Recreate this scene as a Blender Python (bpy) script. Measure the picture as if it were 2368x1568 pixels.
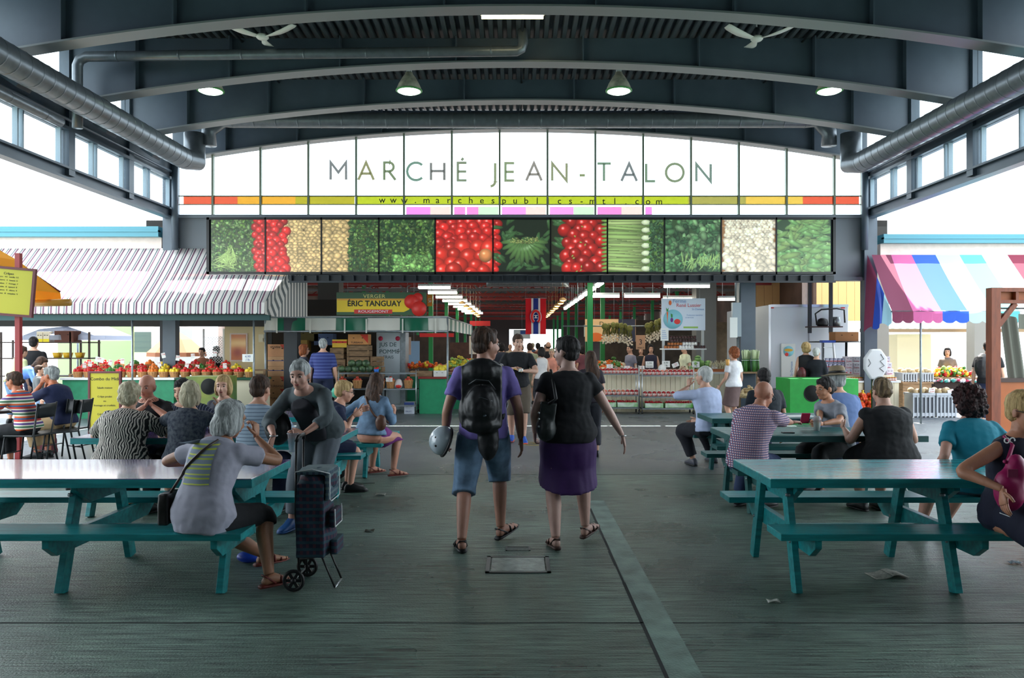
import bpy, bmesh, math, random
import numpy as np
from mathutils import Vector, Matrix, Euler
for o in list(bpy.data.objects): bpy.data.objects.remove(o, do_unlink=True)
SC = bpy.context.scene
COL = SC.collection
pi = math.pi
# ---------------------------------------------------------------- camera, light, exposure
F, CX, CY, H = 1800.0, 1195.0, 800.0, 1.65       # focal length and principal point in pixels of 2368x1568, eye height
cam = bpy.data.cameras.new('camera'); camo = bpy.data.objects.new('camera', cam); COL.objects.link(camo)
camo.location = (0, 0, H); camo.rotation_euler = (pi/2, 0, 0)
cam.sensor_width = 36; cam.lens = 36*F/2368
cam.shift_x = -(CX-1184)/2368; cam.shift_y = (CY-784)/2368
cam.clip_end = 500
SC.camera = camo
SC.view_settings.view_transform = 'Standard'; SC.view_settings.look = 'None'
SC.view_settings.gamma = 1; SC.view_settings.use_curve_mapping = False
SC.view_settings.exposure = 0.38
w = bpy.data.worlds.new('sky'); SC.world = w; w.use_nodes = True
wn = w.node_tree.nodes; wl = w.node_tree.links
bg = wn['Background']; bg.inputs[0].default_value = (0.84, 0.93, 1.0, 1); bg.inputs[1].default_value = 4.2
sl = bpy.data.lights.new('sun', 'SUN'); so = bpy.data.objects.new('sun', sl); COL.objects.link(so)
sl.energy = 24; sl.angle = 0.009; sl.color = (1, .95, .86)
so.rotation_euler = (-(pi/2-math.radians(65.5)), 0, math.radians(0.5))
so.location = (0, 30, 60)

def PX(px, Y): return (px-CX)*Y/F
def PZ(py, Y): return H-(py-CY)*Y/F
# ---------------------------------------------------------------- materials
def lin(c):
    r = []
    for v in c[:3]:
        v = v/255.0
        r.append(v/12.92 if v <= .04045 else ((v+.055)/1.055)**2.4)
    return (r[0], r[1], r[2], 1.0)
MATS = {}
class NT:
    def __init__(s, name):
        s.m = bpy.data.materials.new(name); s.m.use_nodes = True
        s.n = s.m.node_tree.nodes; s.l = s.m.node_tree.links; s.b = s.n['Principled BSDF']
    def node(s, t, **kw):
        n = s.n.new(t)
        for k, v in kw.items():
            if hasattr(n, k): setattr(n, k, v)
            else: n.inputs[k].default_value = v
        return n
    def link(s, a, b): s.l.new(a, b)
def mat(name, c, rough=.6, metal=0, spec=.5, var=0, scale=8, bump=0, bscale=60, stretch=None, emit=None, estr=0, alpha=1, sheen=0, trans=0, coat=0, c2=None):
    """plain procedural surface: base colour with noise variation (or toward c2) and a noise bump"""
    if name in MATS: return MATS[name]
    t = NT(name); b = t.b
    col = lin(c)
    b.inputs['Base Color'].default_value = col; b.inputs['Roughness'].default_value = rough
    b.inputs['Metallic'].default_value = metal; b.inputs['Specular IOR Level'].default_value = spec
    if coat: b.inputs['Coat Weight'].default_value = coat; b.inputs['Coat Roughness'].default_value = .08
    if trans: b.inputs['Transmission Weight'].default_value = trans
    if alpha < 1: b.inputs['Alpha'].default_value = alpha
    tc = t.node('ShaderNodeTexCoord'); src = tc.outputs['Object']
    if stretch:
        mp = t.node('ShaderNodeMapping'); mp.inputs['Scale'].default_value = stretch; t.link(src, mp.inputs['Vector']); src = mp.outputs[0]
    if var or c2:
        nz = t.node('ShaderNodeTexNoise'); nz.inputs['Scale'].default_value = scale; nz.inputs['Detail'].default_value = 4
        t.link(src, nz.inputs['Vector'])
        rp = t.node('ShaderNodeValToRGB'); t.link(nz.outputs['Fac'], rp.inputs[0])
        e = rp.color_ramp.elements; e[0].position = .35; e[1].position = .65
        if c2: e[0].color = col; e[1].color = lin(c2)
        else:
            e[0].color = tuple(x*(1-var) for x in col[:3])+(1,); e[1].color = tuple(min(1, x*(1+var)) for x in col[:3])+(1,)
        t.link(rp.outputs[0], b.inputs['Base Color'])
    if bump:
        nb = t.node('ShaderNodeTexNoise'); nb.inputs['Scale'].default_value = bscale; nb.inputs['Detail'].default_value = 3
        t.link(src, nb.inputs['Vector'])
        bp = t.node('ShaderNodeBump'); bp.inputs['Strength'].default_value = bump; bp.inputs['Distance'].default_value = .01
        t.link(nb.outputs['Fac'], bp.inputs['Height']); t.link(bp.outputs[0], b.inputs['Normal'])
    if emit:
        b.inputs['Emission Color'].default_value = lin(emit); b.inputs['Emission Strength'].default_value = estr
    MATS[name] = t.m
    return t.m
def stripes(name, cols, pos, period, axis='X', rough=.8, wob=0, trans=0):
    """bands of colour repeating along one object axis: pos are the starts (0..1) inside a period"""
    if name in MATS: return MATS[name]
    t = NT(name); tc = t.node('ShaderNodeTexCoord'); sp = t.node('ShaderNodeSeparateXYZ'); t.link(tc.outputs['Object'], sp.inputs[0])
    src = sp.outputs[axis]
    if wob:
        nz = t.node('ShaderNodeTexNoise'); nz.inputs['Scale'].default_value = 9; t.link(tc.outputs['Object'], nz.inputs[0])
        ma = t.node('ShaderNodeMath', operation='MULTIPLY_ADD'); t.link(nz.outputs['Fac'], ma.inputs[0]); ma.inputs[1].default_value = wob; t.link(src, ma.inputs[2]); src = ma.outputs[0]
    d = t.node('ShaderNodeMath', operation='DIVIDE'); t.link(src, d.inputs[0]); d.inputs[1].default_value = period
    a = t.node('ShaderNodeMath', operation='ADD'); t.link(d.outputs[0], a.inputs[0]); a.inputs[1].default_value = 100
    f = t.node('ShaderNodeMath', operation='FRACT'); t.link(a.outputs[0], f.inputs[0])
    rp = t.node('ShaderNodeValToRGB'); rp.color_ramp.interpolation = 'CONSTANT'; t.link(f.outputs[0], rp.inputs[0])
    e = rp.color_ramp.elements
    while len(e) < len(cols): e.new(.5)
    for i, (c, p) in enumerate(zip(cols, pos)): e[i].position = p; e[i].color = lin(c)
    t.link(rp.outputs[0], t.b.inputs['Base Color']); t.b.inputs['Roughness'].default_value = rough
    if trans:
        tr = t.node('ShaderNodeBsdfTranslucent'); t.link(rp.outputs[0], tr.inputs[0]); mx = t.node('ShaderNodeMixShader'); mx.inputs[0].default_value = trans
        t.link(t.b.outputs[0], mx.inputs[1]); t.link(tr.outputs[0], mx.inputs[2]); t.link(mx.outputs[0], t.n['Material Output'].inputs[0])
    MATS[name] = t.m; return t.m
def cloth_trans(name, c, trans=.35, rough=.85):
    if name in MATS: return MATS[name]
    t = NT(name); t.b.inputs['Base Color'].default_value = lin(c); t.b.inputs['Roughness'].default_value = rough
    tr = t.node('ShaderNodeBsdfTranslucent'); tr.inputs[0].default_value = lin(c); mx = t.node('ShaderNodeMixShader'); mx.inputs[0].default_value = trans
    t.link(t.b.outputs[0], mx.inputs[1]); t.link(tr.outputs[0], mx.inputs[2]); t.link(mx.outputs[0], t.n['Material Output'].inputs[0])
    MATS[name] = t.m; return t.m
def film(name, c, tr=.9, rough=.1, gl=.06):
    """thin see-through sheet: glass, plastic or coloured film"""
    if name in MATS: return MATS[name]
    t = NT(name); tb = t.node('ShaderNodeBsdfTransparent'); cc = lin(c); tb.inputs[0].default_value = tuple(v**.5 for v in cc[:3])+(1,)
    t.b.inputs['Base Color'].default_value = cc; t.b.inputs['Roughness'].default_value = rough
    mx = t.node('ShaderNodeMixShader'); mx.inputs[0].default_value = tr**.5
    t.link(t.b.outputs[0], mx.inputs[1]); t.link(tb.outputs[0], mx.inputs[2]); t.link(mx.outputs[0], t.n['Material Output'].inputs[0])
    MATS[name] = t.m; return t.m
def glow(name, c, s):
    if name in MATS: return MATS[name]
    return mat(name, c, emit=c, estr=s)
def vcol(name, rough=.5, spec=.5):
    if name in MATS: return MATS[name]
    t = NT(name); a = t.node('ShaderNodeVertexColor'); a.layer_name = 'Col'; t.link(a.outputs[0], t.b.inputs['Base Color']); t.b.inputs['Roughness'].default_value = rough
    t.b.inputs['Specular IOR Level'].default_value = spec
    MATS[name] = t.m; return t.m
def checks(name, base, c1, c2, per):
    """woven check: two sets of thin lines over a base colour"""
    if name in MATS: return MATS[name]
    t = NT(name); tc = t.node('ShaderNodeTexCoord'); sp = t.node('ShaderNodeSeparateXYZ'); t.link(tc.outputs['Object'], sp.inputs[0])
    ad = t.node('ShaderNodeMath', operation='ADD'); t.link(sp.outputs[0], ad.inputs[0]); t.link(sp.outputs[1], ad.inputs[1])
    prev = None
    for src, c in ((ad.outputs[0], c1), (sp.outputs[2], c2)):
        m = t.node('ShaderNodeMath', operation='MULTIPLY_ADD'); t.link(src, m.inputs[0]); m.inputs[1].default_value = 1/per; m.inputs[2].default_value = 100
        f = t.node('ShaderNodeMath', operation='FRACT'); t.link(m.outputs[0], f.inputs[0])
        g = t.node('ShaderNodeMath', operation='LESS_THAN'); t.link(f.outputs[0], g.inputs[0]); g.inputs[1].default_value = .42
        mx = t.node('ShaderNodeMix', data_type='RGBA'); t.link(g.outputs[0], mx.inputs[0])
        if prev is None: mx.inputs[6].default_value = lin(base)
        else: t.link(prev, mx.inputs[6])
        mx.inputs[7].default_value = lin(c); prev = mx.outputs[2]
    t.link(prev, t.b.inputs['Base Color']); t.b.inputs['Roughness'].default_value = .85
    MATS[name] = t.m; return t.m
def zebra(name, a, b_, scale=5, dist=9):
    if name in MATS: return MATS[name]
    t = NT(name); tc = t.node('ShaderNodeTexCoord'); wv = t.node('ShaderNodeTexWave'); wv.inputs['Scale'].default_value = scale*3
    wv.inputs['Distortion'].default_value = dist; wv.inputs['Detail'].default_value = 1.5; wv.inputs['Detail Scale'].default_value = .9
    t.link(tc.outputs['Object'], wv.inputs[0]); rp = t.node('ShaderNodeValToRGB'); t.link(wv.outputs['Fac'], rp.inputs[0])
    e = rp.color_ramp.elements; e[0].position = .44; e[0].color = lin(a); e[1].position = .56; e[1].color = lin(b_)
    t.link(rp.outputs[0], t.b.inputs['Base Color']); t.b.inputs['Roughness'].default_value = .85
    MATS[name] = t.m; return t.m
# ---------------------------------------------------------------- mesh builder
class MB:
    def __init__(s): s.v = []; s.f = []; s.mi = []; s.sm = []; s.cur = 0; s.smooth = False
    def add(s, vs, fs, smooth=None):
        k = len(s.v); s.v += [tuple(v) for v in vs]
        for f in fs: s.f.append([i+k for i in f]); s.mi.append(s.cur); s.sm.append(s.smooth if smooth is None else smooth)
        return s
    def box(s, c, d, rz=0, rx=0, ry=0, taper=None):
        hx, hy, hz = d[0]/2, d[1]/2, d[2]/2
        M = Euler((rx, ry, rz)).to_matrix(); c = Vector(c); vs = []
        for z in (-hz, hz):
            t = 1 if (taper is None or z < 0) else taper
            for x, y in ((-hx, -hy), (hx, -hy), (hx, hy), (-hx, hy)): vs.append(c+M @ Vector((x*t, y*t, z)))
        return s.add(vs, [(3, 2, 1, 0), (4, 5, 6, 7), (0, 1, 5, 4), (1, 2, 6, 5), (2, 3, 7, 6), (3, 0, 4, 7)], False)
    def bb(s, x0, x1, y0, y1, z0, z1): return s.box(((x0+x1)/2, (y0+y1)/2, (z0+z1)/2), (x1-x0, y1-y0, z1-z0))
    def beam(s, p, q, w, h, up=(0, 0, 1)):
        p = Vector(p); q = Vector(q); d = (q-p).normalized(); u = Vector(up)
        r = d.cross(u)
        if r.length < 1e-5: r = d.cross(Vector((1, 0, 0)))
        r.normalize(); u = r.cross(d); vs = []
        for a in (p, q):
            for i, j in ((-1, -1), (1, -1), (1, 1), (-1, 1)): vs.append(a+r*(i*w/2)+u*(j*h/2))
        return s.add(vs, [(3, 2, 1, 0), (4, 5, 6, 7), (0, 1, 5, 4), (1, 2, 6, 5), (2, 3, 7, 6), (3, 0, 4, 7)], False)
    def tube(s, pts, r, n=8, cap=True, closed=False):
        pts = [Vector(p) for p in pts]; m = len(pts); rs = r if isinstance(r, (list, tuple)) else [r]*m
        vs = []; pr = None
        for i, p in enumerate(pts):
            if closed: d = (pts[(i+1) % m]-pts[i-1])
            else: d = (pts[min(i+1, m-1)]-pts[max(i-1, 0)])
            d.normalize()
            if pr is None:
                a = d.cross(Vector((0, 0, 1)))
                if a.length < .05: a = d.cross(Vector((0, 1, 0)))
            else: a = pr-d*pr.dot(d)
            a.normalize(); pr = a; b = d.cross(a)
            for k in range(n):
                t = 2*pi*k/n; vs.append(p+(a*math.cos(t)+b*math.sin(t))*rs[i])
        fs = []
        for i in range(m if closed else m-1):
            j = (i+1) % m
            for k in range(n): fs.append((i*n+k, i*n+(k+1) % n, j*n+(k+1) % n, j*n+k))
        if cap and not closed: fs += [tuple(reversed(range(n))), tuple((m-1)*n+k for k in range(n))]
        return s.add(vs, fs, True)
    def cyl(s, p, q, r, r2=None, n=12): 
        return s.tube([p, q], [r, r if r2 is None else r2], n)
    def lathe(s, prof, c=(0, 0, 0), n=16, axis='Z', sx=1, sy=1):
        vs = []; c = Vector(c)
        for r, z in prof:
            for k in range(n):
                t = 2*pi*k/n; x, y = r*math.cos(t)*sx, r*math.sin(t)*sy
                vs.append(c+(Vector((x, y, z)) if axis == 'Z' else Vector((x, -z, y)) if axis == 'Y' else Vector((z, x, y))))
        fs = []
        for i in range(len(prof)-1):
            for k in range(n): fs.append((i*n+k, i*n+(k+1) % n, (i+1)*n+(k+1) % n, (i+1)*n+k))
        if prof[0][0] > 1e-6: fs.append(tuple(reversed(range(n))))
        if prof[-1][0] > 1e-6: fs.append(tuple((len(prof)-1)*n+k for k in range(n)))
        return s.add(vs, fs, True)
    def ell(s, c, r, n=12, m=8, M=None):
        c = Vector(c); vs = [(0, 0, -1)]; fs = []
        for i in range(1, m):
            ph = -pi/2+pi*i/m
            for k in range(n):
                t = 2*pi*k/n; vs.append((math.cos(ph)*math.cos(t), math.cos(ph)*math.sin(t), math.sin(ph)))
        vs.append((0, 0, 1)); L = len(vs)-1
        for k in range(n):
            fs.append((0, 1+(k+1) % n, 1+k)); fs.append((L, L-n+k, L-n+(k+1) % n))
        for i in range(m-2):
            for k in range(n): a = 1+i*n; fs.append((a+k, a+(k+1) % n, a+n+(k+1) % n, a+n+k))
        out = []
        for v in vs:
            u = Vector((v[0]*r[0], v[1]*r[1], v[2]*r[2]))
            if M is not None: u = M @ u
            out.append(c+u)
        return s.add(out, fs, True)
    def poly(s, pts2, y0, y1, ax='XZ', off=(0, 0, 0)):
        """extruded polygon; ax names the plane of pts2, y0..y1 the extrusion along the third axis"""
        n = len(pts2); vs = []
        for y in (y0, y1):
            for a, b in pts2:
                p = (a, y, b) if ax == 'XZ' else (y, a, b) if ax == 'YZ' else (a, b, y)
                vs.append((p[0]+off[0], p[1]+off[1], p[2]+off[2]))
        fs = [tuple(range(n)), tuple(reversed(range(n, 2*n)))]
        for k in range(n): fs.append((k, k+n, (k+1) % n+n, (k+1) % n))
        return s.add(vs, fs, False)
    def grid(s, fn, nu, nv, smooth=True):
        vs = [fn(i/nu, j/nv) for j in range(nv+1) for i in range(nu+1)]
        fs = [(j*(nu+1)+i, j*(nu+1)+i+1, (j+1)*(nu+1)+i+1, (j+1)*(nu+1)+i) for j in range(nv) for i in range(nu)]
        return s.add(vs, fs, smooth)
    def mesh(s, name, mats, bevel=0, solid=0, fixn=True):
        me = bpy.data.meshes.new(name); me.from_pydata(s.v, [], s.f)
        for m in (mats if isinstance(mats, (list, tuple)) else [mats]): me.materials.append(m)
        me.polygons.foreach_set('material_index', s.mi); me.polygons.foreach_set('use_smooth', s.sm)
        if fixn:
            bm = bmesh.new(); bm.from_mesh(me); bmesh.ops.recalc_face_normals(bm, faces=bm.faces); bm.to_mesh(me); bm.free()
        me.update(); return me
    def obj(s, name, mats, parent=None, loc=None, bevel=0, solid=0, fixn=True, rz=0):
        me = s.mesh(name, mats, fixn=fixn); o = bpy.data.objects.new(name, me); COL.objects.link(o)
        if loc is not None: o.location = loc
        if rz: o.rotation_euler.z = rz
        if parent is not None: o.parent = parent
        if solid:
            d = o.modifiers.new('solid', 'SOLIDIFY'); d.thickness = solid; d.offset = 0
        if bevel:
            d = o.modifiers.new('bevel', 'BEVEL'); d.width = bevel; d.segments = 2; d.limit_method = 'ANGLE'; d.angle_limit = .7
        return o
def tag(o, label=None, cat=None, group=None, kind=None):
    if label: o['label'] = label
    if cat: o['category'] = cat
    if group: o['group'] = group
    if kind: o['kind'] = kind
    return o
def thing(name, loc, label, cat, rz=0, group=None):
    o = bpy.data.objects.new(name, None); COL.objects.link(o); o.location = loc; o.rotation_euler = (0, 0, rz); o.empty_display_size = .1
    return tag(o, label, cat, group)
def struct(o): o['kind'] = 'structure'; return o
def dup(root, loc=None, rz=None, label=None, group=None, scale=None):
    r = root.copy(); COL.objects.link(r)
    if loc is not None: r.location = loc
    if rz is not None: r.rotation_euler.z = rz
    if label: r['label'] = label
    if group: r['group'] = group
    if scale: r.scale = (scale,)*3
    for ch in list(root.children):
        c = ch.copy(); COL.objects.link(c); c.parent = r
        for g in ch.children:
            d = g.copy(); COL.objects.link(d); d.parent = c
    return r
def text(name, s, size, m, parent=None, loc=(0, 0, 0), rot=(pi/2, 0, 0), ext=.003, align='CENTER', spacing=1, off=0, sx=1, shear=0):
    cu = bpy.data.curves.new(name, 'FONT'); cu.body = s; cu.size = size; cu.extrude = ext; cu.align_x = align; cu.align_y = 'CENTER'
    cu.space_character = spacing; cu.offset = off; cu.resolution_u = 3; cu.shear = shear
    t = bpy.data.objects.new(name+'_curve', cu); COL.objects.link(t)
    bpy.context.view_layer.update()
    dg = bpy.context.evaluated_depsgraph_get()
    me = bpy.data.meshes.new_from_object(t.evaluated_get(dg)); bpy.data.objects.remove(t, do_unlink=True); bpy.data.curves.remove(cu)
    me.materials.clear(); me.materials.append(m)
    o = bpy.data.objects.new(name, me); COL.objects.link(o); o.location = loc; o.rotation_euler = rot; o.scale = (sx, 1, 1)
    if parent is not None: o.parent = parent
    return o
rnd = random.Random(7)
BL = (0, 0, 0)
M_steel = mat('grey_blue_paint', (78, 90, 102), .45, var=.08, scale=2)
M_steel_d = mat('dark_steel', (36, 42, 48), .5)
M_flange_lit = mat('flange_lit', (128, 132, 132), .4)  # paler than the webs: light on the underside is put into the colour
M_galv = mat('galvanised', (138, 146, 150), .38, metal=.75, var=.12, scale=14)
M_black = mat('black_metal', (18, 18, 20), .4)
M_blackp = mat('black_plastic', (16, 17, 19), .5)
M_white = mat('white_paint', (225, 228, 228), .5)
M_wood = mat('crate_wood', (140, 112, 82), .75, var=.3, scale=5, stretch=(1, 1, 8))
M_alu = mat('aluminium', (180, 184, 186), .3, metal=.8)
M_card = mat('cardboard', (176, 134, 88), .8, var=.08)
M_paper = mat('white_card', (232, 234, 230), .7)
M_ink = mat('ink', (30, 34, 40), .7)
# ================================================================= the hall and what surrounds it
XL, XR, YE = -8.2, 8.35, 18.5
def floor_material():
    t = NT('broomed_concrete'); tc = t.node('ShaderNodeTexCoord')
    mp = t.node('ShaderNodeMapping'); mp.inputs['Scale'].default_value = (2.4, 55, 1); t.link(tc.outputs['Object'], mp.inputs[0])
    n1 = t.node('ShaderNodeTexNoise'); n1.inputs['Scale'].default_value = 1; n1.inputs['Detail'].default_value = 6; n1.inputs['Roughness'].default_value = .7; t.link(mp.outputs[0], n1.inputs[0])
    n2 = t.node('ShaderNodeTexNoise'); n2.inputs['Scale'].default_value = .55; n2.inputs['Detail'].default_value = 5; t.link(tc.outputs['Object'], n2.inputs[0])
    n3 = t.node('ShaderNodeTexNoise'); n3.inputs['Scale'].default_value = 70; n3.inputs['Detail'].default_value = 3; t.link(tc.outputs['Object'], n3.inputs[0])
    r1 = t.node('ShaderNodeValToRGB'); t.link(n1.outputs['Fac'], r1.inputs[0]); e = r1.color_ramp.elements
    e[0].position = .38; e[0].color = lin((36, 56, 51)); e[1].position = .64; e[1].color = lin((138, 168, 152))
    r2 = t.node('ShaderNodeValToRGB'); t.link(n2.outputs['Fac'], r2.inputs[0]); e = r2.color_ramp.elements
    e[0].position = .38; e[0].color = (.42, .48, .48, 1); e[1].position = .6; e[1].color = (1, 1, 1, 1)
    mu = t.node('ShaderNodeMix', data_type='RGBA', blend_type='MULTIPLY'); mu.inputs[0].default_value = 1; t.link(r1.outputs[0], mu.inputs[6]); t.link(r2.outputs[0], mu.inputs[7])
    # smoother grey asphalt beyond the concrete
    sp = t.node('ShaderNodeSeparateXYZ'); t.link(tc.outputs['Object'], sp.inputs[0])
    st = t.node('ShaderNodeMapRange'); st.inputs['From Min'].default_value = 9.6; st.inputs['From Max'].default_value = 10.6; t.link(sp.outputs[1], st.inputs[0])
    ra = t.node('ShaderNodeValToRGB'); t.link(n3.outputs['Fac'], ra.inputs[0]); e = ra.color_ramp.elements
    e[0].position = .3; e[0].color = lin((82, 90, 96)); e[1].position = .7; e[1].color = lin((108, 115, 120))
    mm = t.node('ShaderNodeMix', data_type='RGBA'); t.link(st.outputs[0], mm.inputs[0]); t.link(mu.outputs[2], mm.inputs[6]); t.link(ra.outputs[0], mm.inputs[7])
    t.link(mm.outputs[2], t.b.inputs['Base Color'])
    rr = t.node('ShaderNodeMapRange'); rr.inputs['From Min'].default_value = .3; rr.inputs['From Max'].default_value = .7; rr.inputs['To Min'].default_value = .2; rr.inputs['To Max'].default_value = .44
    t.link(n2.outputs['Fac'], rr.inputs[0]); t.link(rr.outputs[0], t.b.inputs['Roughness'])
    ad = t.node('ShaderNodeMath', operation='MULTIPLY_ADD'); t.link(n3.outputs['Fac'], ad.inputs[0]); ad.inputs[1].default_value = .8; t.link(n1.outputs['Fac'], ad.inputs[2])
    bp = t.node('ShaderNodeBump'); bp.inputs['Strength'].default_value = .9; bp.inputs['Distance'].default_value = .014; t.link(ad.outputs[0], bp.inputs['Height']); t.link(bp.outputs[0], t.b.inputs['Normal'])
    return t.m
M_floor = floor_material()
struct(MB().bb(-60, 60, -25, 110, -.2, 0).obj('floor', M_floor))
M_joint = mat('joint_dark', (34, 38, 38), .9)
j = MB(); rj = random.Random(3)
for (x0, x1, y0, y1) in ((.735, .755, -2, 7.9), (XL, XR, 4.63, 4.643), (-8, 8, 1.2, 1.213), (-8, 8, 9.98, 9.995), (-1.1, -1.088, 16.8, 30)):
    n = 24
    for k in range(n):
        a, b = k/n, (k+1)/n
        if x1-x0 < y1-y0: j.bb(x0+rj.uniform(-.003, .003), x1+rj.uniform(-.003, .003), y0+(y1-y0)*a, y0+(y1-y0)*b, -.01, .0012)
        else: j.bb(x0+(x1-x0)*a, x0+(x1-x0)*b, y0+rj.uniform(-.002, .002), y1+rj.uniform(-.002, .002), -.01, .0012)
struct(j.obj('trim_1', M_joint))
struct(MB().bb(.757, .93, -2, 8.3, -.01, .0015).obj('trim_2', mat('drain_strip_concrete', (96, 122, 112), .5, var=.35, scale=5, bump=.6, bscale=70)))
# manhole cover, small grate, painted emblem ring
mh = thing('floor_hatch', (.01, 5.87, 0), 'square grey metal access hatch set in the concrete between the tables', 'hatch')
f = MB(); f.bb(-.24, .24, -.22, -.19, 0, .006); f.bb(-.24, .24, .19, .22, 0, .006); f.bb(-.24, -.21, -.22, .22, 0, .006); f.bb(.21, .24, -.22, .22, 0, .006)
f.obj('frame', mat('hatch_frame', (70, 74, 72), .45, metal=.5), mh)
MB().bb(-.2, .2, -.18, .18, 0, .005).obj('lid', mat('hatch_lid', (112, 122, 116), .4, metal=.4, var=.3, scale=14, bump=.3), mh)
g = thing('floor_grate', (.01, 6.32, 0), 'small rectangular drain grate just behind the square hatch', 'grate')
f = MB(); f.bb(-.1, .1, .05, .065, 0, .006); f.bb(-.1, -.085, -.05, .05, 0, .006); f.bb(.085, .1, -.05, .05, 0, .006); f.obj('frame', mat('grate_frame', (46, 48, 46), .5), g)
MB().bb(-.084, .084, -.05, .05, 0, .003).obj('lid', mat('grate_lid', (92, 98, 92), .7, var=.3, scale=40), g)
r = MB(); r.tube([(.21*math.cos(a), .21*math.sin(a), 0) for a in [2*pi*k/32 for k in range(32)]], .010, 6, closed=True); r.bb(-.1, .1, -.01, .01, 0, .006); r.bb(-.03, .16, .05, .07, 0, .006)
tag(r.obj('floor_emblem', mat('ochre_floor_paint', (158, 138, 78), .7), loc=(.30, 13.1, 0)), 'ochre painted ring emblem on the floor behind the woman in purple skirt', 'floor marking')

# ---- roof deck
def arch(x, z0=6.81, k=.62): return z0-k*(x-.08)**2/56.0
dk = MB(); x = XL-.4; prof = []
while x < XR+.4: prof += [(x, 7.34), (x+.02, 7.25), (x+.085, 7.25), (x+.105, 7.34)]; x += .165
vs = []
for yy in (-8, YE+.3):
    for a, b in prof: vs.append((a, yy, b))
n = len(prof); dk.add(vs, [(k, k+1, n+k+1, n+k) for k in range(n-1)], False)
dk.bb(XL-.4, XR+.4, -8, YE+.3, 7.36, 7.5)
struct(dk.obj('ceiling', mat('deck_paint', (78, 84, 88), .5), fixn=False))
# ---- arched plate girders
tn = 3
girders = [18.55, 16.4, 14.2, 11.9, 9.7, 7.5, 5.3, 3.0, .7, -1.6, -3.9, -6.2]
for gi, gy in enumerate(girders):
    m = MB(); N = 28; xs = [XL+(XR-XL)*k/N for k in range(N+1)]
    m.cur = 0
    for k in range(N):
        a, b = xs[k], xs[k+1]
        m.poly([(a, arch(a)), (b, arch(b)), (b, 7.26), (a, 7.26)], gy-.012, gy+.012)
    m.cur = 1
    for k in range(N):
        a, b = xs[k], xs[k+1]; m.poly([(a, arch(a)-.03), (b, arch(b)-.03), (b, arch(b)), (a, arch(a))], gy-.16, gy+.16)
    m.cur = 0
    for sx in (-6.9, -5.2, -3.2, -1.1, 1.2, 3.3, 5.4, 7.05): m.bb(sx-.012, sx+.012, gy-.14, gy+.14, arch(sx), 7.26)
    struct(m.obj('trim_%d' % tn, [M_steel, M_flange_lit], fixn=True)); tn += 1
    # wall posts under each girder end
    if gi > 0:
        for X in (XL, XR):
            struct(MB().bb(X-.09, X+.09, gy-.10, gy+.10, 4.75, 7.25).obj('trim_%d' % tn, M_steel)); tn += 1
for X in (-5.0, 0.1, 5.2):
    pl = MB()
    for gy0, gy1 in zip(girders[1:], girders[:-1]): pl.cyl((X, gy0+.02, 7.19), (X, gy1-.02, 7.19), .02, n=6)
    struct(pl.obj('trim_%d' % tn, M_steel_d)); tn += 1
# ---- side bands: lower beam, ribbon windows, fascia, clerestory
glassm = film('clear_glass', (238, 246, 250), .96, .05)
wn_ = 1
for sgn, X in ((-1, XL), (1, XR)):
    side = 'left' if sgn < 0 else 'right'
    m = MB(); m.bb(X-.1, X+.1, -8, YE, 4.66, 4.70); m.bb(X-.012, X+.012, -8, YE, 4.70, 4.86); m.bb(X-.1, X+.1, -8, YE, 4.86, 4.9)
    m.bb(X-.1, X+.1, -8, YE, 5.56, 5.62); m.bb(X-.03, X+.03, -8, YE, 5.62, 6.2); m.bb(X-.1, X+.1, -8, YE, 6.16, 6.22)
    m.cyl((X-sgn*.14, -8, 5.72), (X-sgn*.14, YE-.2, 5.72), .03, n=8)
    struct(m.obj('wall_'+side, M_steel))
    ys = sorted([gy for gy in girders if gy > -3])
    for a, b in zip(ys[:-1], ys[1:]):
        fr = MB().bb(X-.02, X+.02, a+.1, b-.1, 4.9, 5.56).obj('window_%d' % wn_, glassm); struct(fr); wn_ += 1
        q = MB()
        for t in (.36, .42, .88): q.bb(X-.045, X+.045, a+(b-a)*t-.018, a+(b-a)*t+.018, 4.9, 5.56)
        q.obj('window_mullion', mat('mullion_light', (150, 165, 175), .5), fr)
        fr = MB().bb(X-.01, X+.01, a+.1, b-.1, 6.22, 7.25).obj('window_%d' % wn_, glassm); struct(fr); wn_ += 1
        q = MB(); q.beam((X, a+.1, 6.25), (X, a+.62, 6.7), .05, .05); q.obj('brace', M_steel, fr)
    # end column with a thin conduit pipe
    struct(MB().bb(X-.13, X+.13, YE-.13, YE+.13, 0, 6.3).bb(X-.15, X+.15, YE-.15, YE-.11, 0, 6.3).obj('trim_%d' % tn, M_steel)); tn += 1
    p = MB().cyl((X-sgn*.2, YE-.28, 3.9), (X-sgn*.2, YE-.28, 6.0), .075, n=12); tag(p.obj('downpipe', M_steel), 'dark vertical downpipe against the %s end column of the hall' % side, 'pipe')
struct(MB().bb(XL-.2, XR+.2, -8.3, -8, 0, 7.4).obj('wall_rear_light_block', M_steel_d))  # unseen end wall added to keep sky light off the people's backs
for X in (XL, XR): struct(MB().bb(X-.1, X+.1, -8, 2.4, 0, 4.6).obj('wall_%s_rear' % ('left' if X < 0 else 'right'), M_steel_d))  # unseen solid sides added to block daylight from the open sides near the camera
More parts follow.
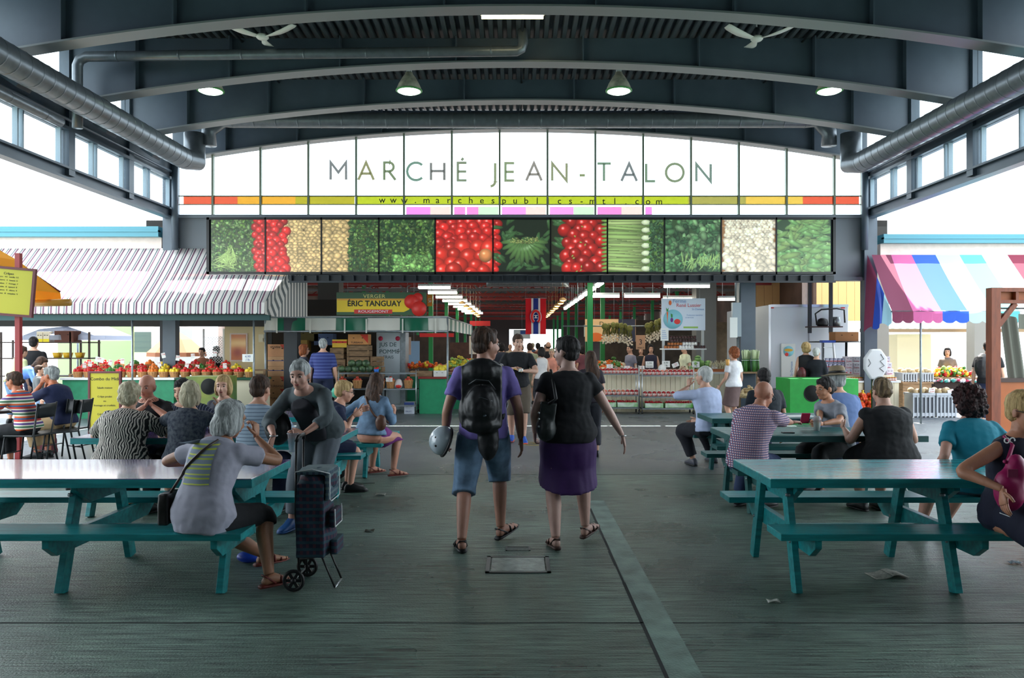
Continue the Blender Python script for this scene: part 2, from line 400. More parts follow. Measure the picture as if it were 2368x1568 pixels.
# ---- end wall: fascia and arched glazing
m = MB(); m.bb(XL, XR, YE, YE+.2, 3.28, 4.72); m.bb(XL, XR, YE-.08, YE+.2, 4.68, 4.76); m.bb(XL, XR, YE-.1, YE+.2, 3.2, 3.28)
struct(m.obj('wall_back', mat('fascia_grey', (112, 118, 126), .55)))
mull = [XL+.13]+[PX(492, YE)+1.1365*k for k in range(14)]+[XR-.13]
segs = [(424, 549, (222, 92, 62)), (549, 683, (226, 158, 52)), (683, 820, (176, 160, 44)), (820, 1592, (180, 184, 42)), (1592, 1725, (166, 152, 74)), (1725, 1857, (226, 180, 74)), (1857, 1987, (222, 88, 60))]
low = {5: [(.02, .55, (214, 120, 190)), (.55, 1, (232, 180, 165))], 6: [(.02, .27, (222, 120, 170)), (.3, .56, (222, 120, 170)), (.56, 1, (180, 232, 160))], 7: [(.02, .55, (220, 130, 190)), (.55, 1, (232, 180, 165))],
       8: [(.02, .55, (222, 130, 180)), (.55, 1, (180, 232, 160))], 9: [(.02, .55, (222, 120, 170)), (.55, 1, (226, 180, 165))], 10: [(.02, .17, (222, 120, 180))]}
def dk_(c, k=.56): return tuple(int(v*k) for v in c)
FILMS = {}
def fm(c, k=.66):
    if (c, k) not in FILMS: FILMS[(c, k)] = film('film_%d_%d_%d_%d' % (c+(int(k*100),)), dk_(c, k), .82, .3)
    return FILMS[(c, k)]
for i in range(15):
    a, b = mull[i], mull[i+1]; m = MB()
    m.poly([(a, 4.76), (b, 4.76), (b, arch(b)-.02), (a, arch(a)-.02)], YE+.02, YE+.03)
    wo = struct(m.obj('window_%d' % wn_, glassm)); wn_ += 1
    q = MB(); q.bb(b-.022, b+.022, YE-.03, YE+.06, 4.76, arch(b)-.02); q.bb(a, b, YE-.01, YE+.05, 5.205, 5.225); q.bb(a, b, YE-.01, YE+.05, 5.005, 5.02)
    q.obj('window_mullion', mat('mullion_olive', (120, 130, 112), .5), wo)
    k = 0
    for p0, p1, c in segs:
        u0, u1 = max(a+.02, PX(p0, YE)), min(b-.02, PX(p1, YE))
        if u1-u0 > .02: MB().bb(u0, u1, YE+.006, YE+.012, 5.02, 5.205).obj('colour_band', fm(c), wo)
    for t0, t1, c in low.get(i, []):
        MB().bb(a+.03+(b-a-.06)*t0, a+.03+(b-a-.06)*t1, YE+.006, YE+.012, 4.76, 4.96).obj('colour_panel', fm(c, .74), wo)
# ---- vinyl letters on the glass
def arc(cx, cz, r, a0, a1, n=16): return [(cx+r*math.cos(math.radians(a0+(a1-a0)*k/n)), cz+r*math.sin(math.radians(a0+(a1-a0)*k/n))) for k in range(n+1)]
GL = {'M': [[(0, 0), (.0, 1), (.44, .42), (.88, 1), (.88, 0)]], 'A': [[(0, 0), (.44, 1), (.88, 0)], [(.16, .36), (.72, .36)]],
      'R': [[(0, 0), (0, 1), (.28, 1)]+[(.28+.25*math.cos(t), .75+.25*math.sin(t)) for t in [pi/2-k*pi/10 for k in range(11)]]+[(0, .5)], [(.26, .5), (.64, 0)]],
      'C': [arc(.5, .5, .5, 45, 315, 24)], 'H': [[(0, 0), (0, 1)], [(.76, 0), (.76, 1)], [(0, .52), (.76, .52)]],
      'E': [[(.5, 0), (0, 0), (0, 1), (.5, 1)], [(0, .5), (.48, .5)]], 'J': [[(.3, 1), (.3, -.05)]+arc(.02, -.05, .28, 0, -88, 8)],
      'N': [[(0, 0), (0, 1), (.82, 0), (.82, 1)]], '-': [[(0, .32), (.32, .32)]], 'T': [[(0, 1), (.78, 1)], [(.39, 1), (.39, 0)]],
      'L': [[(0, 1), (0, 0), (.52, 0)]], 'O': [arc(.5, .5, .5, 0, 360, 32)]}
GL['É'] = GL['E']+[[(.2, 1.14), (.32, 1.28)]]
lt = thing('name_lettering', (0, YE-.012, 0), 'large capital lettering MARCHÉ JEAN-TALON across the arched window', 'lettering')
lx = [('M', 763, (110, 105, 90)), ('A', 827, (170, 150, 45)), ('R', 887, (100, 125, 40)), ('C', 940, (80, 150, 85)), ('H', 995, (110, 95, 75)), ('É', 1057, (120, 135, 55)), ('J', 1131, (150, 155, 50)), ('E', 1167, (140, 165, 60)),
      ('A', 1215, (175, 135, 95)), ('N', 1275, (165, 160, 60)), ('-', 1338, (160, 170, 50)), ('T', 1379, (95, 150, 70)), ('A', 1435, (105, 100, 85)), ('L', 1492, (85, 135, 55)), ('O', 1538, (130, 150, 60)), ('N', 1608, (95, 135, 90))]
LH = .415
for ch, px, c in lx:
    z0 = PZ(416+(px-763)*.0045, YE); m = MB(); hw_ = .031
    for st in GL[ch]:
        P2 = [Vector((PX(px, YE)+.02+a*LH, z0+b*LH)) for a, b in st]; vs = []
        for k, p in enumerate(P2):
            d0 = (P2[k]-P2[k-1]).normalized() if k else (P2[1]-P2[0]).normalized(); d1 = (P2[k+1]-P2[k]).normalized() if k < len(P2)-1 else d0
            if ch == 'O' and k in (0, len(P2)-1): d0 = (P2[-1]-P2[-2]).normalized(); d1 = (P2[1]-P2[0]).normalized()
            n_ = Vector((-d0.y-d1.y, d0.x+d1.x)).normalized(); q = hw_/max(.35, n_.dot(Vector((-d0.y, d0.x)))); vs += [(p.x+n_.x*q, 0, p.y+n_.y*q), (p.x-n_.x*q, 0, p.y-n_.y*q)]
        m.add(vs, [(2*k, 2*k+1, 2*k+3, 2*k+2) for k in range(len(P2)-1)], False)
    m.obj('letter', fm(c, .13), lt)
ut = thing('web_address', (0, YE-.01, PZ(462, YE)), 'spaced web address lettering www.marchespublics-mtl.com on the lime window band', 'lettering')
s = 'www.marchespublics-mtl.com'
for k, ch in enumerate(s):
    px = 884+(1524-884)*k/(len(s)-1); text('letter', ch, .215, M_ink, ut, (PX(px, YE), 0, -.005*k*.3-.01), ext=.002, off=.001)
# ---- sign box with eleven printed panels
Yb = 17.2
def shade_ell(img, cx, cy, rx, ry, ang, col, hi=.55, dark=.45):
    n = img.shape[0]; r = max(rx, ry)*1.05
    x0, x1 = max(0, int((cx-r)*n)), min(n, int((cx+r)*n)+2); y0, y1 = max(0, int((cy-r)*n)), min(n, int((cy+r)*n)+2)
    if x0 >= x1 or y0 >= y1: return
    yy, xx = np.mgrid[y0:y1, x0:x1]; dx = (xx+.5)/n-cx; dy = (yy+.5)/n-cy
    u = (dx*math.cos(ang)+dy*math.sin(ang))/rx; v = (-dx*math.sin(ang)+dy*math.cos(ang))/ry
    d = u*u+v*v; mk = d < 1
    gx, gy = dx/max(rx, ry), dy/max(rx, ry)
    lum = 1-dark*d-.25*(gx*.3-gy*.6)
    hl = np.exp(-(((gx+.25)**2+(gy-.3)**2)/.03))*hi
    c = np.array(col)[None, None, :]*lum[..., None]+hl[..., None]
    img[y0:y1, x0:x1][mk] = np.clip(c, 0, 1)[mk]
def leafy(img, R, x0, x1, n, cols, s=(.02, .05), y0=0, y1=1):
    for _ in range(n):
        c = cols[int(R.integers(len(cols)))]; k = .55+.6*R.random()
        shade_ell(img, x0+(x1-x0)*R.random(), y0+(y1-y0)*R.random(), s[0]+(s[1]-s[0])*R.random(), s[0]*.6+s[0]*R.random(), R.random()*6.28, [v*k for v in c], .06, .5)
def pile(img, R, x0, x1, y0, y1, r, col, jit=.15, hi=.5, asp=1.0, dark=.45, ang=None):
    ys = np.arange(y1, y0-r, -r*1.05)
    for j, y in enumerate(ys):
        for x in np.arange(x0+(j % 2)*r*.8, x1, r*1.7):
            k = .8+.35*R.random(); rr = r*(.85+.4*R.random())
            shade_ell(img, x+(R.random()-.5)*r*.8, y+(R.random()-.5)*r*.5, rr*asp, rr, (R.random()-.5)*1.6 if ang is None else ang+(R.random()-.5)*.5, [min(1, v*k) for v in col], hi, dark)
def stroke(img, x0, y0, x1, y1, w, col, hi=.12, dark=.4):
    L = math.hypot(x1-x0, y1-y0); shade_ell(img, (x0+x1)/2, (y0+y1)/2, L/2, w, math.atan2(y1-y0, x1-x0), col, hi, dark)
def panel_image(kind, n=112):
    R = np.random.default_rng(kind+11); I = np.zeros((n, n, 3)); G1, G2, G3 = (.36, .52, .2), (.22, .4, .16), (.5, .66, .36)
    RED = (.86, .12, .1)
    if kind == 0:
        I[:] = (.2, .25, .15); leafy(I, R, 0, .85, 620, [G1, G3, G2]); 
        for _ in range(60): x = .02+.5*R.random(); stroke(I, .3+.1*R.random(), .5*R.random()+.02, x, .02+.3*R.random(), .012, (.6, .74, .38))
        pile(I, R, .84, 1.05, 0, 1, .07, RED)
    elif kind == 1: I[:] = (.35, .25, .12); pile(I, R, .35, 1.1, 0, 1.05, .05, (.88, .74, .48), hi=.15, asp=1.15, dark=.5); pile(I, R, -.02, .36, 0, 1.05, .085, RED)
    elif kind == 2: I[:] = (.18, .24, .12); pile(I, R, -.02, .47, 0, 1.05, .06, (.86, .72, .46), hi=.15, asp=1.15, dark=.5); leafy(I, R, .48, 1.05, 420, [G2, G1, (.14, .3, .14), (.46, .64, .3)], (.02, .055))
    elif kind == 3: I[:] = (.1, .2, .1); leafy(I, R, 0, 1, 620, [G2, G1, (.12, .27, .14), (.44, .62, .3)], (.02, .06)); leafy(I, R, .25, .95, 160, [(.56, .8, .4), (.42, .68, .32)], (.03, .08), 0, .3)
    elif kind == 4: I[:] = (.3, .08, .06); pile(I, R, 0, 1.05, 0, 1.05, .1, RED, hi=.6); pile(I, R, 0, 1.05, -.05, .45, .14, (.9, .16, .11), hi=.6); shade_ell(I, .88, .32, .12, .13, 0, (.92, .55, .3), .3)
    elif kind == 5:
        I[:] = (.06, .1, .06); pile(I, R, 0, .1, 0, 1, .07, RED)
        for _ in range(46): x, y = .15+.85*R.random(), R.random(); a = R.random()*3.14; stroke(I, x, y, x+.25*math.cos(a), y+.25*math.sin(a), .035, (.2, .36, .18), .15)
        for k in range(12): a = -pi/2+(k-5.5)*.27; stroke(I, .55+.05*math.cos(a), .6, .55+.42*math.cos(a), .6+.46*math.sin(a), .045, (.3, .46, .22), .25)
        leafy(I, R, .3, .8, 80, [(.6, .66, .34)], (.01, .025), .55, .65)
    elif kind == 6:
        I[:] = (.1, .12, .07)
        for _ in range(16): x, y = .22*R.random(), R.random(); stroke(I, x, y, x+.25, y-.2*R.random(), .04, (.2, .36, .18), .2)
        pile(I, R, .28, .95, 0, 1.05, .115, (.74, .1, .08), hi=.65)
        for _ in range(9): shade_ell(I, .3+.6*R.random(), R.random(), .025, .012, R.random()*3, (.6, .7, .3), .1)
        for k in range(14): y = k/14; stroke(I, .9, y*1.05, 1.15, y+.05, .03, (.5, .7, .3))
    elif kind == 7:
        I[:] = (.3, .45, .18)
        for k in range(40): y = 1.0*R.random(); q = .5+.5*R.random(); stroke(I, -.3, y+.1-.12*R.random(), .74+.05*math.sin(y*40), y, .03+.02*R.random(), (.42+.3*q, .62+.2*q, .26+.24*q), .12, .5)
        for k in range(7): shade_ell(I, .68, .07+k*.145, .08, .05, 0, (.86, .92, .74), .15, .3)
        leafy(I, R, .76, 1.05, 260, [G2, (.3, .5, .3), (.16, .32, .18)], (.02, .06))
    elif kind == 8:
        I[:] = (.14, .24, .12); leafy(I, R, 0, 1, 300, [(.3, .52, .3), (.2, .4, .22), (.46, .66, .42)], (.04, .1))
        for _ in range(70): x = .3+.7*R.random(); stroke(I, x, .3*R.random(), x+.15*(R.random()-.3), .3*R.random()+.1, .01, (.56, .74, .4))
    elif kind == 9:
        I[:] = (.55, .38, .22)
        for y0, y1, rr in ((.86, 1.0, .035), (.62, .8, .045), (.32, .56, .055), (-.02, .26, .07)): I[int(y0*112) if y0 > 0 else 0:int((y0+.03)*112) if y0 > 0 else 1] = (.68, .48, .3); pile(I, R, .08, .98, y0, y1, rr, (.95, .9, .78), hi=.1, dark=.35)
    else:
        I[:] = (.1, .2, .1)
        for _ in range(120): x, y = R.random(), R.random()**.8; a = (R.random()-.5)*1.0+(1.3 if R.random() < .2 else 0); L = .1+.1*R.random(); stroke(I, x-L*math.cos(a), y-L*math.sin(a), x+L*math.cos(a), y+L*math.sin(a), .035+.03*(1-y), (.36+.1*R.random(), .6, .3), .2)
    return np.clip(I*.84+.1, 0, 1)
def picture(name, img, w_, h_, m, parent, loc, faces_y=-1):
    ny, nx = img.shape[:2]
    xs = np.linspace(-w_/2, w_/2, nx+1); zs = np.linspace(-h_/2, h_/2, ny+1)
    V = np.stack(np.meshgrid(xs, zs), -1).reshape(-1, 2); V = np.column_stack([V[:, 0], np.zeros(len(V)), V[:, 1]])
    i, jj = np.meshgrid(np.arange(nx), np.arange(ny)); a = (jj*(nx+1)+i).ravel()
    Fq = np.column_stack([a, a+1, a+nx+2, a+nx+1])
    me = bpy.data.meshes.new(name); me.vertices.add(len(V)); me.vertices.foreach_set('co', V.ravel())
    me.loops.add(Fq.size); me.loops.foreach_set('vertex_index', Fq.ravel().astype(np.int32))
    me.polygons.add(len(Fq)); me.polygons.foreach_set('loop_start', np.arange(0, Fq.size, 4, dtype=np.int32)); me.update(calc_edges=True)
    ca = me.color_attributes.new('Col', 'FLOAT_COLOR', 'CORNER')
    c = img.reshape(-1, 3); c = np.where(c <= .04045, c/12.92, ((c+.055)/1.055)**2.4)
    c4 = np.column_stack([np.repeat(c, 4, 0), np.ones(len(c)*4)]).astype(np.float32); ca.data.foreach_set('color', c4.ravel())
    me.materials.append(m); o = bpy.data.objects.new(name, me); COL.objects.link(o); o.location = loc; o.parent = parent; return o
t = NT('backlit_print'); a_ = t.node('ShaderNodeVertexColor'); a_.layer_name = 'Col'; t.link(a_.outputs[0], t.b.inputs['Base Color']); t.link(a_.outputs[0], t.b.inputs['Emission Color']); t.b.inputs['Emission Strength'].default_value = .55; t.b.inputs['Roughness'].default_value = .35
M_backlit = t.m
zb, zt = PZ(634, Yb), PZ(503, Yb); sx0, sx1 = PX(478, Yb), PX(1932, Yb)
sb = thing('sign_box', ((sx0+sx1)/2, Yb, zb), 'long black framed sign box showing eleven printed vegetable photos under the arched window', 'sign')
hw = (sx1-sx0)/2; hh = zt-zb; m = MB(); m.bb(-hw, hw, .04, .2, 0, hh); m.obj('body', M_steel, sb)
m = MB(); m.bb(-hw, hw, -.02, .04, 0, .05); m.bb(-hw, hw, -.02, .04, hh-.05, hh); m.bb(-hw, -hw+.06, -.02, .04, 0, hh); m.bb(hw-.06, hw, -.02, .04, 0, hh)
edges = [487, 614, 743.5, 876, 1006.5, 1140, 1273, 1404.5, 1536.5, 1667.5, 1795, 1922]
for e in edges[1:-1]: x = PX(e, Yb)-(sx0+sx1)/2; m.bb(x-.017, x+.017, -.02, .04, 0, hh)
m.obj('frame', M_black, sb)
for k in range(11):
    x0, x1 = PX(edges[k], Yb)-(sx0+sx1)/2+.012, PX(edges[k+1], Yb)-(sx0+sx1)/2-.012
    picture('picture_panel', panel_image(k), x1-x0, hh-.08, M_backlit, sb, ((x0+x1)/2, .0, hh/2))
# brackets joining the box to the wall, ribbed soffit beam below it
m = MB(); m.bb(-5.05, sx1, Yb+.08, Yb+.2, zb-.15, zb-.02); 
for k in range(44): x = -5.0+k*.275; m.bb(x, x+.02, Yb, Yb+.08, zb-.17, zb-.02)
m.bb(-5.05, sx1, Yb-.02, Yb+.0, zb-.19, zb-.15)
for x in (-3, 0, 3, 6): m.bb(x-.05, x+.05, Yb+.2, YE, zb+.2, zb+.3)
struct(m.obj('trim_%d' % tn, M_steel_d)); tn += 1
# ---- ducts and pipes
def duct(name, pts, r, label, col=M_galv, ribs=True, step=.28, n=20):
    t = thing(name, (0, 0, 0), label, 'duct'); t.location = pts[0]; P0 = Vector(pts[0]); q = [Vector(p)-P0 for p in pts]
    Q, RR = [], []
    for k, (a, b) in enumerate(zip(q[:-1], q[1:])):
        L = (b-a).length; d = (b-a)/L
        if k == 0: Q.append(a); RR.append(r)
        if ribs and L >= .6:
            u = step/2
            while u < L-.05:
                for e, g in ((-.024, 0), (-.012, 0), (-.006, .005), (.006, .005), (.012, 0), (.024, 0)): Q.append(a+d*(u+e)); RR.append(r+g)
                u += step
        Q.append(b); RR.append(r)
    MB().tube(Q, RR, n).obj('duct_pipe', col, t)
    return t
M_ductd = mat('duct_paint', (112, 118, 123), .36, metal=.4, var=.1)
dl = duct('air_duct', [(PX(450, 17.6), 17.6, 6.45), (PX(450, 17.6), 17.6, 6.02), (-7.2, 17.45, 5.8), (-7.33, 17.2, 5.78), (-7.4, -7, 5.78)], .23, 'large spiral air duct running along the left side windows', M_ductd)
dr = duct('air_duct', [(PX(1968, 17.6), 17.6, 6.45), (PX(1968, 17.6), 17.6, 5.98), (7.48, 17.45, 5.74), (7.6, 17.2, 5.7), (7.68, -7, 5.7)], .23, 'large spiral air duct running along the right side windows', M_ductd)
for root, sx, X in ((dl, 1, -7.4), (dr, -1, 7.68)):
    for y in (14.6, 12.0, 16.4, 9.5):
        MB().box((X-root.location.x-sx*.28, y-root.location.y, -.72+.03), (.3, .34, .2), ry=sx*.6).obj('air_vent', M_steel, root)
duct('air_duct', [(-7.0, 17.7, 6.2), (-7.0, 17.7, 6.55), (-6.7, 17.7, 6.78), (6.85, 17.7, 6.78), (7.1, 17.7, 6.5), (7.1, 17.7, 6.2)], .17, 'straight air duct spanning the hall just in front of the arched window', M_ductd, step=.5)
duct('rain_pipe', [(-7.76, 13.75, 5.5), (-7.76, 13.75, 6.6), (-7.72, 13.75, 6.7), (-7.6, 13.75, 6.76), (0, 13.75, 6.86), (.08, 13.75, 6.9), (.11, 13.75, 7.0), (.1, 13.78, 7.24)], .088, 'round grey pipe crossing under the roof behind the left ceiling fan', M_ductd, step=1.1)
duct('return_pipe', [(-7.75, 13.2, 5.45), (-7.75, 3, 5.45)], .09, 'thin duct below the large left spiral duct', M_ductd, step=.9)
MB_small = MB()
# ---- fans, high bay lamps, tube light
M_fanw = mat('fan_white', (240, 238, 226), .45)
def fan(px, py, Y, a0, label):
    x, z = PX(px, Y), PZ(py, Y); t = thing('ceiling_fan', (x, Y, z), label, 'ceiling fan', group='white ceiling fans')
    MB().cyl((0, 0, .1), (0, 0, 7.25-z), .012).obj('rod', M_white, t)
    MB().lathe([(.03, .2), (.05, .16), (.055, .08), (.04, .05)], n=14).obj('canopy', M_steel_d, t)
    MB().lathe([(0, -.03), (.08, -.025), (.105, 0), (.1, .035), (.05, .06), (0, .06)], n=20).obj('motor', M_fanw, t)
    for k in range(3):
        a = a0+2*pi*k/3; u = Vector((math.cos(a), math.sin(a), 0)); v = Vector((-math.sin(a), math.cos(a), 0))
        m = MB()
        def fn(s, w_):
            rr = .09+s*.57; wd = .035+.045*min(1, s*2.2); 
            if s > .93: wd *= .8
            return u*rr+v*((w_-.5)*2*wd)+Vector((0, 0, .01+.10*s*s*1.0+(w_-.5)*.02))
        m.grid(fn, 10, 2); m.obj('blade', M_fanw, t, solid=.008)
fan(607, 87, 13.15, pi/2+.12, 'white three blade ceiling fan left of the fluorescent tube')
fan(1750, 91, 13.3, pi/2-.06, 'white three blade ceiling fan on the right under the roof')
M_lens = glow('lamp_lens', (225, 255, 232), 5.5)
def highbay(px, label):
    Y = 15.35; x = PX(px, Y); t = thing('pendant_lamp', (x, Y, 6.68), label, 'lamp', group='high bay lamps')
    MB().lathe([(.245, .0), (.25, .02), (.2, .14), (.13, .26), (.075, .33), (.07, .36), (0, .36)], n=28).obj('reflector', mat('reflector_metal', (196, 190, 170), .45, metal=.1, var=.25, scale=9), t)
    MB().lathe([(0, -.055), (.1, -.05), (.18, -.035), (.24, -.005), (.24, .0), (0, .01)], n=28).obj('lens', M_lens, t)
    MB().lathe([(.247, -.012), (.262, -.004), (.262, .012), (.247, .018)], n=28).obj('rim', mat('rim_green', (90, 170, 90), .5), t)
    MB().bb(-.05, .05, -.05, .05, .36, .45).cyl((0, 0, .45), (0, 0, .57), .015).obj('socket', M_white, t)
    return t
for px, lb in ((487, 'leftmost dome lamp, half hidden behind the arched girder'), (946, 'grey dome pendant lamp above the letter C of the window sign'), (1431, 'grey dome pendant lamp above the hyphen and T of the window sign'), (1918, 'rightmost dome lamp, half hidden behind the arched girder')):
    highbay(px, lb)
tl = thing('tube_light', (PX(1185, 12.6), 12.6, 6.98), 'lit warm white fluorescent tube light at the top centre', 'light')
MB().cyl((-.5, 0, 0), (.5, 0, 0), .035).obj('tube', glow('tube_warm', (255, 240, 190), 9), tl); MB().bb(-.52, .52, -.07, .07, .045, .1).cyl((-.3, 0, .1), (-.3, 0, .27), .008, n=6).cyl((.3, 0, .1), (.3, 0, .27), .008, n=6).obj('housing', M_white, tl)
# ---- neighbouring low buildings left and right with teal flashing
M_teal = mat('teal_flashing', (66, 136, 152), .4); M_cream = mat('cream_stucco', (232, 214, 204), .8, var=.05)
for side, x0, x1, za, zb_, zc in (('left', -40, -8.42, 4.46, 4.22, 3.95), ('right', 8.62, 40, 4.28, 4.07, 3.8)):
    m = MB(); m.cur = 0; m.bb(x0, x1, 18.28, 18.7, zb_, za); m.bb(x0, x1, 18.26, 18.4, (za+zb_)/2-.01, (za+zb_)/2+.03)
    m.cur = 1; m.bb(x0, x1, 18.45, 18.75, zc-.25, zb_); m.cur = 2; m.bb(x0, x1, 18.7, 19.7, zc+.1, za-.06)  # unseen roof slab kept short so the sun reaches the parasol behind it
    struct(m.obj('wall_outer_'+side, [M_teal, M_cream, M_steel_d]))
# ---- market hall beyond the opening
M_red = mat('red_oxide_steel', (134, 40, 34), .55); M_green = mat('green_steel', (30, 128, 66), .5)
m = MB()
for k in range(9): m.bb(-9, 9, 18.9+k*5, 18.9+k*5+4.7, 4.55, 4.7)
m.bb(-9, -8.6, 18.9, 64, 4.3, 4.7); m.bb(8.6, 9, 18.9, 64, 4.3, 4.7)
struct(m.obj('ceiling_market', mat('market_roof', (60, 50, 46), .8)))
for k in range(15):
    y = 20.5+k*2.9; m = MB(); m.beam((-8.6, y, 4.35), (8.6, y, 4.35), .09, .13); m.beam((-8.6, y, 3.75), (8.6, y, 3.75), .07, .09)
    for q in range(12): x = -8.4+q*1.4; m.beam((x, y, 3.78), (x+.7, y, 4.3), .045, .045); m.beam((x+.7, y, 4.3), (x+1.4, y, 3.78), .045, .045)
    struct(m.obj('trim_%d' % tn, M_red if k % 3 else mat('grey_truss', (70, 66, 64), .6))); tn += 1
    if k % 2 == 0:
        for x in (-2.9, 2.9, -6.3, 6.6):
            if k == 0 and x in (-6.3, 6.6, -2.9): continue
            if k == 0: x = 1.93
            struct(MB().bb(x-.07, x+.07, y-.07, y+.07, 0, 4.4).obj('trim_%d' % tn, M_green)); tn += 1
for x, y, wd, mm in ((PX(676, 18.9), 18.9, .16, M_steel_d), (PX(1725, 18.9), 18.9, .18, M_steel), (PX(392, 20.0), 20.0, .17, M_steel_d), (PX(1628, 22), 22.0, .28, mat('grey_concrete', (96, 96, 94), .7)), (PX(765, 22.5), 22.5, .3, mat('grey_concrete2', (74, 70, 66), .7))):
    struct(MB().bb(x-wd, x+wd, y-wd, y+wd, 0, 4.5).obj('trim_%d' % tn, mm)); tn += 1
for X in (-9.0, 9.0):
    for y in (24, 30, 36, 42, 48, 54, 60): struct(MB().bb(X-.15, X+.15, y-.15, y+.15, 0, 4.5).obj('trim_%d' % tn, M_cream)); tn += 1
duct('air_duct', [(PX(1125, 25), 25, 3.72), (PX(1315, 25), 25, 3.72)], .17, 'fat galvanised duct above the market aisle', M_galv)
MB().cyl((.2, 0, .1), (.2, 0, .85), .01, n=5).cyl((2.4, 0, .1), (2.4, 0, .85), .01, n=5).obj('hanger', M_galv, [o for o in bpy.data.objects if o.name.startswith('air_duct') and o.location.y > 20][0])
# back wall of the market at the far end with bright openings
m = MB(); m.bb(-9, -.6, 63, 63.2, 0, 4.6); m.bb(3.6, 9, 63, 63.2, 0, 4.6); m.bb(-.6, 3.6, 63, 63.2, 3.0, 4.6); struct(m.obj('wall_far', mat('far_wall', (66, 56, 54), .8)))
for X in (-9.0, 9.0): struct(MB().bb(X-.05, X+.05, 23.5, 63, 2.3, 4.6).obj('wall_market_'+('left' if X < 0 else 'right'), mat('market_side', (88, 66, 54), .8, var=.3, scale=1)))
# rows of strip lights down both sides of the aisle
M_tube = glow('tube_white', (255, 250, 232), 15); M_warm = glow('bulb_warm', (255, 200, 110), 14)
sl0 = None
def strip(x, y, z, L, along, label, w_=.09, m_=None):
    global sl0
    t = thing('strip_light', (x, y, z), label, 'light', group='strip lights of the market', rz=0 if along == 'X' else pi/2)
    MB().bb(-L/2, L/2, -w_/2, w_/2, -.035, .03).obj('tube', m_ or M_tube, t); MB().bb(-L/2, L/2, -w_*.8, w_*.8, .03, .09).cyl((-L*.3, 0, .09), (-L*.3, 0, 4.56-z), .006, n=5).cyl((L*.3, 0, .09), (L*.3, 0, 4.56-z), .006, n=5).obj('housing', M_white, t)
    return t
L0 = strip(2.08, 19.6, 3.2, 1.25, 'Y', 'white strip light in the row running back along the right of the aisle')
for k in range(1, 8): dup(L0, (2.08-.01*k, 19.6+k*1.75, 3.2))
L1 = strip(-2.35, 22.2, 3.32, .9, 'X', 'white strip light in the row receding along the left of the aisle', .16)
for k in range(1, 9): dup(L1, (-2.35+.02*k, 22.2+k*2.2, 3.32))
b0 = thing('bulb_light', (1.42, 24, 3.05), 'small warm lamp in the string hanging along the right of the aisle', 'light', group='warm lamps along the aisle')
MB().lathe([(.12, 0), (.1, .05), (.03, .1), (0, .1)], n=12).cyl((0, 0, .1), (0, 0, 1.52), .005, n=5).obj('shade', mat('lamp_shade_metal', (190, 150, 90), .5), b0); MB().lathe([(0, -.03), (.06, -.02), (.09, .0), (.0, .01)], n=12).obj('bulb', M_warm, b0)
for k in range(1, 9): dup(b0, (1.42+.03*(k % 2), 24+k*1.7, 3.05))
for k in range(6): dup(b0, (-1.75, 25+k*2.1, 3.0), label='small warm lamp in the string hanging along the left of the aisle')
for px, py, Y, L, lb in ((1588, 662, 19.6, 1.14, 'bright long tube light above the white vegetable farm sign'), (1485, 685, 21.2, .96, 'long tube light between the aisle row and the farm sign'), (1398, 685, 21.2, .8, 'long tube light hanging at the right edge of the aisle'), (1570, 691, 22.4, .9, 'tube light just behind the top of the farm sign'), (1685, 692, 22.5, .6, 'short tube light beside the grey steel column')):
    strip(PX(px, Y), Y, PZ(py, Y), L, 'X', lb)
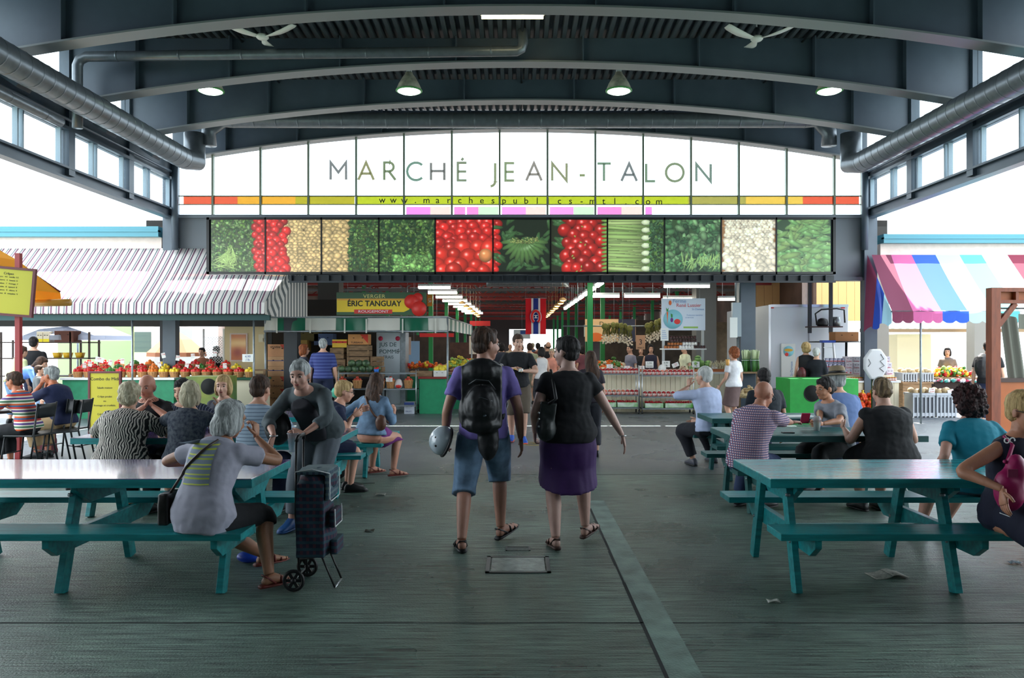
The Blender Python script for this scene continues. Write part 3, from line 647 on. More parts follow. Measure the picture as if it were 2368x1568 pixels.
# ================================================================= picnic tables
def paint(name, c, rough=.3, v=.25, coat=0): return mat(name, c, rough, var=v, scale=3, stretch=(1, 9, 9), bump=.12 if coat else .25, bscale=30, coat=coat)
M_tq = paint('turquoise_paint', (26, 136, 140)); M_tq2 = paint('turquoise_top', (52, 152, 160), .24, .3, .25)
M_purple = paint('violet_top', (80, 62, 118), .2, .15, .8); M_dg = paint('dark_green_paint', (26, 84, 84), .4); M_dgt = paint('dark_green_top', (54, 112, 112), .32)
def picnic(cx, cy, L, label, fx, top_m, body_m, z=.76, planks=1, w=.9, bolts=True, bz=.46, by=.60, rz=0):
    t = thing('picnic_table', (cx, cy, 0), label, 'picnic table', rz)
    m = MB(); hw = w/2; g = .012
    for k in range(planks):
        a = -hw+w*k/planks; b = -hw+w*(k+1)/planks; m.bb(-L/2, L/2, a+(g/2 if k else 0), b-(g/2 if k < planks-1 else 0), z-.05, z)
    m.obj('tabletop', top_m, t, bevel=.004)
    m = MB(); m.bb(-L/2-.001, L/2+.001, -hw-.001, -hw+.03, z-.062, z-.004); m.bb(-L/2-.001, L/2+.001, hw-.03, hw+.001, z-.062, z-.004); m.bb(-L/2-.002, -L/2+.02, -hw, hw, z-.062, z-.004); m.bb(L/2-.02, L/2+.002, -hw, hw, z-.062, z-.004)
    m.obj('tabletop_edge', body_m, t, bevel=.003)
    for s in (-1, 1): MB().bb(-L/2-.03, L/2+.03, s*by-.14, s*by+.14, bz-.045, bz).obj('bench', body_m, t, bevel=.004)
    for i, x in enumerate(fx):
        for s in (-1, 1): MB().beam((x, s*.26, z-.06), (x, s*.47, 0), .045, .095, up=(0, s, 0)).obj('leg', body_m, t, bevel=.003)
        o = .046
        mm = MB(); v = [(-.72, bz-.046), (.72, bz-.046), (.72, bz-.10), (.62, bz-.17), (-.62, bz-.17), (-.72, bz-.10)]
        mm.poly(v, x+o-.022, x+o+.022, ax='YZ'); mm.obj('bench_support', body_m, t, bevel=.003)
        mm = MB(); v = [(-hw+.05, z-.051), (hw-.05, z-.051), (hw-.05, z-.09), (.22, z-.2), (-.22, z-.2), (-hw+.05, z-.09)]
        mm.poly(v, x+o-.022, x+o+.022, ax='YZ'); mm.obj('top_support', body_m, t, bevel=.003)
        if bolts:
            for yy, zz in ((-.33, z-.13), (.33, z-.13), (-.4, bz-.13), (.4, bz-.13)): MB().lathe([(0, -.03), (.012, -.03), (.012, 0)], (x, yy, zz), 8, 'X').obj('bolt', M_galv, t)
    MB().bb(fx[0], fx[-1]+.07, -.02, .02, bz-.17, bz-.10).obj('stretcher', body_m, t, bevel=.003)
    return t
picnic(3.2, 5.66, 3.0, 'empty turquoise picnic table in the right foreground, woman with magenta bag at its end', (-1.33, -.27, .9), M_tq2, M_tq)
picnic(-3.3, 5.66, 3.05, 'turquoise picnic table with glossy violet top in the left foreground', (-.8, .26, 1.33), M_purple, M_tq)
picnic(-3.02, 7.98, 2.6, 'second violet topped picnic table on the left, with the zebra blouse woman', (-1.1, 0, 1.06), M_purple, M_tq)
picnic(-2.7, 10.2, 2.05, 'far left picnic table at which the girl in denim jacket sits', (-.85, .8), M_purple, M_tq)
picnic(3.1, 8.12, 1.95, 'dark green plank picnic table where the bald man and woman sit', (-.8, .72), M_dgt, M_dg, planks=5, w=.84)
picnic(3.45, 9.95, 2.1, 'farthest dark green picnic table on the right, beside the white haired man', (-.85, .8), M_dgt, M_dg, planks=5, w=.8)
# ================================================================= people
from mathutils import noise as mn
def vn(v): v = Vector(v); v.normalize(); return v
def loft(mb, rings, n=18, p=2.2):
    vs = []; fs = []
    for c, R, U, rx, ry in rings:
        for k in range(n):
            t = 2*pi*k/n; a, b = math.cos(t), math.sin(t)
            a = math.copysign(abs(a)**(2/p), a); b = math.copysign(abs(b)**(2/p), b); vs.append(c+R*(a*rx)+U*(b*ry))
    for i in range(len(rings)-1):
        for k in range(n): fs.append((i*n+k, i*n+(k+1) % n, (i+1)*n+(k+1) % n, (i+1)*n+k))
    fs += [tuple(reversed(range(n))), tuple((len(rings)-1)*n+k for k in range(n))]
    mb.add(vs, fs, True)
def cr(P, t):
    """Catmull-Rom through a list of tuples at parameter t in [0, len-1]"""
    m = len(P)-1; i = min(int(t), m-1); f = t-i
    p0, p1, p2, p3 = P[max(i-1, 0)], P[i], P[i+1], P[min(i+2, m)]
    return tuple(.5*((2*b)+(-a+c)*f+(2*a-5*b+4*c-d)*f*f+(-a+3*b-3*c+d)*f**3) for a, b, c, d in zip(p0, p1, p2, p3))
def limb(mb, path, rads, t0=0, t1=None, off=0, n=12, step=.25):
    C = [tuple(p)+(r,) for p, r in zip(path, rads)]; t1 = len(C)-1 if t1 is None else t1
    k = max(2, int((t1-t0)/step)+1); q = [cr(C, t0+(t1-t0)*i/(k-1)) for i in range(k)]
    mb.tube([v[:3] for v in q], [v[3]+(off(i/(k-1)) if callable(off) else off) for i, v in enumerate(q)], n)
    return q
def ik(A, C, l1, l2, pole):
    A = Vector(A); C = Vector(C); d = C-A; L = d.length
    if L > (l1+l2)*.999: C = A+d*((l1+l2)*.999/L); d = C-A; L = d.length
    L = max(L, abs(l1-l2)*1.05+.001); u = d.normalized(); a = (l1*l1-l2*l2+L*L)/(2*L); hgt = math.sqrt(max(0, l1*l1-a*a))
    p = Vector(pole); p = p-u*p.dot(u); p.normalize(); return A+u*a+p*hgt, C
def remeshed(mb, voxel, smooth=2, disp=None):
    me = mb.mesh('tmp', M_ink); o = bpy.data.objects.new('tmp', me); COL.objects.link(o)
    r = o.modifiers.new('r', 'REMESH'); r.mode = 'VOXEL'; r.voxel_size = voxel; r.use_smooth_shade = True
    if smooth: q = o.modifiers.new('s', 'SMOOTH'); q.factor = .5; q.iterations = smooth
    dg = bpy.context.evaluated_depsgraph_get(); out = bpy.data.meshes.new_from_object(o.evaluated_get(dg))
    bpy.data.objects.remove(o, do_unlink=True); bpy.data.meshes.remove(me); out.materials.clear()
    if disp:
        n = len(out.vertices); co = np.empty(n*3); no = np.empty(n*3); out.vertices.foreach_get('co', co); out.vertices.foreach_get('normal', no)
        co = co.reshape(-1, 3); no = no.reshape(-1, 3); d = np.array([disp(Vector(c)) for c in co]); co += no*d[:, None]
        out.vertices.foreach_set('co', co.ravel()); out.update()
    for p in out.polygons: p.use_smooth = True
    return out
def put(me, name, mats, parent):
    for m in (mats if isinstance(mats, (list, tuple)) else [mats]): me.materials.append(m)
    me.name = name; o = bpy.data.objects.new(name, me); COL.objects.link(o); o.parent = parent; return o
def hand(mb, wr, d, pn, side, s, curl=.5, spread=1):
    d = vn(d); pn = Vector(pn); pn = pn-d*pn.dot(d); pn = vn(pn); T = d.cross(pn)*side
    loft(mb, [(wr+d*(-.012*s), T, pn, .022*s, .018*s), (wr+d*.02*s, T, pn, .028*s, .017*s), (wr+d*.055*s, T, pn, .038*s, .015*s), (wr+d*.088*s, T, pn, .04*s, .012*s), (wr+d*.094*s, T, pn, .03*s, .006*s)], 12, 2.6)
    for i, (o, L, r) in enumerate(((.029, .07, .0088), (.0098, .079, .009), (-.0098, .073, .0086), (-.028, .057, .0078))):
        p = wr+d*.084*s+T*o*s; dd = vn(d+T*(o*1.2*spread)); pts = [p-dd*.01*s]; c = curl*(.8+.15*i)
        for j, f in enumerate((.45, .3, .25)):
            ang = c*(.6 if j == 0 else .9 if j == 1 else .6); ax = dd.cross(pn)
            dd = vn(Matrix.Rotation(ang, 3, ax) @ dd); p = p+dd*(L*f*s); pts.append(p.copy())
        mb.tube(pts, [r*s, r*1.03*s, r*.95*s, r*.7*s], 8); mb.ell(pts[-1], (r*.72*s,)*3, 8, 5)
    p = wr+d*.022*s+T*.024*s; dd = vn(T*.75+d*.75+pn*.35); pts = [p-dd*.01*s, p+dd*.018*s]; p = p+dd*.04*s; pts.append(p.copy()); dd = vn(dd+d*.5+pn*.25*curl); p = p+dd*.03*s; pts.append(p.copy())
    mb.tube(pts, [.012*s, .0125*s, .0105*s, .008*s], 8); mb.ell(pts[-1], (.0085*s,)*3, 8, 5)
SKINS = {}
def skin(c):
    if c not in SKINS: SKINS[c] = mat('skin_%d' % len(SKINS), c, .5, var=.07, scale=12, bump=.08, bscale=120)
    return SKINS[c]
def hairm(name, c, c2): return mat(name, c, .62, spec=.3, c2=c2, scale=26, stretch=(1.6, 1.6, .25), bump=.9, bscale=70)
H_brown = hairm('hair_brown', (44, 30, 22), (78, 52, 36)); H_dark = hairm('hair_dark', (18, 16, 17), (38, 32, 32)); H_grey = hairm('hair_grey', (118, 122, 122), (186, 190, 188))
H_blond = hairm('hair_blond', (150, 120, 76), (208, 178, 124)); H_gb = hairm('hair_grey_blond', (158, 146, 118), (206, 196, 168)); H_red = hairm('hair_auburn', (104, 52, 26), (162, 92, 50)); H_silver = hairm('hair_silver', (168, 170, 168), (214, 214, 210)); H_dred = hairm('hair_dark_red', (36, 18, 20), (66, 32, 32))
def cl(name, c, **k): return mat(name, c, k.pop('rough', .85), var=k.pop('var', .1), scale=k.pop('scale', 5), bump=k.pop('bump', .55), bscale=k.pop('bscale', 9), **k)
C_lens = mat('spectacle_lens', (40, 40, 44), .1); M_eyew = mat('eye_white', (168, 158, 150), .4); M_iris = mat('iris', (40, 34, 30), .2); M_lip = mat('lips', (148, 78, 70), .5); M_brow = mat('brows', (60, 46, 38), .8)
LOD = {0: (.0085, .012, .010), 1: (.0105, .015, .013), 2: (.015, .02, .02)}
def person(x, y, head, label, h=1.7, wt=1.0, sex='m', sk=(196, 146, 118), top=None, bot=None, hair=None, shoe=None, pel=None, lean=0, bend=0, side=0, twist=0, hy=0, hp=0,
           fl=None, fr=None, ty=(8, -8), tp=(0, 0), al=None, ar=None, pl=None, pr=None, ex=None, lod=0, glasses=None, hat=None, curl=(.5, .5), pn=(None, None), hd=(None, None), belly=0, group=None, z0=0, browm=None, feet=True, legs=True):
    s = h/1.7; ts = LOD[lod]; root = thing('person', (x, y, z0), label, 'person', math.radians(head), group)
    Rinv = Euler((0, 0, -math.radians(head))).to_matrix(); O = Vector((x, y, z0))
    def loc(v, dflt):
        if v is None: return Vector(dflt)
        if v[0] == 'w': return Rinv @ (Vector(v[1:])-O)
        return Vector(v)
    fem = sex == 'f'
    P = loc(pel, (0, 0, .93*s)); sit = P.z < .75*s
    X = Vector((1, 0, 0))
    d0 = vn((math.sin(math.radians(side)), math.sin(math.radians(lean)), math.cos(math.radians(lean))))
    d1 = vn((math.sin(math.radians(side)), math.sin(math.radians(lean+bend)), math.cos(math.radians(lean+bend))))
    def spine(t):
        t = t*s; a = .16*s
        if t < a: return P+d0*t
        k = min(1, (t-a)/(.14*s)); dd = (d0*(1-k)+d1*k).normalized(); return P+d0*a+(d0*.5+dd*.5).normalized()*(t-a) if k < 1 else P+d0*a+(d0*.5+d1*.5).normalized()*(.14*s)+d1*(t-a-.14*s)
    def frame(t):
        k = max(0, min(1, t/.3)); dd = (d0*(1-k)+d1*k).normalized(); R = Matrix.Rotation(math.radians(twist)*k, 3, dd) @ (X-dd*X.dot(dd)).normalized(); return R, dd.cross(R)
    if fem: TR = [(-.10, .11, .09), (-.05, .162, .115), (.02, .178, .12), (.10, .155, .105), (.18, .126, .092), (.27, .137, .104), (.36, .148, .112), (.43, .152, .098), (.47, .136, .084), (.5, .10, .07), (.525, .066, .06), (.55, .05, .052)]; shx = .160
    else: TR = [(-.10, .11, .09), (-.05, .152, .108), (.03, .158, .112), (.10, .148, .104), (.18, .142, .10), (.28, .158, .11), (.37, .172, .116), (.44, .172, .106), (.475, .158, .092), (.505, .118, .078), (.53, .08, .066), (.56, .058, .058)]; shx = .183
    w2 = wt**.5
    def tor(mb, t0, t1, off=0, hem=0):
        rs = []; k = 14; mid = TR
        for i in range(k+1):
            t = t0+(t1-t0)*i/k
            j = 0
            while j < len(mid)-2 and mid[j+1][0] < t: j += 1
            f = max(0, min(1, (t-mid[j][0])/(mid[j+1][0]-mid[j][0]))); f = f*f*(3-2*f)*.5+f*.5
            rx = mid[j][1]*(1-f)+mid[j+1][1]*f; ry = mid[j][2]*(1-f)+mid[j+1][2]*f
            q = wt if t < .4 else 1+(wt-1)*max(0, (.53-t)/.13)
            b = belly*max(0, 1-abs(t-.14)/.2); R, U = frame(t); hm = hem*max(0, 1-(t-t0)/.12)
            o = off if t < .49 else off*max(.25, 1-(t-.49)/.05)
            rs.append((spine(t)+U*b*.5*s, R, U, (rx*q*s)+o+hm+b*.35*s, (ry*q*s)+o+hm+b*.5*s))
        loft(mb, rs)
    Rm, Um = frame(.45); shl = {}
    for sd in (-1, 1): shl[sd] = spine(.432)+Rm*(sd*(shx+(wt-1)*.08)*s)
    # limbs
    arms = {}; la, lf = .285*s, .25*s
    for sd, tgt, pole, hdv, nv in ((-1, al, pl, hd[0], pn[0]), (1, ar, pr, hd[1], pn[1])):
        S = shl[sd]; dflt = S+Vector((sd*(.07+.08*(wt-1)), .04, -.52*s)); wr = loc(tgt, dflt); E, wr = ik(S, wr, la, lf, pole or (sd*.35, -1, -.1)); arms[sd] = (S, E, wr, hdv, nv)
    lg = {}; l1, l2 = .425*s, .415*s
    for sd, tgt in ((-1, fl), (1, fr)):
        hp_ = P+frame(0)[0]*(sd*.09*s*w2)+d0*(-.03*s); A = loc(tgt, (sd*.10*s, (.34*s if sit else 0), .085*s)); K, A = ik(hp_, A, l1, l2, (sd*.12, 1, .45 if sit else 0)); lg[sd] = (hp_, K, A)
    ARr = [.05*w2*s, .046*w2*s, .038*w2*s, .037*w2*s, .023*s] if not fem else [.045*w2*s, .042*w2*s, .035*w2*s, .033*w2*s, .021*s]
    def armpath(sd): S, E, W_, _, _ = arms[sd]; return [S+Rm*(-sd*.01), S.lerp(E, .45), E, E.lerp(W_, .35), W_]
    LGr = [.088*w2*s, .08*w2*s, .056*w2*s, .056*w2*s, .036*s]
    def legpath(sd): a, k, b = lg[sd][:3]; bk = Vector((0, -.012*s, 0)); return [a, a.lerp(k, .45), k, k.lerp(b, .33)+bk, b]
    # head frame
    hbase = spine(.535); hyr, hpr = math.radians(hy), math.radians(hp)
    HR = Matrix.Rotation(hyr, 3, 'Z') @ frame(.5)[0]; hl = math.radians((lean+bend)*.35)-0*hpr
    up0 = vn((0, math.sin(hl), math.cos(hl))); HU = vn(up0-HR*up0.dot(HR)); HF = HU.cross(HR); Mp = Matrix.Rotation(hpr, 3, HR); HU = Mp @ HU; HF = Mp @ HF
    HC = hbase+vn(d1*.5+Vector((0, 0, .5)))*(.045*s)+HU*(.09*s)+HF*(.018*s); hs = s*1.07 if fem else s*1.08
    def hp3(a, b, c): return HC+HR*(a*hs)+HF*(b*hs)+HU*(c*hs)
    HM = Matrix((HR, HF, HU)).transposed()
    def he(mb, c, r, n=16, m=12): mb.ell(hp3(*c), (r[0]*hs, r[1]*hs, r[2]*hs), n, m, HM)
    # ---- body
    B = MB(); tor(B, -.10, .55)
    B.tube([spine(.49), spine(.53)+Um*.0, hp3(0, -.02, -.06)], [.062*s*w2, .054*s*w2, .05*s*w2], 14)
    he(B, (0, -.018, .028), (.074, .094, .088)); he(B, (0, .02, -.02), (.062, .07, .085)); he(B, (0, .038, -.075), (.045, .045, .032)); he(B, (0, .062, -.092), (.022, .02, .018)); he(B, (0, .055, .03), (.056, .035, .03))
    he(B, (-.038, .052, -.035), (.022, .025, .025), 10, 8); he(B, (.038, .052, -.035), (.022, .025, .025), 10, 8); he(B, (0, .082, -.055), (.022, .012, .016), 10, 8)
    B.tube([hp3(0, .083, .018), hp3(0, .1, -.012), hp3(0, .108, -.026)], [.009*hs, .012*hs, .013*hs], 8); he(B, (0, .098, -.03), (.018, .013, .011), 10, 8)
    for sd in (-1, 1):
        he(B, (sd*.074, -.012, -.008), (.011, .02, .032), 10, 8)
        ph = armpath(sd); limb(B, ph, ARr); B.ell(shl[sd]-Rm*(sd*.012), (.047*s*w2,)*3)
        if legs: limb(B, legpath(sd), LGr)
    me = remeshed(B, ts[0], 2)
    X2 = MB(); X2.smooth = True; X2.cur = 0
    for sd in (-1, 1):
        S, E, W_, hdv, nv = arms[sd]; d = vn(Vector(hdv)) if hdv else vn(W_-E); nn = Vector(nv) if nv else Vector((-sd, .1, 0)); hand(X2, W_+d*.01, d, nn, sd, s*(.92 if fem else 1), curl[0 if sd < 0 else 1])
        if feet and legs:
            A = lg[sd][2]; yw = math.radians(ty[0 if sd < 0 else 1]); pt = math.radians(tp[0 if sd < 0 else 1]); fd = Euler((-pt, 0, yw)).to_matrix() @ Vector((0, 1, 0)); fu = Euler((-pt, 0, yw)).to_matrix() @ Vector((0, 0, 1)); fr_ = fd.cross(fu)
            lg[sd] = lg[sd]+(fd, fu, fr_)
            if shoe and shoe[0] == 'sandal':
                loft(X2, [(A-fd*.05*s-fu*.045*s, fr_, fu, .02*s, .016*s), (A-fd*.03*s-fu*.038*s, fr_, fu, .032*s, .036*s), (A+fd*.03*s-fu*.03*s, fr_, fu, .034*s, .042*s), (A+fd*.1*s-fu*.05*s, fr_, fu, .043*s, .026*s), (A+fd*.155*s-fu*.062*s, fr_, fu, .045*s, .016*s), (A+fd*.19*s-fu*.068*s, fr_, fu, .034*s, .01*s)], 12)
                for q in range(5): u = (q-2)*.017; X2.ell(A+fd*(.195-.012*abs(q-(1 if sd > 0 else 3)))*s-fu*.066*s+fr_*u*s, (.01*s,)*3, 8, 5)
    X2.cur = 1
    for sd in (-1, 1): he(X2, (sd*.031, .074, .008), (.0125, .0125, .009), 10, 8)
    X2.cur = 2
    for sd in (-1, 1): he(X2, (sd*.031, .0825, .008), (.0074, .005, .0074), 8, 6)
    X2.cur = 3; he(X2, (0, .0905, -.052), (.021, .006, .0045), 12, 6); he(X2, (0, .0895, -.06), (.018, .006, .005), 12, 6)
    X2.cur = 4
    for sd in (-1, 1): X2.tube([hp3(sd*.016, .087, .027), hp3(sd*.032, .086, .032), hp3(sd*.05, .074, .027)], [.003*hs, .0042*hs, .002*hs], 6)
    xm = X2.mesh('x', M_ink); bm = bmesh.new(); bm.from_mesh(me); bm.from_mesh(xm); bm.to_mesh(me); bm.free(); bpy.data.meshes.remove(xm)
    put(me, 'body', [skin(sk), M_eyew, M_iris, M_lip, browm or M_brow], root)
    # ---- top garment: (name, material, sleeve 0..4, hem t, looseness)
    if top:
        nm, m, sl_, hem, lo = top[:5]; T_ = MB(); tor(T_, hem, .518, .013+lo*.5, lo)
        if fem:
            R, U = frame(.34)
            for sd in (-1, 1): T_.ell(spine(.335)+R*(sd*.068*s*wt)+U*(.082*s*wt), (.062*s*w2, .055*s*w2, .06*s*w2), 12, 8)
        for sd in (-1, 1):
            ph = armpath(sd)
            if sl_ > 0: T_.ell(shl[sd]-Rm*(sd*.012), (.05*s*w2+.02,)*3); limb(T_, ph, ARr, 0, sl_, lambda f: .012+lo*.3+(.006 if sl_ < 2 else 0)*f)
            elif sl_ == 0: T_.ell(shl[sd]-Rm*(sd*.035), (.045*s*w2+.01, .055*s*w2+.01, .05*s*w2+.01))
        def wr_(v): return .0055*mn.noise(Vector((v.x*9, v.y*9, v.z*20)))+.003*mn.noise(v*30)
        put(remeshed(T_, ts[1], 2, wr_ if lod < 2 else None), nm, m, root)
        if len(top) > 5:       # neckline insert or second layer: (name, material, half width, t0, t1)
            nm2, m2, hw_, a, b = top[5]; I_ = MB(); rs = []
            for i in range(7):
                tt = a+(b-a)*i/6; R, U = frame(tt); bx = (.125+.018*math.sin(pi*min(1, max(0, (tt-.1)/.4))))*s*wt
                rs.append((spine(tt)+U*(bx*.92), R, U, hw_*(1.15 if i < 6 else .8)*s, .045*s+.012))
            loft(I_, rs, 14); put(remeshed(I_, ts[1], 2), nm2, m2, root)
    if bot:
        nm, m, kind, cut, lo = bot[:5]; Q = MB()
        if kind == 'legs':
            tor(Q, -.10, .07, .008+lo*.15)
            for sd in (-1, 1): limb(Q, legpath(sd), LGr, 0, cut, lambda f: .012+lo*(.4+.6*f))
        else:
            a, b = (lg[-1][1]+lg[1][1])/2, (lg[-1][2]+lg[1][2])/2; end = P.lerp(a, cut) if cut <= 1 else a.lerp(b, cut-1)
            kx = abs(lg[1][1].x-lg[-1][1].x)/2+.075*s+lo; R = X; st = [P+d0*.07*s, P+d0*.01*s, P.lerp(end, .25)+Vector((0, 0, .03 if sit else 0)), P.lerp(end, .6), end]; wd = [.148*wt*s, .168*wt*s, .18*wt*s, .165*wt*s+lo*.5, kx]; dp = [.095*wt*s, .112*wt*s, (.122 if not sit else .12)*wt*s, .125*wt*s, .1*s+lo+(0 if sit else abs(lg[1][1].y-lg[-1][1].y)/2+.03)]
            rs = []
            for i in range(len(st)):
                dd = vn(st[min(i+1, len(st)-1)]-st[max(i-1, 0)]); U = vn(R.cross(dd)); rs.append((st[i], R, U, wd[i]+.01, dp[i]+.01))
            if cut > 1 and sit: rs[-1] = (end, R, Vector((0, 1, 0)), kx, .1*s)
            loft(Q, rs, 24)
        def wr2(v): return .006*mn.noise(Vector((v.x*12, v.y*12, v.z*6)))
        put(remeshed(Q, ts[1], 2, wr2 if lod < 2 else None), nm, m, root)
    if hair:
        st, m = hair; Hh = MB(); dsp = None
        if st in ('short', 'crop', 'bob', 'long', 'bun', 'thick'):
            k = 1.0 if st != 'thick' else 1.06
            he(Hh, (0, -.024, .04), (.083*k, .1*k, .09*k), 20, 14); he(Hh, (0, -.052, -.015), (.07, .06, .062), 16, 10)
            if st != 'crop': he(Hh, (0, .03, .085), (.06, .045, .036), 14, 8)
        if st == 'bob':
            for sd in (-1, 1): he(Hh, (sd*.062, -.022, -.025), (.034, .072, .088), 14, 10)
            he(Hh, (0, -.062, -.05), (.08, .056, .09), 16, 10)
        if st == 'long':
            for sd in (-1, 1): he(Hh, (sd*.06, -.03, -.04), (.036, .065, .11), 14, 10)
            he(Hh, (0, -.075, -.1), (.1, .05, .16), 16, 10); he(Hh, (.02, -.1, -.22), (.115, .045, .13), 16, 10)
        if st == 'bun': he(Hh, (0, -.125, -.02), (.036, .034, .034), 12, 8)
        if st == 'curly':
            he(Hh, (0, -.03, .035), (.112, .12, .105), 20, 14); he(Hh, (0, -.055, -.05), (.12, .085, .085), 18, 12)
            dsp = lambda v: .02*mn.noise(v*34)+.012*mn.noise(v*70)
        if st == 'fluffy':
            he(Hh, (0, -.028, .035), (.098, .112, .102), 20, 14); he(Hh, (0, -.06, -.035), (.094, .07, .075), 18, 12); dsp = lambda v: .012*mn.noise(v*26)+.008*mn.noise(v*60)
        if st == 'fringe':
            he(Hh, (0, -.052, -.04), (.068, .05, .034), 16, 10)
            for sd in (-1, 1): he(Hh, (sd*.064, -.03, -.01), (.014, .04, .03), 10, 8)
        dsp = dsp or (lambda v: .007*mn.noise(Vector((v.x*38, v.y*38, v.z*7)))+.003*mn.noise(v*60))
        put(remeshed(Hh, ts[2]*.75, 1, dsp), 'hair', m, root)
    if shoe and feet and legs:
        kd, m = shoe[:2]
        for sd in (-1, 1):
            A, (fd, fu, fr_) = lg[sd][2], lg[sd][3:]; mb = MB()
            if kd == 'shoe':
                loft(mb, [(A-fd*.075*s-fu*.05*s, fr_, fu, .022*s, .022*s), (A-fd*.055*s-fu*.035*s, fr_, fu, .036*s, .045*s), (A+fd*.02*s-fu*.022*s, fr_, fu, .041*s, .056*s), (A+fd*.09*s-fu*.045*s, fr_, fu, .046*s, .036*s), (A+fd*.155*s-fu*.056*s, fr_, fu, .047*s, .025*s), (A+fd*.2*s-fu*.062*s, fr_, fu, .032*s, .016*s)], 14, 2.6)
                so = put(mb.mesh('shoe', []), 'shoe', m, root); mb = MB()
                loft(mb, [(A-fd*.082*s-fu*.076*s, fr_, fu, .022*s, .011*s), (A-fd*.05*s-fu*.075*s, fr_, fu, .038*s, .012*s), (A+fd*.09*s-fu*.075*s, fr_, fu, .049*s, .011*s), (A+fd*.17*s-fu*.074*s, fr_, fu, .047*s, .01*s), (A+fd*.21*s-fu*.07*s, fr_, fu, .026*s, .008*s)], 14, 2.8); put(mb.mesh('sole', []), 'sole', shoe[2] if len(shoe) > 2 else m, so)
                if len(shoe) > 3:
                    mb = MB()
                    for q in range(4): c = A+fd*(.04+.028*q)*s-fu*(.005+.013*q)*s; mb.tube([c-fr_*.022*s, c+fu*.014*s, c+fr_*.022*s], .004*s, 6)
                    put(mb.mesh('laces', []), 'laces', shoe[3], so)
            else:
                loft(mb, [(A-fd*.075*s-fu*.074*s, fr_, fu, .024*s, .012*s), (A-fd*.05*s-fu*.073*s, fr_, fu, .036*s, .014*s), (A+fd*.09*s-fu*.078*s, fr_, fu, .05*s, .01*s), (A+fd*.17*s-fu*.08*s, fr_, fu, .048*s, .008*s), (A+fd*.215*s-fu*.078*s, fr_, fu, .03*s, .006*s)], 14, 2.8)
                so = put(mb.mesh('sandal', []), 'sandal', m, root); mb = MB()
                for q, (a, rr, zz) in enumerate(((.13, .05, -.045), (.075, .046, -.02))): mb.tube([A+fd*a*s-fu*.07*s-fr_*rr*s, A+fd*a*s+fu*(zz-.01)*s-fr_*rr*.8*s, A+fd*(a+.01)*s+fu*zz*s, A+fd*a*s+fu*(zz-.01)*s+fr_*rr*.8*s, A+fd*a*s-fu*.07*s+fr_*rr*s], .009*s, 8)
                mb.tube([A+fd*.03*s-fu*.06*s-fr_*.04*s, A-fd*.045*s-fu*.0*s-fr_*.02*s, A-fd*.045*s-fu*.0*s+fr_*.02*s, A+fd*.03*s-fu*.06*s+fr_*.04*s], .007*s, 8); put(mb.mesh('strap', []), 'strap', m, so)
    if glasses:
        g = MB()
        for sd in (-1, 1):
            c = hp3(sd*.033, .1, .006); g.cur = 0; g.tube([c+HR*(.026*math.cos(a)*hs)+HU*(.019*math.sin(a)*hs) for a in [2*pi*k/14 for k in range(14)]], .0024, 6, closed=True)
            g.tube([hp3(sd*.059, .098, .012), hp3(sd*.078, .05, .01), hp3(sd*.08, -.01, .008)], .0024, 6)
            if glasses == 'sun': g.cur = 1; g.ell(c, (.025*hs, .003, .018*hs), 12, 6, HM)
        g.cur = 0; g.tube([hp3(-.009, .104, .01), hp3(.009, .104, .01)], .0025, 6); g.obj('spectacles', [M_blackp, C_lens], root)
    if hat:
        g = MB(); prof = [(.165, -.005), (.17, .0), (.1, .012), (.088, .02), (.084, .08), (.06, .105), (0, .108)]; vs = []
        g.lathe(prof, n=28, sx=.95, sy=1.12); g.v = [tuple(hp3(v[0], v[1]-.015, v[2]+.065)) for v in g.v]; ho = g.obj('hat', hat, root)
        g = MB(); g.lathe([(.092, .02), (.0925, .045), (.088, .046)], n=28, sx=.95, sy=1.12); g.v = [tuple(hp3(v[0], v[1]-.015, v[2]+.065)) for v in g.v]; g.obj('hat_band', M_blackp, ho)
    root['_i'] = 0; del root['_i']
    return root, dict(P=P, sh=shl, arms=arms, lg=lg, hp3=hp3, HR=HR, HF=HF, HU=HU, spine=spine, frame=frame, s=s, M=Matrix.Translation(O) @ Euler((0, 0, math.radians(head))).to_matrix().to_4x4())
# ================================================================= the cast
from mathutils.bvhtree import BVHTree
M_denim = cl('denim', (104, 132, 160), var=.3, scale=9); M_navy = cl('navy_cloth', (22, 32, 62)); M_blackc = cl('black_cloth', (17, 19, 24)); M_bag = mat('black_nylon', (13, 14, 18), .5, bump=.5, bscale=14)
M_khaki = cl('khaki_brown', (84, 74, 62)); M_brsand = mat('brown_sandal', (70, 44, 36), .5); M_redsand = mat('red_brown_sandal', (110, 42, 34), .5)
SK1, SK2, SK3, SK4 = (176, 128, 108), (190, 152, 138), (206, 158, 132), (164, 116, 88)
def W(px, py, Y): return ('w', PX(px, Y), Y, PZ(py, Y))
def child(root, nm): return [c for c in root.children if c.name.split('.')[0] == nm][0]
def patch(root, garment, name, m, cx, cz, w_, h_, diry=1, off=.006, rz=0, n=10):
    """a flat piece laid onto a garment: grid cast onto its surface along local y"""
    g = child(root, garment); bv = BVHTree.FromPolygons([v.co for v in g.data.vertices], [list(p.vertices) for p in g.data.polygons]); d = Vector((0, diry, 0)); mb = MB()
    def fn(u, v):
        p = Vector((cx+(u-.5)*w_, -diry*1.2, cz+(v-.5)*h_)); hit = bv.ray_cast(p, d)[0]
        return (hit if hit else Vector((p.x, -diry*.12, p.z)))-d*off
    mb.grid(fn, n, n); return mb.obj(name, m, root)
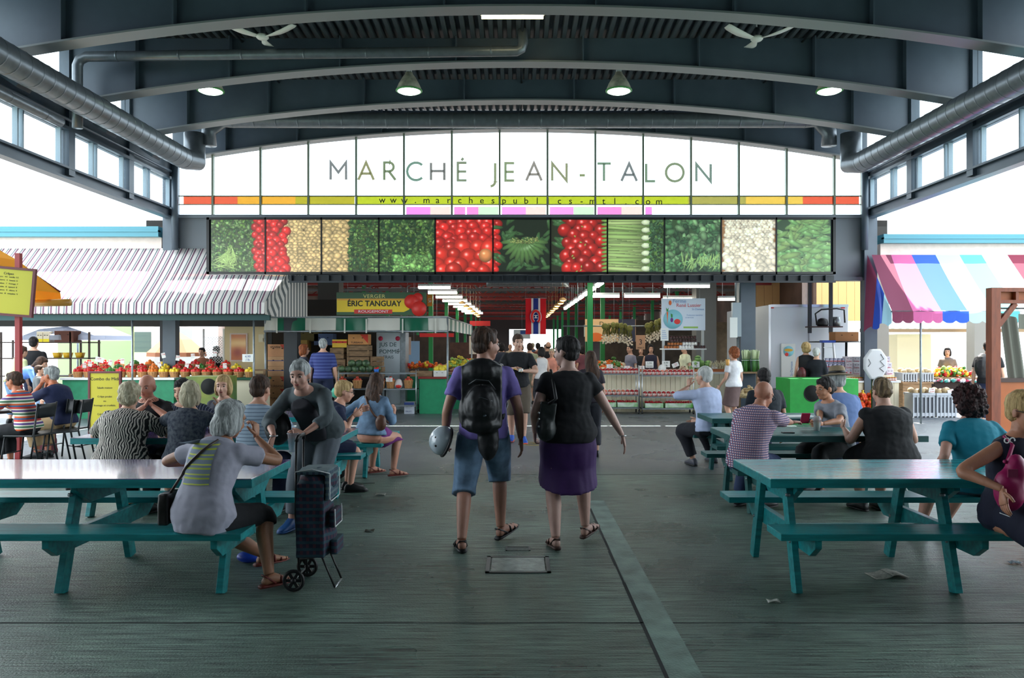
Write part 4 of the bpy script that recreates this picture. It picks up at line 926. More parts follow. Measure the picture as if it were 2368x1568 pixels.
# --- the walking couple and the man coming toward us
m1, i1 = person(PX(1112, 6.35), 6.42, 4, 'man walking away in a purple T-shirt and denim knee shorts, looking right', 1.8, 1.05, 'm', SK1, ('t_shirt', cl('purple_cotton', (122, 108, 180)), 1.35, -.06, .014), ('knee_shorts', M_denim, 'legs', 2.42, .03), ('short', H_brown), ('sandal', M_blackp),
    pel=(.02, 0, .955), lean=0, bend=2, hy=-58, hp=-4, fl=(-.16, -.16, .095), fr=(.17, .20, .11), ty=(6, -38), tp=(0, -14), al=(-.30, .06, .9), ar=(.33, .04, .88), curl=(.9, .35), belly=.03)
m2, i2 = person(PX(1318, 6.4), 6.48, 3, 'woman walking away in a black top and dark purple skirt, face turned left', 1.71, 1.28, 'f', SK2, ('top', cl('black_jersey', (17, 18, 23)), .95, -.07, .012), ('skirt', cl('dark_purple_velvet', (56, 20, 84), rough=.7, bump=.8, bscale=5), 'skirt', 1.0, .03), ('short', H_dark), ('sandal', M_brsand),
    pel=(-.01, 0, .925), lean=0, hy=48, hp=-2, fl=(-.13, -.16, .095), fr=(.15, .12, .12), ty=(8, -35), tp=(0, -12), al=(-.28, .1, .92), ar=(.46, .02, .88), pr=(.2, -1, 0), hd=(None, (.25, .1, -1)), curl=(.6, .25))
m3, i3 = person(PX(1197, 13.4), 13.4, 180, 'man in black T-shirt and cargo shorts walking toward us, eating with a yellow fork', 1.82, 1.12, 'm', (192, 150, 128), ('t_shirt', M_blackc, 1.4, -.05, .014), ('cargo_shorts', M_khaki, 'legs', 2.2, .03), ('short', H_brown), ('shoe', mat('blue_trainer', (42, 92, 190), .5), mat('orange_sole', (232, 92, 52), .5), mat('orange_lace', (240, 110, 60), .6)),
    fl=(-.1, .14, .09), fr=(.1, -.1, .09), al=(-.1, .32, 1.23), ar=(.08, .31, 1.27), pl=(-1, -.3, -.5), pr=(1, -.3, -.5), hd=((.7, .4, .1), (-.7, .4, .15)), pn=((0, .2, 1), (0, .2, -1)), hy=14, hp=-6, lod=1)
def sitp(x, y, head, label, top, bot, hair, zh=.56, **k): return person(x, y, head, label, k.pop('h', 1.66), k.pop('wt', 1.05), k.pop('sex', 'f'), k.pop('sk', SK3), top, bot, hair, k.pop('shoe', ('shoe', M_blackp)), pel=k.pop('pel', (0, 0, zh)), **k)
# --- left foreground
M_tee = cl('grey_violet_jersey', (158, 158, 172)); M_slv = cl('blue_grey_jersey', (96, 112, 124))
p4, i4 = sitp(-2.03, 5.04, -14, 'grey bob haired woman in long pale tee with yellow green back panel', ('tunic', M_tee, 1.15, -.12, .022), ('leggings', M_blackc, 'legs', 2.55, .006), ('bob', H_grey), h=1.64, wt=1.14, sk=SK4, shoe=('sandal', M_redsand),
    lean=8, bend=22, side=3, hy=-20, hp=-8, ar=('w', -1.80, 5.38, 1.02), al=('w', -2.2, 5.45, .83), pr=(1, -.2, -.8), pl=(-1, -.3, -.2), fl=('w', -1.84, 5.75, .1), fr=('w', -1.68, 5.28, .1), ty=(-25, -25), hd=(None, (-.15, .1, 1)), curl=(.5, 1.1))
patch(p4, 'tunic', 'woven_panel', stripes('yellow_bands', [(122, 136, 150), (172, 184, 62), (122, 136, 150), (196, 204, 80)], [0, .45, .62, .86], .06, 'Z', wob=.01), .005, .90, .19, .27)
p5, i5 = person(-1.92, 6.98, 172, 'woman in grey cardigan bending over the table holding a clear plastic cup', 1.68, 1.15, 'f', (186, 140, 122), ('cardigan', cl('grey_cardigan', (78, 88, 92)), 3.2, -.1, .02, ('undershirt', cl('dark_shirt', (34, 34, 42)), .1, -.02, .51)), ('trousers', cl('pale_jeans', (96, 104, 112)), 'legs', 3.7, .016), ('bun', H_grey), ('shoe', mat('blue_slipon', (24, 74, 130), .5)),
    pel=(-.12, -.12, .90), lean=30, bend=24, side=2, hy=6, hp=6, ar=('w', -2.03, 6.5, .90), al=('w', -1.75, 6.4, .93), pr=(1, -.6, .1), pl=(-1, -.6, .1), hd=((0.5, .6, .1), (.2, .4, -1)), pn=((.8, 0, -.4), None), curl=(1.1, .9), lod=0)
p6, i6 = sitp(-3.74, 7.36, -3, 'stout woman with fluffy blond grey hair in a zebra print blouse, back to us', ('blouse', zebra('zebra_cloth', (20, 20, 22), (196, 188, 178)), 1.7, -.1, .03), ('trousers', M_blackc, 'legs', 3.6, .02), ('fluffy', H_gb), wt=1.45, h=1.62, lean=6, bend=16, hy=4, ar=('w', -3.36, 7.8, .82), al=('w', -4.1, 7.8, .82), pr=(.8, -.3, -.9), pl=(-.8, -.3, -.9), lod=1)
p7, i7 = sitp(-4.02, 8.64, 182, 'balding man in black shirt facing us, hands clasped at his chin', ('shirt', M_blackc, 1.5, -.05, .014), ('trousers', M_navy, 'legs', 3.6, .02), ('fringe', H_grey), sex='m', h=1.72, lean=10, bend=12, hp=-4, ar=W(336, 938, 8.3), al=W(352, 938, 8.32), pr=(1, 0, -.7), pl=(-1, 0, -.7), hd=((.5, .1, .6), (-.5, .1, .6)), curl=(1.2, 1.2), lod=1, sk=(186, 128, 106))
p8, i8 = sitp(-3.14, 7.36, 2, 'grey bob haired woman in navy floral blouse, back to us beside the zebra blouse', ('blouse', mat('navy_floral', (26, 36, 56), .85, c2=(78, 84, 92), scale=34, bump=.3), 3.2, -.1, .02), ('trousers', M_blackc, 'legs', 3.6, .02), ('bob', H_gb), wt=1.1, h=1.64, lean=6, bend=14, hy=8, ar=('w', -2.92, 7.65, 1.02), al=('w', -3.4, 7.8, .82), pr=(1, -.3, -.8), pl=(-1, -.3, -.1), hd=(None, (-.3, .2, 1)), lod=1)
p9, i9 = sitp(PX(446, 8.64), 8.64, 176, 'man in navy pinstripe shirt, mostly hidden behind the grey bob haired woman in navy', ('shirt', stripes('navy_pin', [(20, 28, 52), (150, 160, 178)], [0, .9], .03, 'X'), 3.1, -.05, .02), ('trousers', M_blackc, 'legs', 3.6, .02), ('short', H_dark), sex='m', h=1.66, wt=1.15, lean=12, bend=18, lod=1, ar=('w', -3.75, 8.2, .84), al=('w', -3.3, 8.2, .84))
p10, i10 = sitp(PX(527, 8.9), 8.9, 172, 'young blond woman facing us, left of the man in striped shirt', ('top', cl('grey_top', (60, 62, 74)), 1.2, -.05, .012), ('trousers', M_navy, 'legs', 3.6, .02), ('bob', H_blond), h=1.64, lean=8, bend=4, hy=14, lod=1, sk=(214, 166, 142))
p11, i11 = sitp(PX(588, 7.4), 7.4, -4, 'dark haired man in pale blue shirt with fine horizontal stripes, back to us', ('shirt', stripes('pale_lines', [(150, 168, 186), (66, 84, 104)], [0, .84], .033, 'Z'), 1.8, -.06, .016), ('trousers', M_navy, 'legs', 3.6, .02), ('short', H_brown), sex='m', h=1.74, wt=1.05, lean=5, bend=12, hy=-10, lod=1, sk=(186, 136, 112), ar=('w', -2.25, 7.8, .82), al=('w', -2.75, 7.8, .82))
p12, i12 = sitp(PX(738, 8.7), 8.75, -68, 'boy with short blond hair and glasses leaning right toward the table', ('t_shirt', M_navy, 1.2, -.05, .012), ('shorts', M_navy, 'legs', 1.9, .02), ('short', H_blond), sex='m', h=1.6, wt=.9, lean=22, bend=8, hp=-2, glasses='clear', ar=W(815, 962, 8.72), al=W(828, 950, 8.95), hd=((0, 1, .3), (0, 1, .4)), lod=1, sk=(208, 156, 132), curl=(.9, .9))
p13, i13 = sitp(-1.80, 9.55, -24, 'girl with long brown hair in denim jacket and purple skirt on the bench end', ('jacket', M_denim, 3.3, .0, .018), ('skirt', cl('magenta_violet_skirt', (116, 46, 118)), 'skirt', 1.08, .03), ('long', H_brown), h=1.64, wt=1.05, lean=6, bend=12, hp=-6, fl=('w', -1.86, 10.0, .1), fr=('w', -1.55, 9.78, .1), ty=(-20, -30), shoe=('sandal', M_redsand), ar=('w', -1.55, 9.85, .82), al=('w', -1.98, 9.85, .82), lod=1, sk=(196, 140, 116))
p14, i14 = person(PX(747, 17.2), 17.2, 2, 'man in a blue striped polo standing at the crate stall, back to us', 1.78, 1.15, 'm', SK3, ('polo', stripes('blue_lines', [(44, 56, 118), (78, 92, 150)], [0, .7], .07, 'Z'), 1.7, -.05, .02), ('shorts', M_navy, 'legs', 2.0, .03), ('crop', H_grey), ('shoe', M_blackp), lod=2)
p15, i15 = person(PX(702, 17.4), 17.4, -70, 'woman with short auburn hair and sunglasses at the crate stall', 1.66, 1.0, 'f', SK3, ('t_shirt', cl('slate_tee', (70, 72, 86)), 1.3, -.05, .014), ('trousers', M_blackc, 'legs', 3.6, .02), ('bob', H_red), ('shoe', M_blackp), lod=2, glasses='sun')
# --- cafe at far left
p16, i16 = sitp(PX(66, 10.6), 10.6, 86, 'woman in rainbow striped sweater seated on a dark cafe chair at far left', ('sweater', stripes('rainbow', [(206, 88, 40), (232, 220, 200), (60, 110, 80), (226, 214, 200), (88, 60, 130), (232, 220, 200), (196, 60, 52), (40, 96, 140)], [0, .14, .24, .38, .48, .62, .72, .88], .17, 'Z'), 2.6, -.06, .02), ('trousers', M_blackc, 'legs', 3.6, .02), ('bun', H_brown), wt=1.05, h=1.64, lean=14, bend=10, ar=(.1, .55, .86), al=(-.1, .55, .86), glasses='clear', lod=1, sk=(186, 116, 84))
p17, i17 = sitp(PX(148, 11.4), 11.4, 80, 'grey haired man in navy T-shirt seated at the cafe, hand at mouth', ('t_shirt', cl('navy_tee', (18, 30, 66)), 1.7, -.06, .018), ('trousers', cl('khaki', (168, 142, 104)), 'legs', 3.6, .03), ('short', H_grey), sex='m', wt=1.12, h=1.76, lean=10, bend=16, ar=(.02, .3, 1.12), al=(-.06, .32, 1.1), pr=(.5, .3, -1), pl=(-.5, .3, -1), hd=((.2, -.3, 1), (-.2, -.3, 1)), curl=(1.2, 1.2), lod=1, sk=(186, 112, 78))
person(PX(78, 17.3), 17.3, 10, 'man in black T-shirt standing at the far left shelves, back to us', 1.82, 1.05, 'm', SK3, ('t_shirt', M_blackc, 1.3, -.05, .016), ('trousers', M_navy, 'legs', 3.6, .02), ('crop', H_dark), ('shoe', M_blackp), lod=2)
person(PX(52, 16.3), 16.3, -70, 'woman in blue top bending over the produce at far left', 1.66, 1.0, 'f', SK3, ('top', cl('sky_blue', (100, 140, 214)), 2.6, -.05, .014), ('jeans', M_denim, 'legs', 3.7, .02), ('long', H_brown), ('shoe', M_blackp), lod=2, lean=42, bend=20, pel=(0, -.15, .88), ar=(.2, .5, .8), al=(-.2, .5, .8), hp=-10)
person(PX(30, 16.6), 16.6, -20, 'person in pale lime top at far left edge, partly behind the red post', 1.66, 1.05, 'f', SK3, ('top', cl('lime_pale', (196, 204, 148)), 1.2, -.05, .014), ('trousers', M_denim, 'legs', 3.6, .02), ('short', H_brown), ('shoe', M_blackp), lod=2, lean=12, bend=15)
person(PX(90, 15.2), 15.2, -60, 'child in grey hooded top standing beside the woman in blue', 1.25, 1.05, 'm', SK3, ('hoodie', cl('grey_hood', (92, 96, 98)), 3, -.05, .02), ('trousers', M_denim, 'legs', 3.6, .02), ('short', H_brown), ('shoe', M_blackp), lod=2)
# --- right side
p18, i18 = sitp(2.22, 7.5, -48, 'bald man with glasses in checked shirt leaning over the green table', ('shirt', checks('red_check', (206, 196, 206), (150, 66, 84), (84, 84, 124), .022), 1.7, -.1, .02), ('jeans', cl('dark_denim', (34, 50, 84)), 'legs', 3.7, .02), None, sex='m', wt=1.15, h=1.73, lean=12, bend=22, hy=-6, hp=-14, glasses='clear', ar=W(1835, 978, 7.95), al=W(1838, 968, 8.2), hd=((.2, 1, .1), (0, 1, 0)), pn=((0, 0, -1), (0, 0, -1)), curl=(.3, .3), sk=(176, 120, 96), fl=('w', 2.3, 8.05, .09), fr=('w', 2.5, 7.9, .09))
p19, i19 = sitp(3.60, 8.72, 112, 'woman with black hair and grey T-shirt facing left across the green table', ('t_shirt', cl('heather_grey', (132, 136, 146)), 1.5, -.06, .014), ('trousers', M_blackc, 'legs', 3.6, .02), ('bun', H_dark), h=1.64, wt=1.08, lean=10, bend=14, hy=-2, ar=('w', 3.24, 8.35, .83), al=('w', 3.22, 8.2, .83), hd=((0, 1, 0), (0, 1, 0)), sk=(186, 130, 100), lod=0, fl=('w', 3.3, 8.45, .09), fr=('w', 3.25, 8.65, .09))
p20, i20 = sitp(3.60, 7.5, 6, 'large woman in black with hair clipped up under a white hairband, back to us', ('top', cl('black_dress_cloth', (16, 18, 22)), .35, -.12, .02), ('skirt', M_blackc, 'skirt', .98, .05), ('bun', hairm('hair_streak', (66, 52, 40), (150, 126, 94))), wt=1.52, h=1.68, lean=7, bend=10, hp=-4, ar=('w', 3.8, 7.85, .82), al=('w', 3.3, 7.85, .82), pr=(.5, -.3, -1), pl=(-.5, -.3, -1), sk=(196, 150, 130), lod=0)
g = MB(); hp_ = i20['hp3']; s_ = i20['s']; g.tube([hp_(.082*math.cos(a), -.02+.01*math.sin(a), .05+.085*math.sin(a)) for a in [pi*k/14 for k in range(15)]], .007, 8); g.obj('hairband', M_white, p20)
p21, i21 = sitp(PX(1946, 9.4), 9.35, 8, 'man in tan sun hat and blue shirt, back to us', ('shirt', cl('chambray', (98, 122, 170)), 3.1, -.05, .024), ('trousers', M_navy, 'legs', 3.6, .02), ('short', H_grey), sex='m', wt=1.15, h=1.72, lean=6, bend=10, hat=mat('straw_tan', (140, 124, 100), .85, bump=.4, bscale=60), lod=1)
p22, i22 = sitp(PX(1776, 10.55), 10.55, 4, 'man in dark T-shirt behind the bald man, back to us', ('t_shirt', cl('dark_tee', (28, 36, 44)), 1.4, -.05, .016), ('trousers', M_navy, 'legs', 3.6, .02), ('short', H_dark), sex='m', wt=1.1, h=1.7, lean=8, bend=10, lod=1, sk=SK4)
p23, i23 = sitp(PX(1641, 10.45), 10.45, 34, 'white haired man in pale blue shirt sitting sideways, hand at chin', ('shirt', cl('pale_blue_shirt', (182, 194, 226)), 2.1, -.05, .026), ('trousers', cl('black_trousers', (24, 26, 36)), 'legs', 3.75, .02), ('crop', H_silver), sex='m', wt=1.12, h=1.74, lean=4, bend=8, hy=8, hp=4, al=('w', PX(1592, 10.7), 10.7, 1.09), pl=(-1, 0, -.5), ar=(.15, .35, .62), hd=((.2, 0, 1), None), curl=(1.2, .5), shoe=('shoe', mat('grey_trainer', (74, 76, 86), .5), M_blackp), fl=('w', PX(1604, 10.7), 10.72, .09), fr=('w', PX(1650, 11), 11.0, .09), ty=(-20, -20), lod=1, sk=(196, 150, 126))
p24, i24 = sitp(PX(2258, 6.25), 6.25, -4, 'woman with dark curly hair in a teal T-shirt, back to us', ('t_shirt', cl('teal_tee', (20, 128, 150)), 1.25, -.08, .014), ('shorts', cl('grey_blue_shorts', (72, 88, 102)), 'legs', 1.6, .02), ('curly', H_dred), wt=1.2, h=1.66, lean=4, bend=14, hy=12, ar=(.3, .15, .62), al=(-.28, .1, .62), sk=(196, 146, 128), fl=('w', 3.50, 6.75, .09), fr=('w', 3.72, 6.8, .09), shoe=('sandal', M_brsand))
p25, i25 = sitp(PX(2352, 5.0), 5.06, 196, 'blond woman with glasses in navy sleeveless dress at the right edge', ('dress_top', cl('navy_dress', (18, 22, 44)), 0, -.1, .014), ('dress_skirt', cl('navy_dress', (18, 22, 44)), 'skirt', 1.0, .04), ('short', H_blond), wt=1.12, h=1.72, lean=4, bend=6, hy=6, hp=-4, glasses='clear', ar=('w', PX(2312, 4.75), 4.72, .78), pr=(.7, -.4, -.2), al=('w', 3.5, 4.8, .62), hd=(None, (.25, .3, -1)), pn=(None, (-1, .2, 0)), curl=(.5, .35), sk=(176, 122, 96), fl=('w', 3.35, 4.6, .09), fr=('w', 3.15, 4.62, .09), shoe=('sandal', M_brsand))
for t_ in (.0, .05):
    mb = MB(); k = child(p25, 'dress_skirt'); mb.tube([(.16+t_, .06+t_, .60), (.19+t_*.5, .2, .62-t_*.6), (.17+t_*.5, .36, .6-t_*.8), (.15, .47, .56-t_)], .008, 6); mb.obj('white_trim', M_white, p25)
p26, i26 = person(PX(1697, 15.6), 15.6, 34, 'woman with curly auburn hair in white T-shirt and brown skirt, walking at the stalls', 1.6, 1.0, 'f', SK3, ('t_shirt', cl('white_tee', (220, 222, 226)), 1.3, -.05, .012), ('skirt', cl('brown_skirt', (104, 84, 82)), 'skirt', 1.0, .01), ('fluffy', H_red), ('sandal', M_brsand), lod=1, al=(-.18, .2, .85))
# --- stall keepers and shoppers
def stand(px, py_top, Y, head, label, h, wt, sex, topc, botc, hair, **k):
    return person(PX(px, Y), Y, head, label, h, wt, sex, k.pop('sk', SK3), (k.pop('tn', 't_shirt'), cl('cloth_%d_%d_%d' % topc, topc), k.pop('sl', 1.3), -.05, .014), (k.pop('bn', 'trousers'), cl('cloth_%d_%d_%d' % botc, botc), k.pop('bk', 'legs'), k.pop('cut', 3.6), .02), hair, ('shoe', M_blackp), lod=2, **k)
stand(1458, 0, 21.6, 120, 'stall keeper in grey T-shirt behind the garlic braids, looking left', 1.66, 1, 'f', (132, 130, 146), (40, 40, 46), ('short', H_dark))
stand(1505, 0, 21.6, 175, 'smiling stall keeper in dark sleeveless top facing us behind the counter', 1.66, 1.1, 'f', (36, 34, 56), (40, 40, 46), ('bob', H_dark), sl=0, tn='top')
stand(1483, 0, 22.8, 160, 'person in black standing behind the stall keepers', 1.6, 1, 'f', (26, 26, 30), (40, 40, 46), ('long', H_brown))
stand(1584, 0, 21.6, 110, 'stall keeper in cream T-shirt with dark hair under the jar shelf', 1.68, 1.1, 'f', (220, 222, 190), (40, 40, 46), ('short', H_dark))
stand(1864, 0, 17.9, -15, 'short blond haired woman in black tank top at the maple syrup counter', 1.7, 1.05, 'f', (24, 24, 28), (40, 42, 50), ('fluffy', H_blond), sl=0, tn='tank_top')
stand(1888, 0, 17.7, -35, 'white haired person in navy jacket with white collar beside the black tank top', 1.58, 1.15, 'f', (20, 24, 34), (30, 32, 40), ('short', H_silver), sl=3.2, tn='jacket')
stand(2191, 0, 20.3, 150, 'stall keeper in grey T-shirt behind the flower counter on the right', 1.58, 1, 'f', (120, 112, 106), (40, 42, 50), ('bob', H_dark))
stand(1366, 0, 11.6, 5, 'woman with long brown hair mostly hidden behind the woman in black', 1.55, .9, 'f', (40, 34, 44), (40, 42, 50), ('long', H_brown))
stand(467, 0, 20.2, 180, 'dark haired vendor behind the vegetable baskets', 1.58, 1, 'f', (150, 96, 70), (40, 42, 50), ('short', H_dark))
stand(500, 0, 20.6, 60, 'vendor in black behind the vegetable baskets near the lattice', 1.62, 1, 'f', (26, 26, 30), (40, 42, 50), ('short', H_dark))
crowd = [(1225, 22, 10, 1.7, (150, 156, 128), 'grey green shirt', 'm'), (1252, 19.4, 30, 1.6, (206, 204, 204), 'white sleeveless top', 'f'), (1268, 24, 0, 1.75, (28, 28, 34), 'black shirt with shaved head', 'm'), (1276, 21.5, 170, 1.55, (226, 150, 130), 'salmon pink shirt', 'f'),
         (1244, 27, 0, 1.72, (110, 60, 50), 'brick red shirt', 'm'), (1205, 29, 180, 1.7, (30, 36, 60), 'navy top and dark cap', 'm'), (1290, 30, 10, 1.66, (180, 60, 60), 'red top', 'f'), (1160, 24, 0, 1.72, (50, 56, 70), 'slate shirt left of the eating man', 'm'),
         (1180, 33, 180, 1.7, (190, 170, 150), 'beige top', 'f'), (1232, 36, 0, 1.75, (60, 90, 120), 'blue shirt', 'm'), (1262, 38, 180, 1.7, (150, 140, 130), 'tan shirt', 'm'), (1300, 26, 20, 1.7, (60, 50, 60), 'plum coat', 'f'), (1135, 27, 160, 1.66, (200, 190, 180), 'cream blouse left of the walking man', 'f'), (1345, 24.5, 40, 1.62, (120, 70, 80), 'burgundy knit', 'f')]
hs_ = [('short', H_brown), ('bob', H_dark), ('fringe', H_brown), ('short', H_gb), ('short', H_dark), ('bob', H_brown)]
for k, (px, Y, hd_, h_, c, tx, sx_) in enumerate(crowd):
    stand(px, 0, Y, hd_, 'shopper in the crowded aisle wearing a '+tx, h_, 1.05, sx_, c, (46, 46, 54) if k != 0 else (170, 160, 140), hs_[k % 6], feet=True, cut=3.6 if k else 2.1, sl=0 if 'sleeveless' in tx else 1.4)
# ================================================================= stalls
AW1 = [(232, 228, 224), (86, 104, 112), (232, 228, 224), (122, 84, 106)]
M_awl = stripes('awning_grey_stripe', AW1, [0, .5, .64, .78], .168, 'X', trans=.25)
awn = thing('awning', (0, 16.9, 2.59), 'white awning with grey and mauve stripes over the left vegetable stall', 'awning')
xl_ = -17.0
m = MB(); v0 = [(xl_, 0, 0), (-5.47, 0, 0), (-4.95, 1.5, 1.36), (xl_, 1.5, 1.36)]
def fa(u, v):
    x = xl_+(-5.47+.52*v-xl_)*u; return (x, 1.5*v, 1.36*v-.035*math.sin(pi*v)*(1+.3*math.sin(x*2.2)))
m.grid(fa, 60, 8); m.obj('canopy', M_awl, awn, solid=.006)
m = MB(); n = 138
for k in range(n):
    x0 = xl_+(-5.47-xl_)*k/n; x1 = xl_+(-5.47-xl_)*(k+1)/n; xm = (x0+x1)/2; b = .21
    m.add([(x0, -.01, 0), (x1, -.01, 0), (x1, -.03, -b), (xm+.03, -.03, -b-.035), (xm-.03, -.03, -b-.035), (x0, -.03, -b)], [(0, 1, 2, 3, 4, 5)], False)
m.obj('valance', M_awl, awn)
m = MB(); m.add([(-5.47, 0, 0), (-4.95, 1.5, 1.36), (-4.95, 1.5, -.25), (-5.3, .2, -.3), (-5.47, 0, -.25)], [(0, 1, 2, 3, 4)], False)
m.obj('side_flap', stripes('awning_side_stripe', [(214, 208, 200), (104, 108, 108)], [0, .55], .12, 'Y', trans=.2), awn)
m = MB(); m.bb(xl_, -5.4, .1, .2, -.38, -.26); m.obj('gutter_beam', mat('dark_teal_beam', (24, 66, 66), .6), awn)
m = MB()
for px in (306, 587): m.cyl((PX(px, 17.1), .2, -.3), (PX(px, 17.1), .2, -2.59), .022, n=10)
m.obj('post', M_galv, awn)
for x in (-13, -16.5): MB().cyl((x, .2, -.3), (x, .2, -2.59), .022).obj('post', M_galv, awn)
# right awning
CR = [((118, 52, 78), .45), ((196, 98, 150), .62), ((48, 92, 196), .56), ((176, 226, 246), .56), ((96, 178, 186), .52), ((236, 218, 222), .6), ((126, 44, 66), .56), ((236, 218, 222), .6), ((196, 98, 150), .56), ((48, 92, 196), .56), ((176, 226, 246), .6)]
aw2 = thing('awning', (0, 16.5, 2.38), 'awning in broad pink, blue, aqua and burgundy stripes over the right fruit stall', 'awning')
x = 7.95; st_ = 0
for k, (c, wd) in enumerate(CR):
    m_ = cloth_trans('awning_%d_%d_%d' % c, c, .3); x1 = x+wd; m = MB()
    def fb(u, v, x=x, wd=wd):
        xx = x+wd*u; sh = .35*v if k else .35*v; return (xx+sh*(1 if xx < 8.6 else .6), 1.7*v, 1.4*v-.05*math.sin(pi*v)+.02*math.sin(xx*9)*(1-v))
    m.grid(fb, 4, 8); nn = max(2, int(wd/.2)); 
    for q in range(nn):
        a, b = x+wd*q/nn, x+wd*(q+1)/nn; mm_ = (a+b)/2
        m.add([(a, -.01, .0), (b, -.01, .0), (b, -.02, -.2), ((b+mm_)/2, -.03, -.245), (mm_, -.03, -.25), ((a+mm_)/2, -.03, -.245), (a, -.02, -.2)], [(0, 1, 2, 3, 4, 5, 6)], False)
    m.obj('stripe_panel', m_, aw2); x = x1
for k, (c, y0, y1) in enumerate((((176, 226, 246), 0, .5), ((40, 74, 170), .5, 1.0), ((118, 52, 78), 1.0, 1.7))):
    m = MB()
    def fc(u, v, y0=y0, y1=y1):
        y = y0+(y1-y0)*u; top = 1.4*y/1.7; bot = -.25-.05*math.sin(y*9)-.12*(y/1.7); return (7.95+.25*y/1.7-.03*math.sin(y*14)*v-.12*v*(y/1.7), y, top+(bot-top)*v)
    m.grid(fc, 6, 8); m.obj('side_curtain', cloth_trans('awning_%d_%d_%d' % c, c, .3), aw2)
m = MB().cyl((PX(2132, 16.5), .05, -.1), (PX(2132, 16.5), .05, -2.38), .022, n=10); m.obj('post', M_galv, aw2)
MB().cyl((7.95, .03, .0), (14, .03, .0), .02).obj('front_rail', M_galv, aw2)
MB().cyl((10.9, .05, -.1), (10.9, .05, -2.38), .022, n=10).obj('post', M_galv, aw2)
# --- generic stall pieces
def tabl(name, x0, x1, y0, y1, z, label, topm, frontm, cat='counter', th=.05, boards=False):
    t = thing(name, ((x0+x1)/2, y0, 0), label, cat); w_ = (x1-x0)/2; d = y1-y0
    MB().bb(-w_, w_, -.03, d, z-th, z).obj('countertop', topm, t, bevel=.005)
    m = MB().bb(-w_+.03, w_-.03, .02, .05, 0, z-th)
    if boards:
        n = int(2*w_/.12)
        for k in range(n): a = -w_+.03+(2*w_-.06)*k/n; m.bb(a+.004, a+(2*w_-.06)/n-.004, .0, .021, .02, z-th)
    m.obj('front_panel', frontm, t); MB().bb(-w_+.03, -w_+.07, .05, d-.02, 0, z-th).bb(w_-.07, w_-.03, .05, d-.02, 0, z-th).obj('side_panel', frontm, t); return t
M_cr = mat('cream_board', (226, 218, 190), .7); M_greenp = mat('green_panel', (32, 132, 92), .6, var=.1)
def card(px, py, Y, wd, hd, label, tilt=0, lines=2, col=(206, 60, 60), stem=.14, zb=None):
    x, z = PX(px, Y), PZ(py, Y); t = thing('price_card', (x, Y, z), label, 'price card', group=None)
    c = MB(); c.box((0, 0, 0), (wd, .004, hd), ry=tilt); c.obj('card', M_paper, t)
    st = (z-zb) if zb is not None else stem+hd/2
    if st > hd/2+.01: MB().cyl((0, .006, -st), (0, .006, hd/2-.01), .003, n=6).obj('stick', M_galv, t)
    if wd > .07:
        for q in range(lines): text('price', ['%d.99' % rnd.randint(1, 5), '/ lb', 'fraîches'][q % 3] if q != 1 else ['/ lb', 'ch.', 'locale'][rnd.randint(0, 2)], hd*.42, mat('ink_%d_%d_%d' % col, col, .7), t, (0, -.004, hd*(.18-.42*q)), ext=.0005)
    return t
def mk(name, label, cat, group, build):
    t = thing(name, (0, -50, 0), label, cat, group=group); build(t); return t
# fruit protos
def fruit_proto(name, label, cat, group, c, r, kind, stemc=(60, 110, 50)):
    m_ = mat(name+'_skin_%d_%d_%d' % c, c, .3, var=.12, scale=10)
    def b(t):
        m = MB()
        if kind == 'pepper':
            def fn(u, v):
                a = 2*pi*u; ph = -pi/2+pi*v; rr = r*(math.cos(ph)**.7)*(1+.08*math.cos(3*a)); return (rr*math.cos(a), rr*math.sin(a), r*1.1*math.sin(ph)*(1-.0*v)-(.15*r if v > .92 else 0))
            m.grid(fn, 12, 8)
        elif kind == 'long': m.ell((0, 0, 0), (r*1.9, r*.8, r*.8), 10, 7)
        else: m.ell((0, 0, 0), (r, r, r*.9), 12, 8)
        m.obj('flesh', m_, t)
        if kind in ('pepper', 'tomato'): MB().tube([(0, 0, r*.75), (r*.1, 0, r*1.1), (r*.3, 0, r*1.3)], [r*.2, r*.12, r*.14], 6).obj('stem', mat('stem_green', stemc, .6), t)
    return mk(name, label, cat, group, b)
FP = {}
def fproto(key, *a): 
    FP[key] = [fruit_proto(*a), 0]; return FP[key]
def putf(key, loc, sc=1, rz=None, label=None, group=None):
    p = FP[key]
    if p[1] == 0: o = p[0]; p[1] = 1; o.location = loc; o.rotation_euler.z = rz or 0; o.scale = (sc,)*3
    else: o = dup(p[0], loc, rz or 0); o.scale = (sc,)*3
    if label: o['label'] = label
    if group: o['group'] = group
    return o
fproto('redpep', 'bell_pepper', 'red bell pepper in the bushel baskets of the left stall', 'pepper', 'red peppers in the left stall baskets', (206, 24, 24), .048, 'pepper')
fproto('tom', 'tomato', 'ripe red tomato in the bushel baskets of the left stall', 'tomato', 'tomatoes in the left stall baskets', (222, 44, 30), .045, 'tomato')
fproto('yel', 'bell_pepper', 'yellow bell pepper in the bushel baskets of the left stall', 'pepper', 'yellow peppers in the left stall baskets', (238, 206, 40), .046, 'pepper')
fproto('ora', 'bell_pepper', 'orange bell pepper in the bushel baskets of the left stall', 'pepper', 'orange peppers in the left stall baskets', (238, 122, 26), .046, 'pepper')
fproto('grn', 'bell_pepper', 'green bell pepper in the bushel baskets of the left stall', 'pepper', 'green peppers in the left stall baskets', (56, 128, 44), .046, 'pepper')
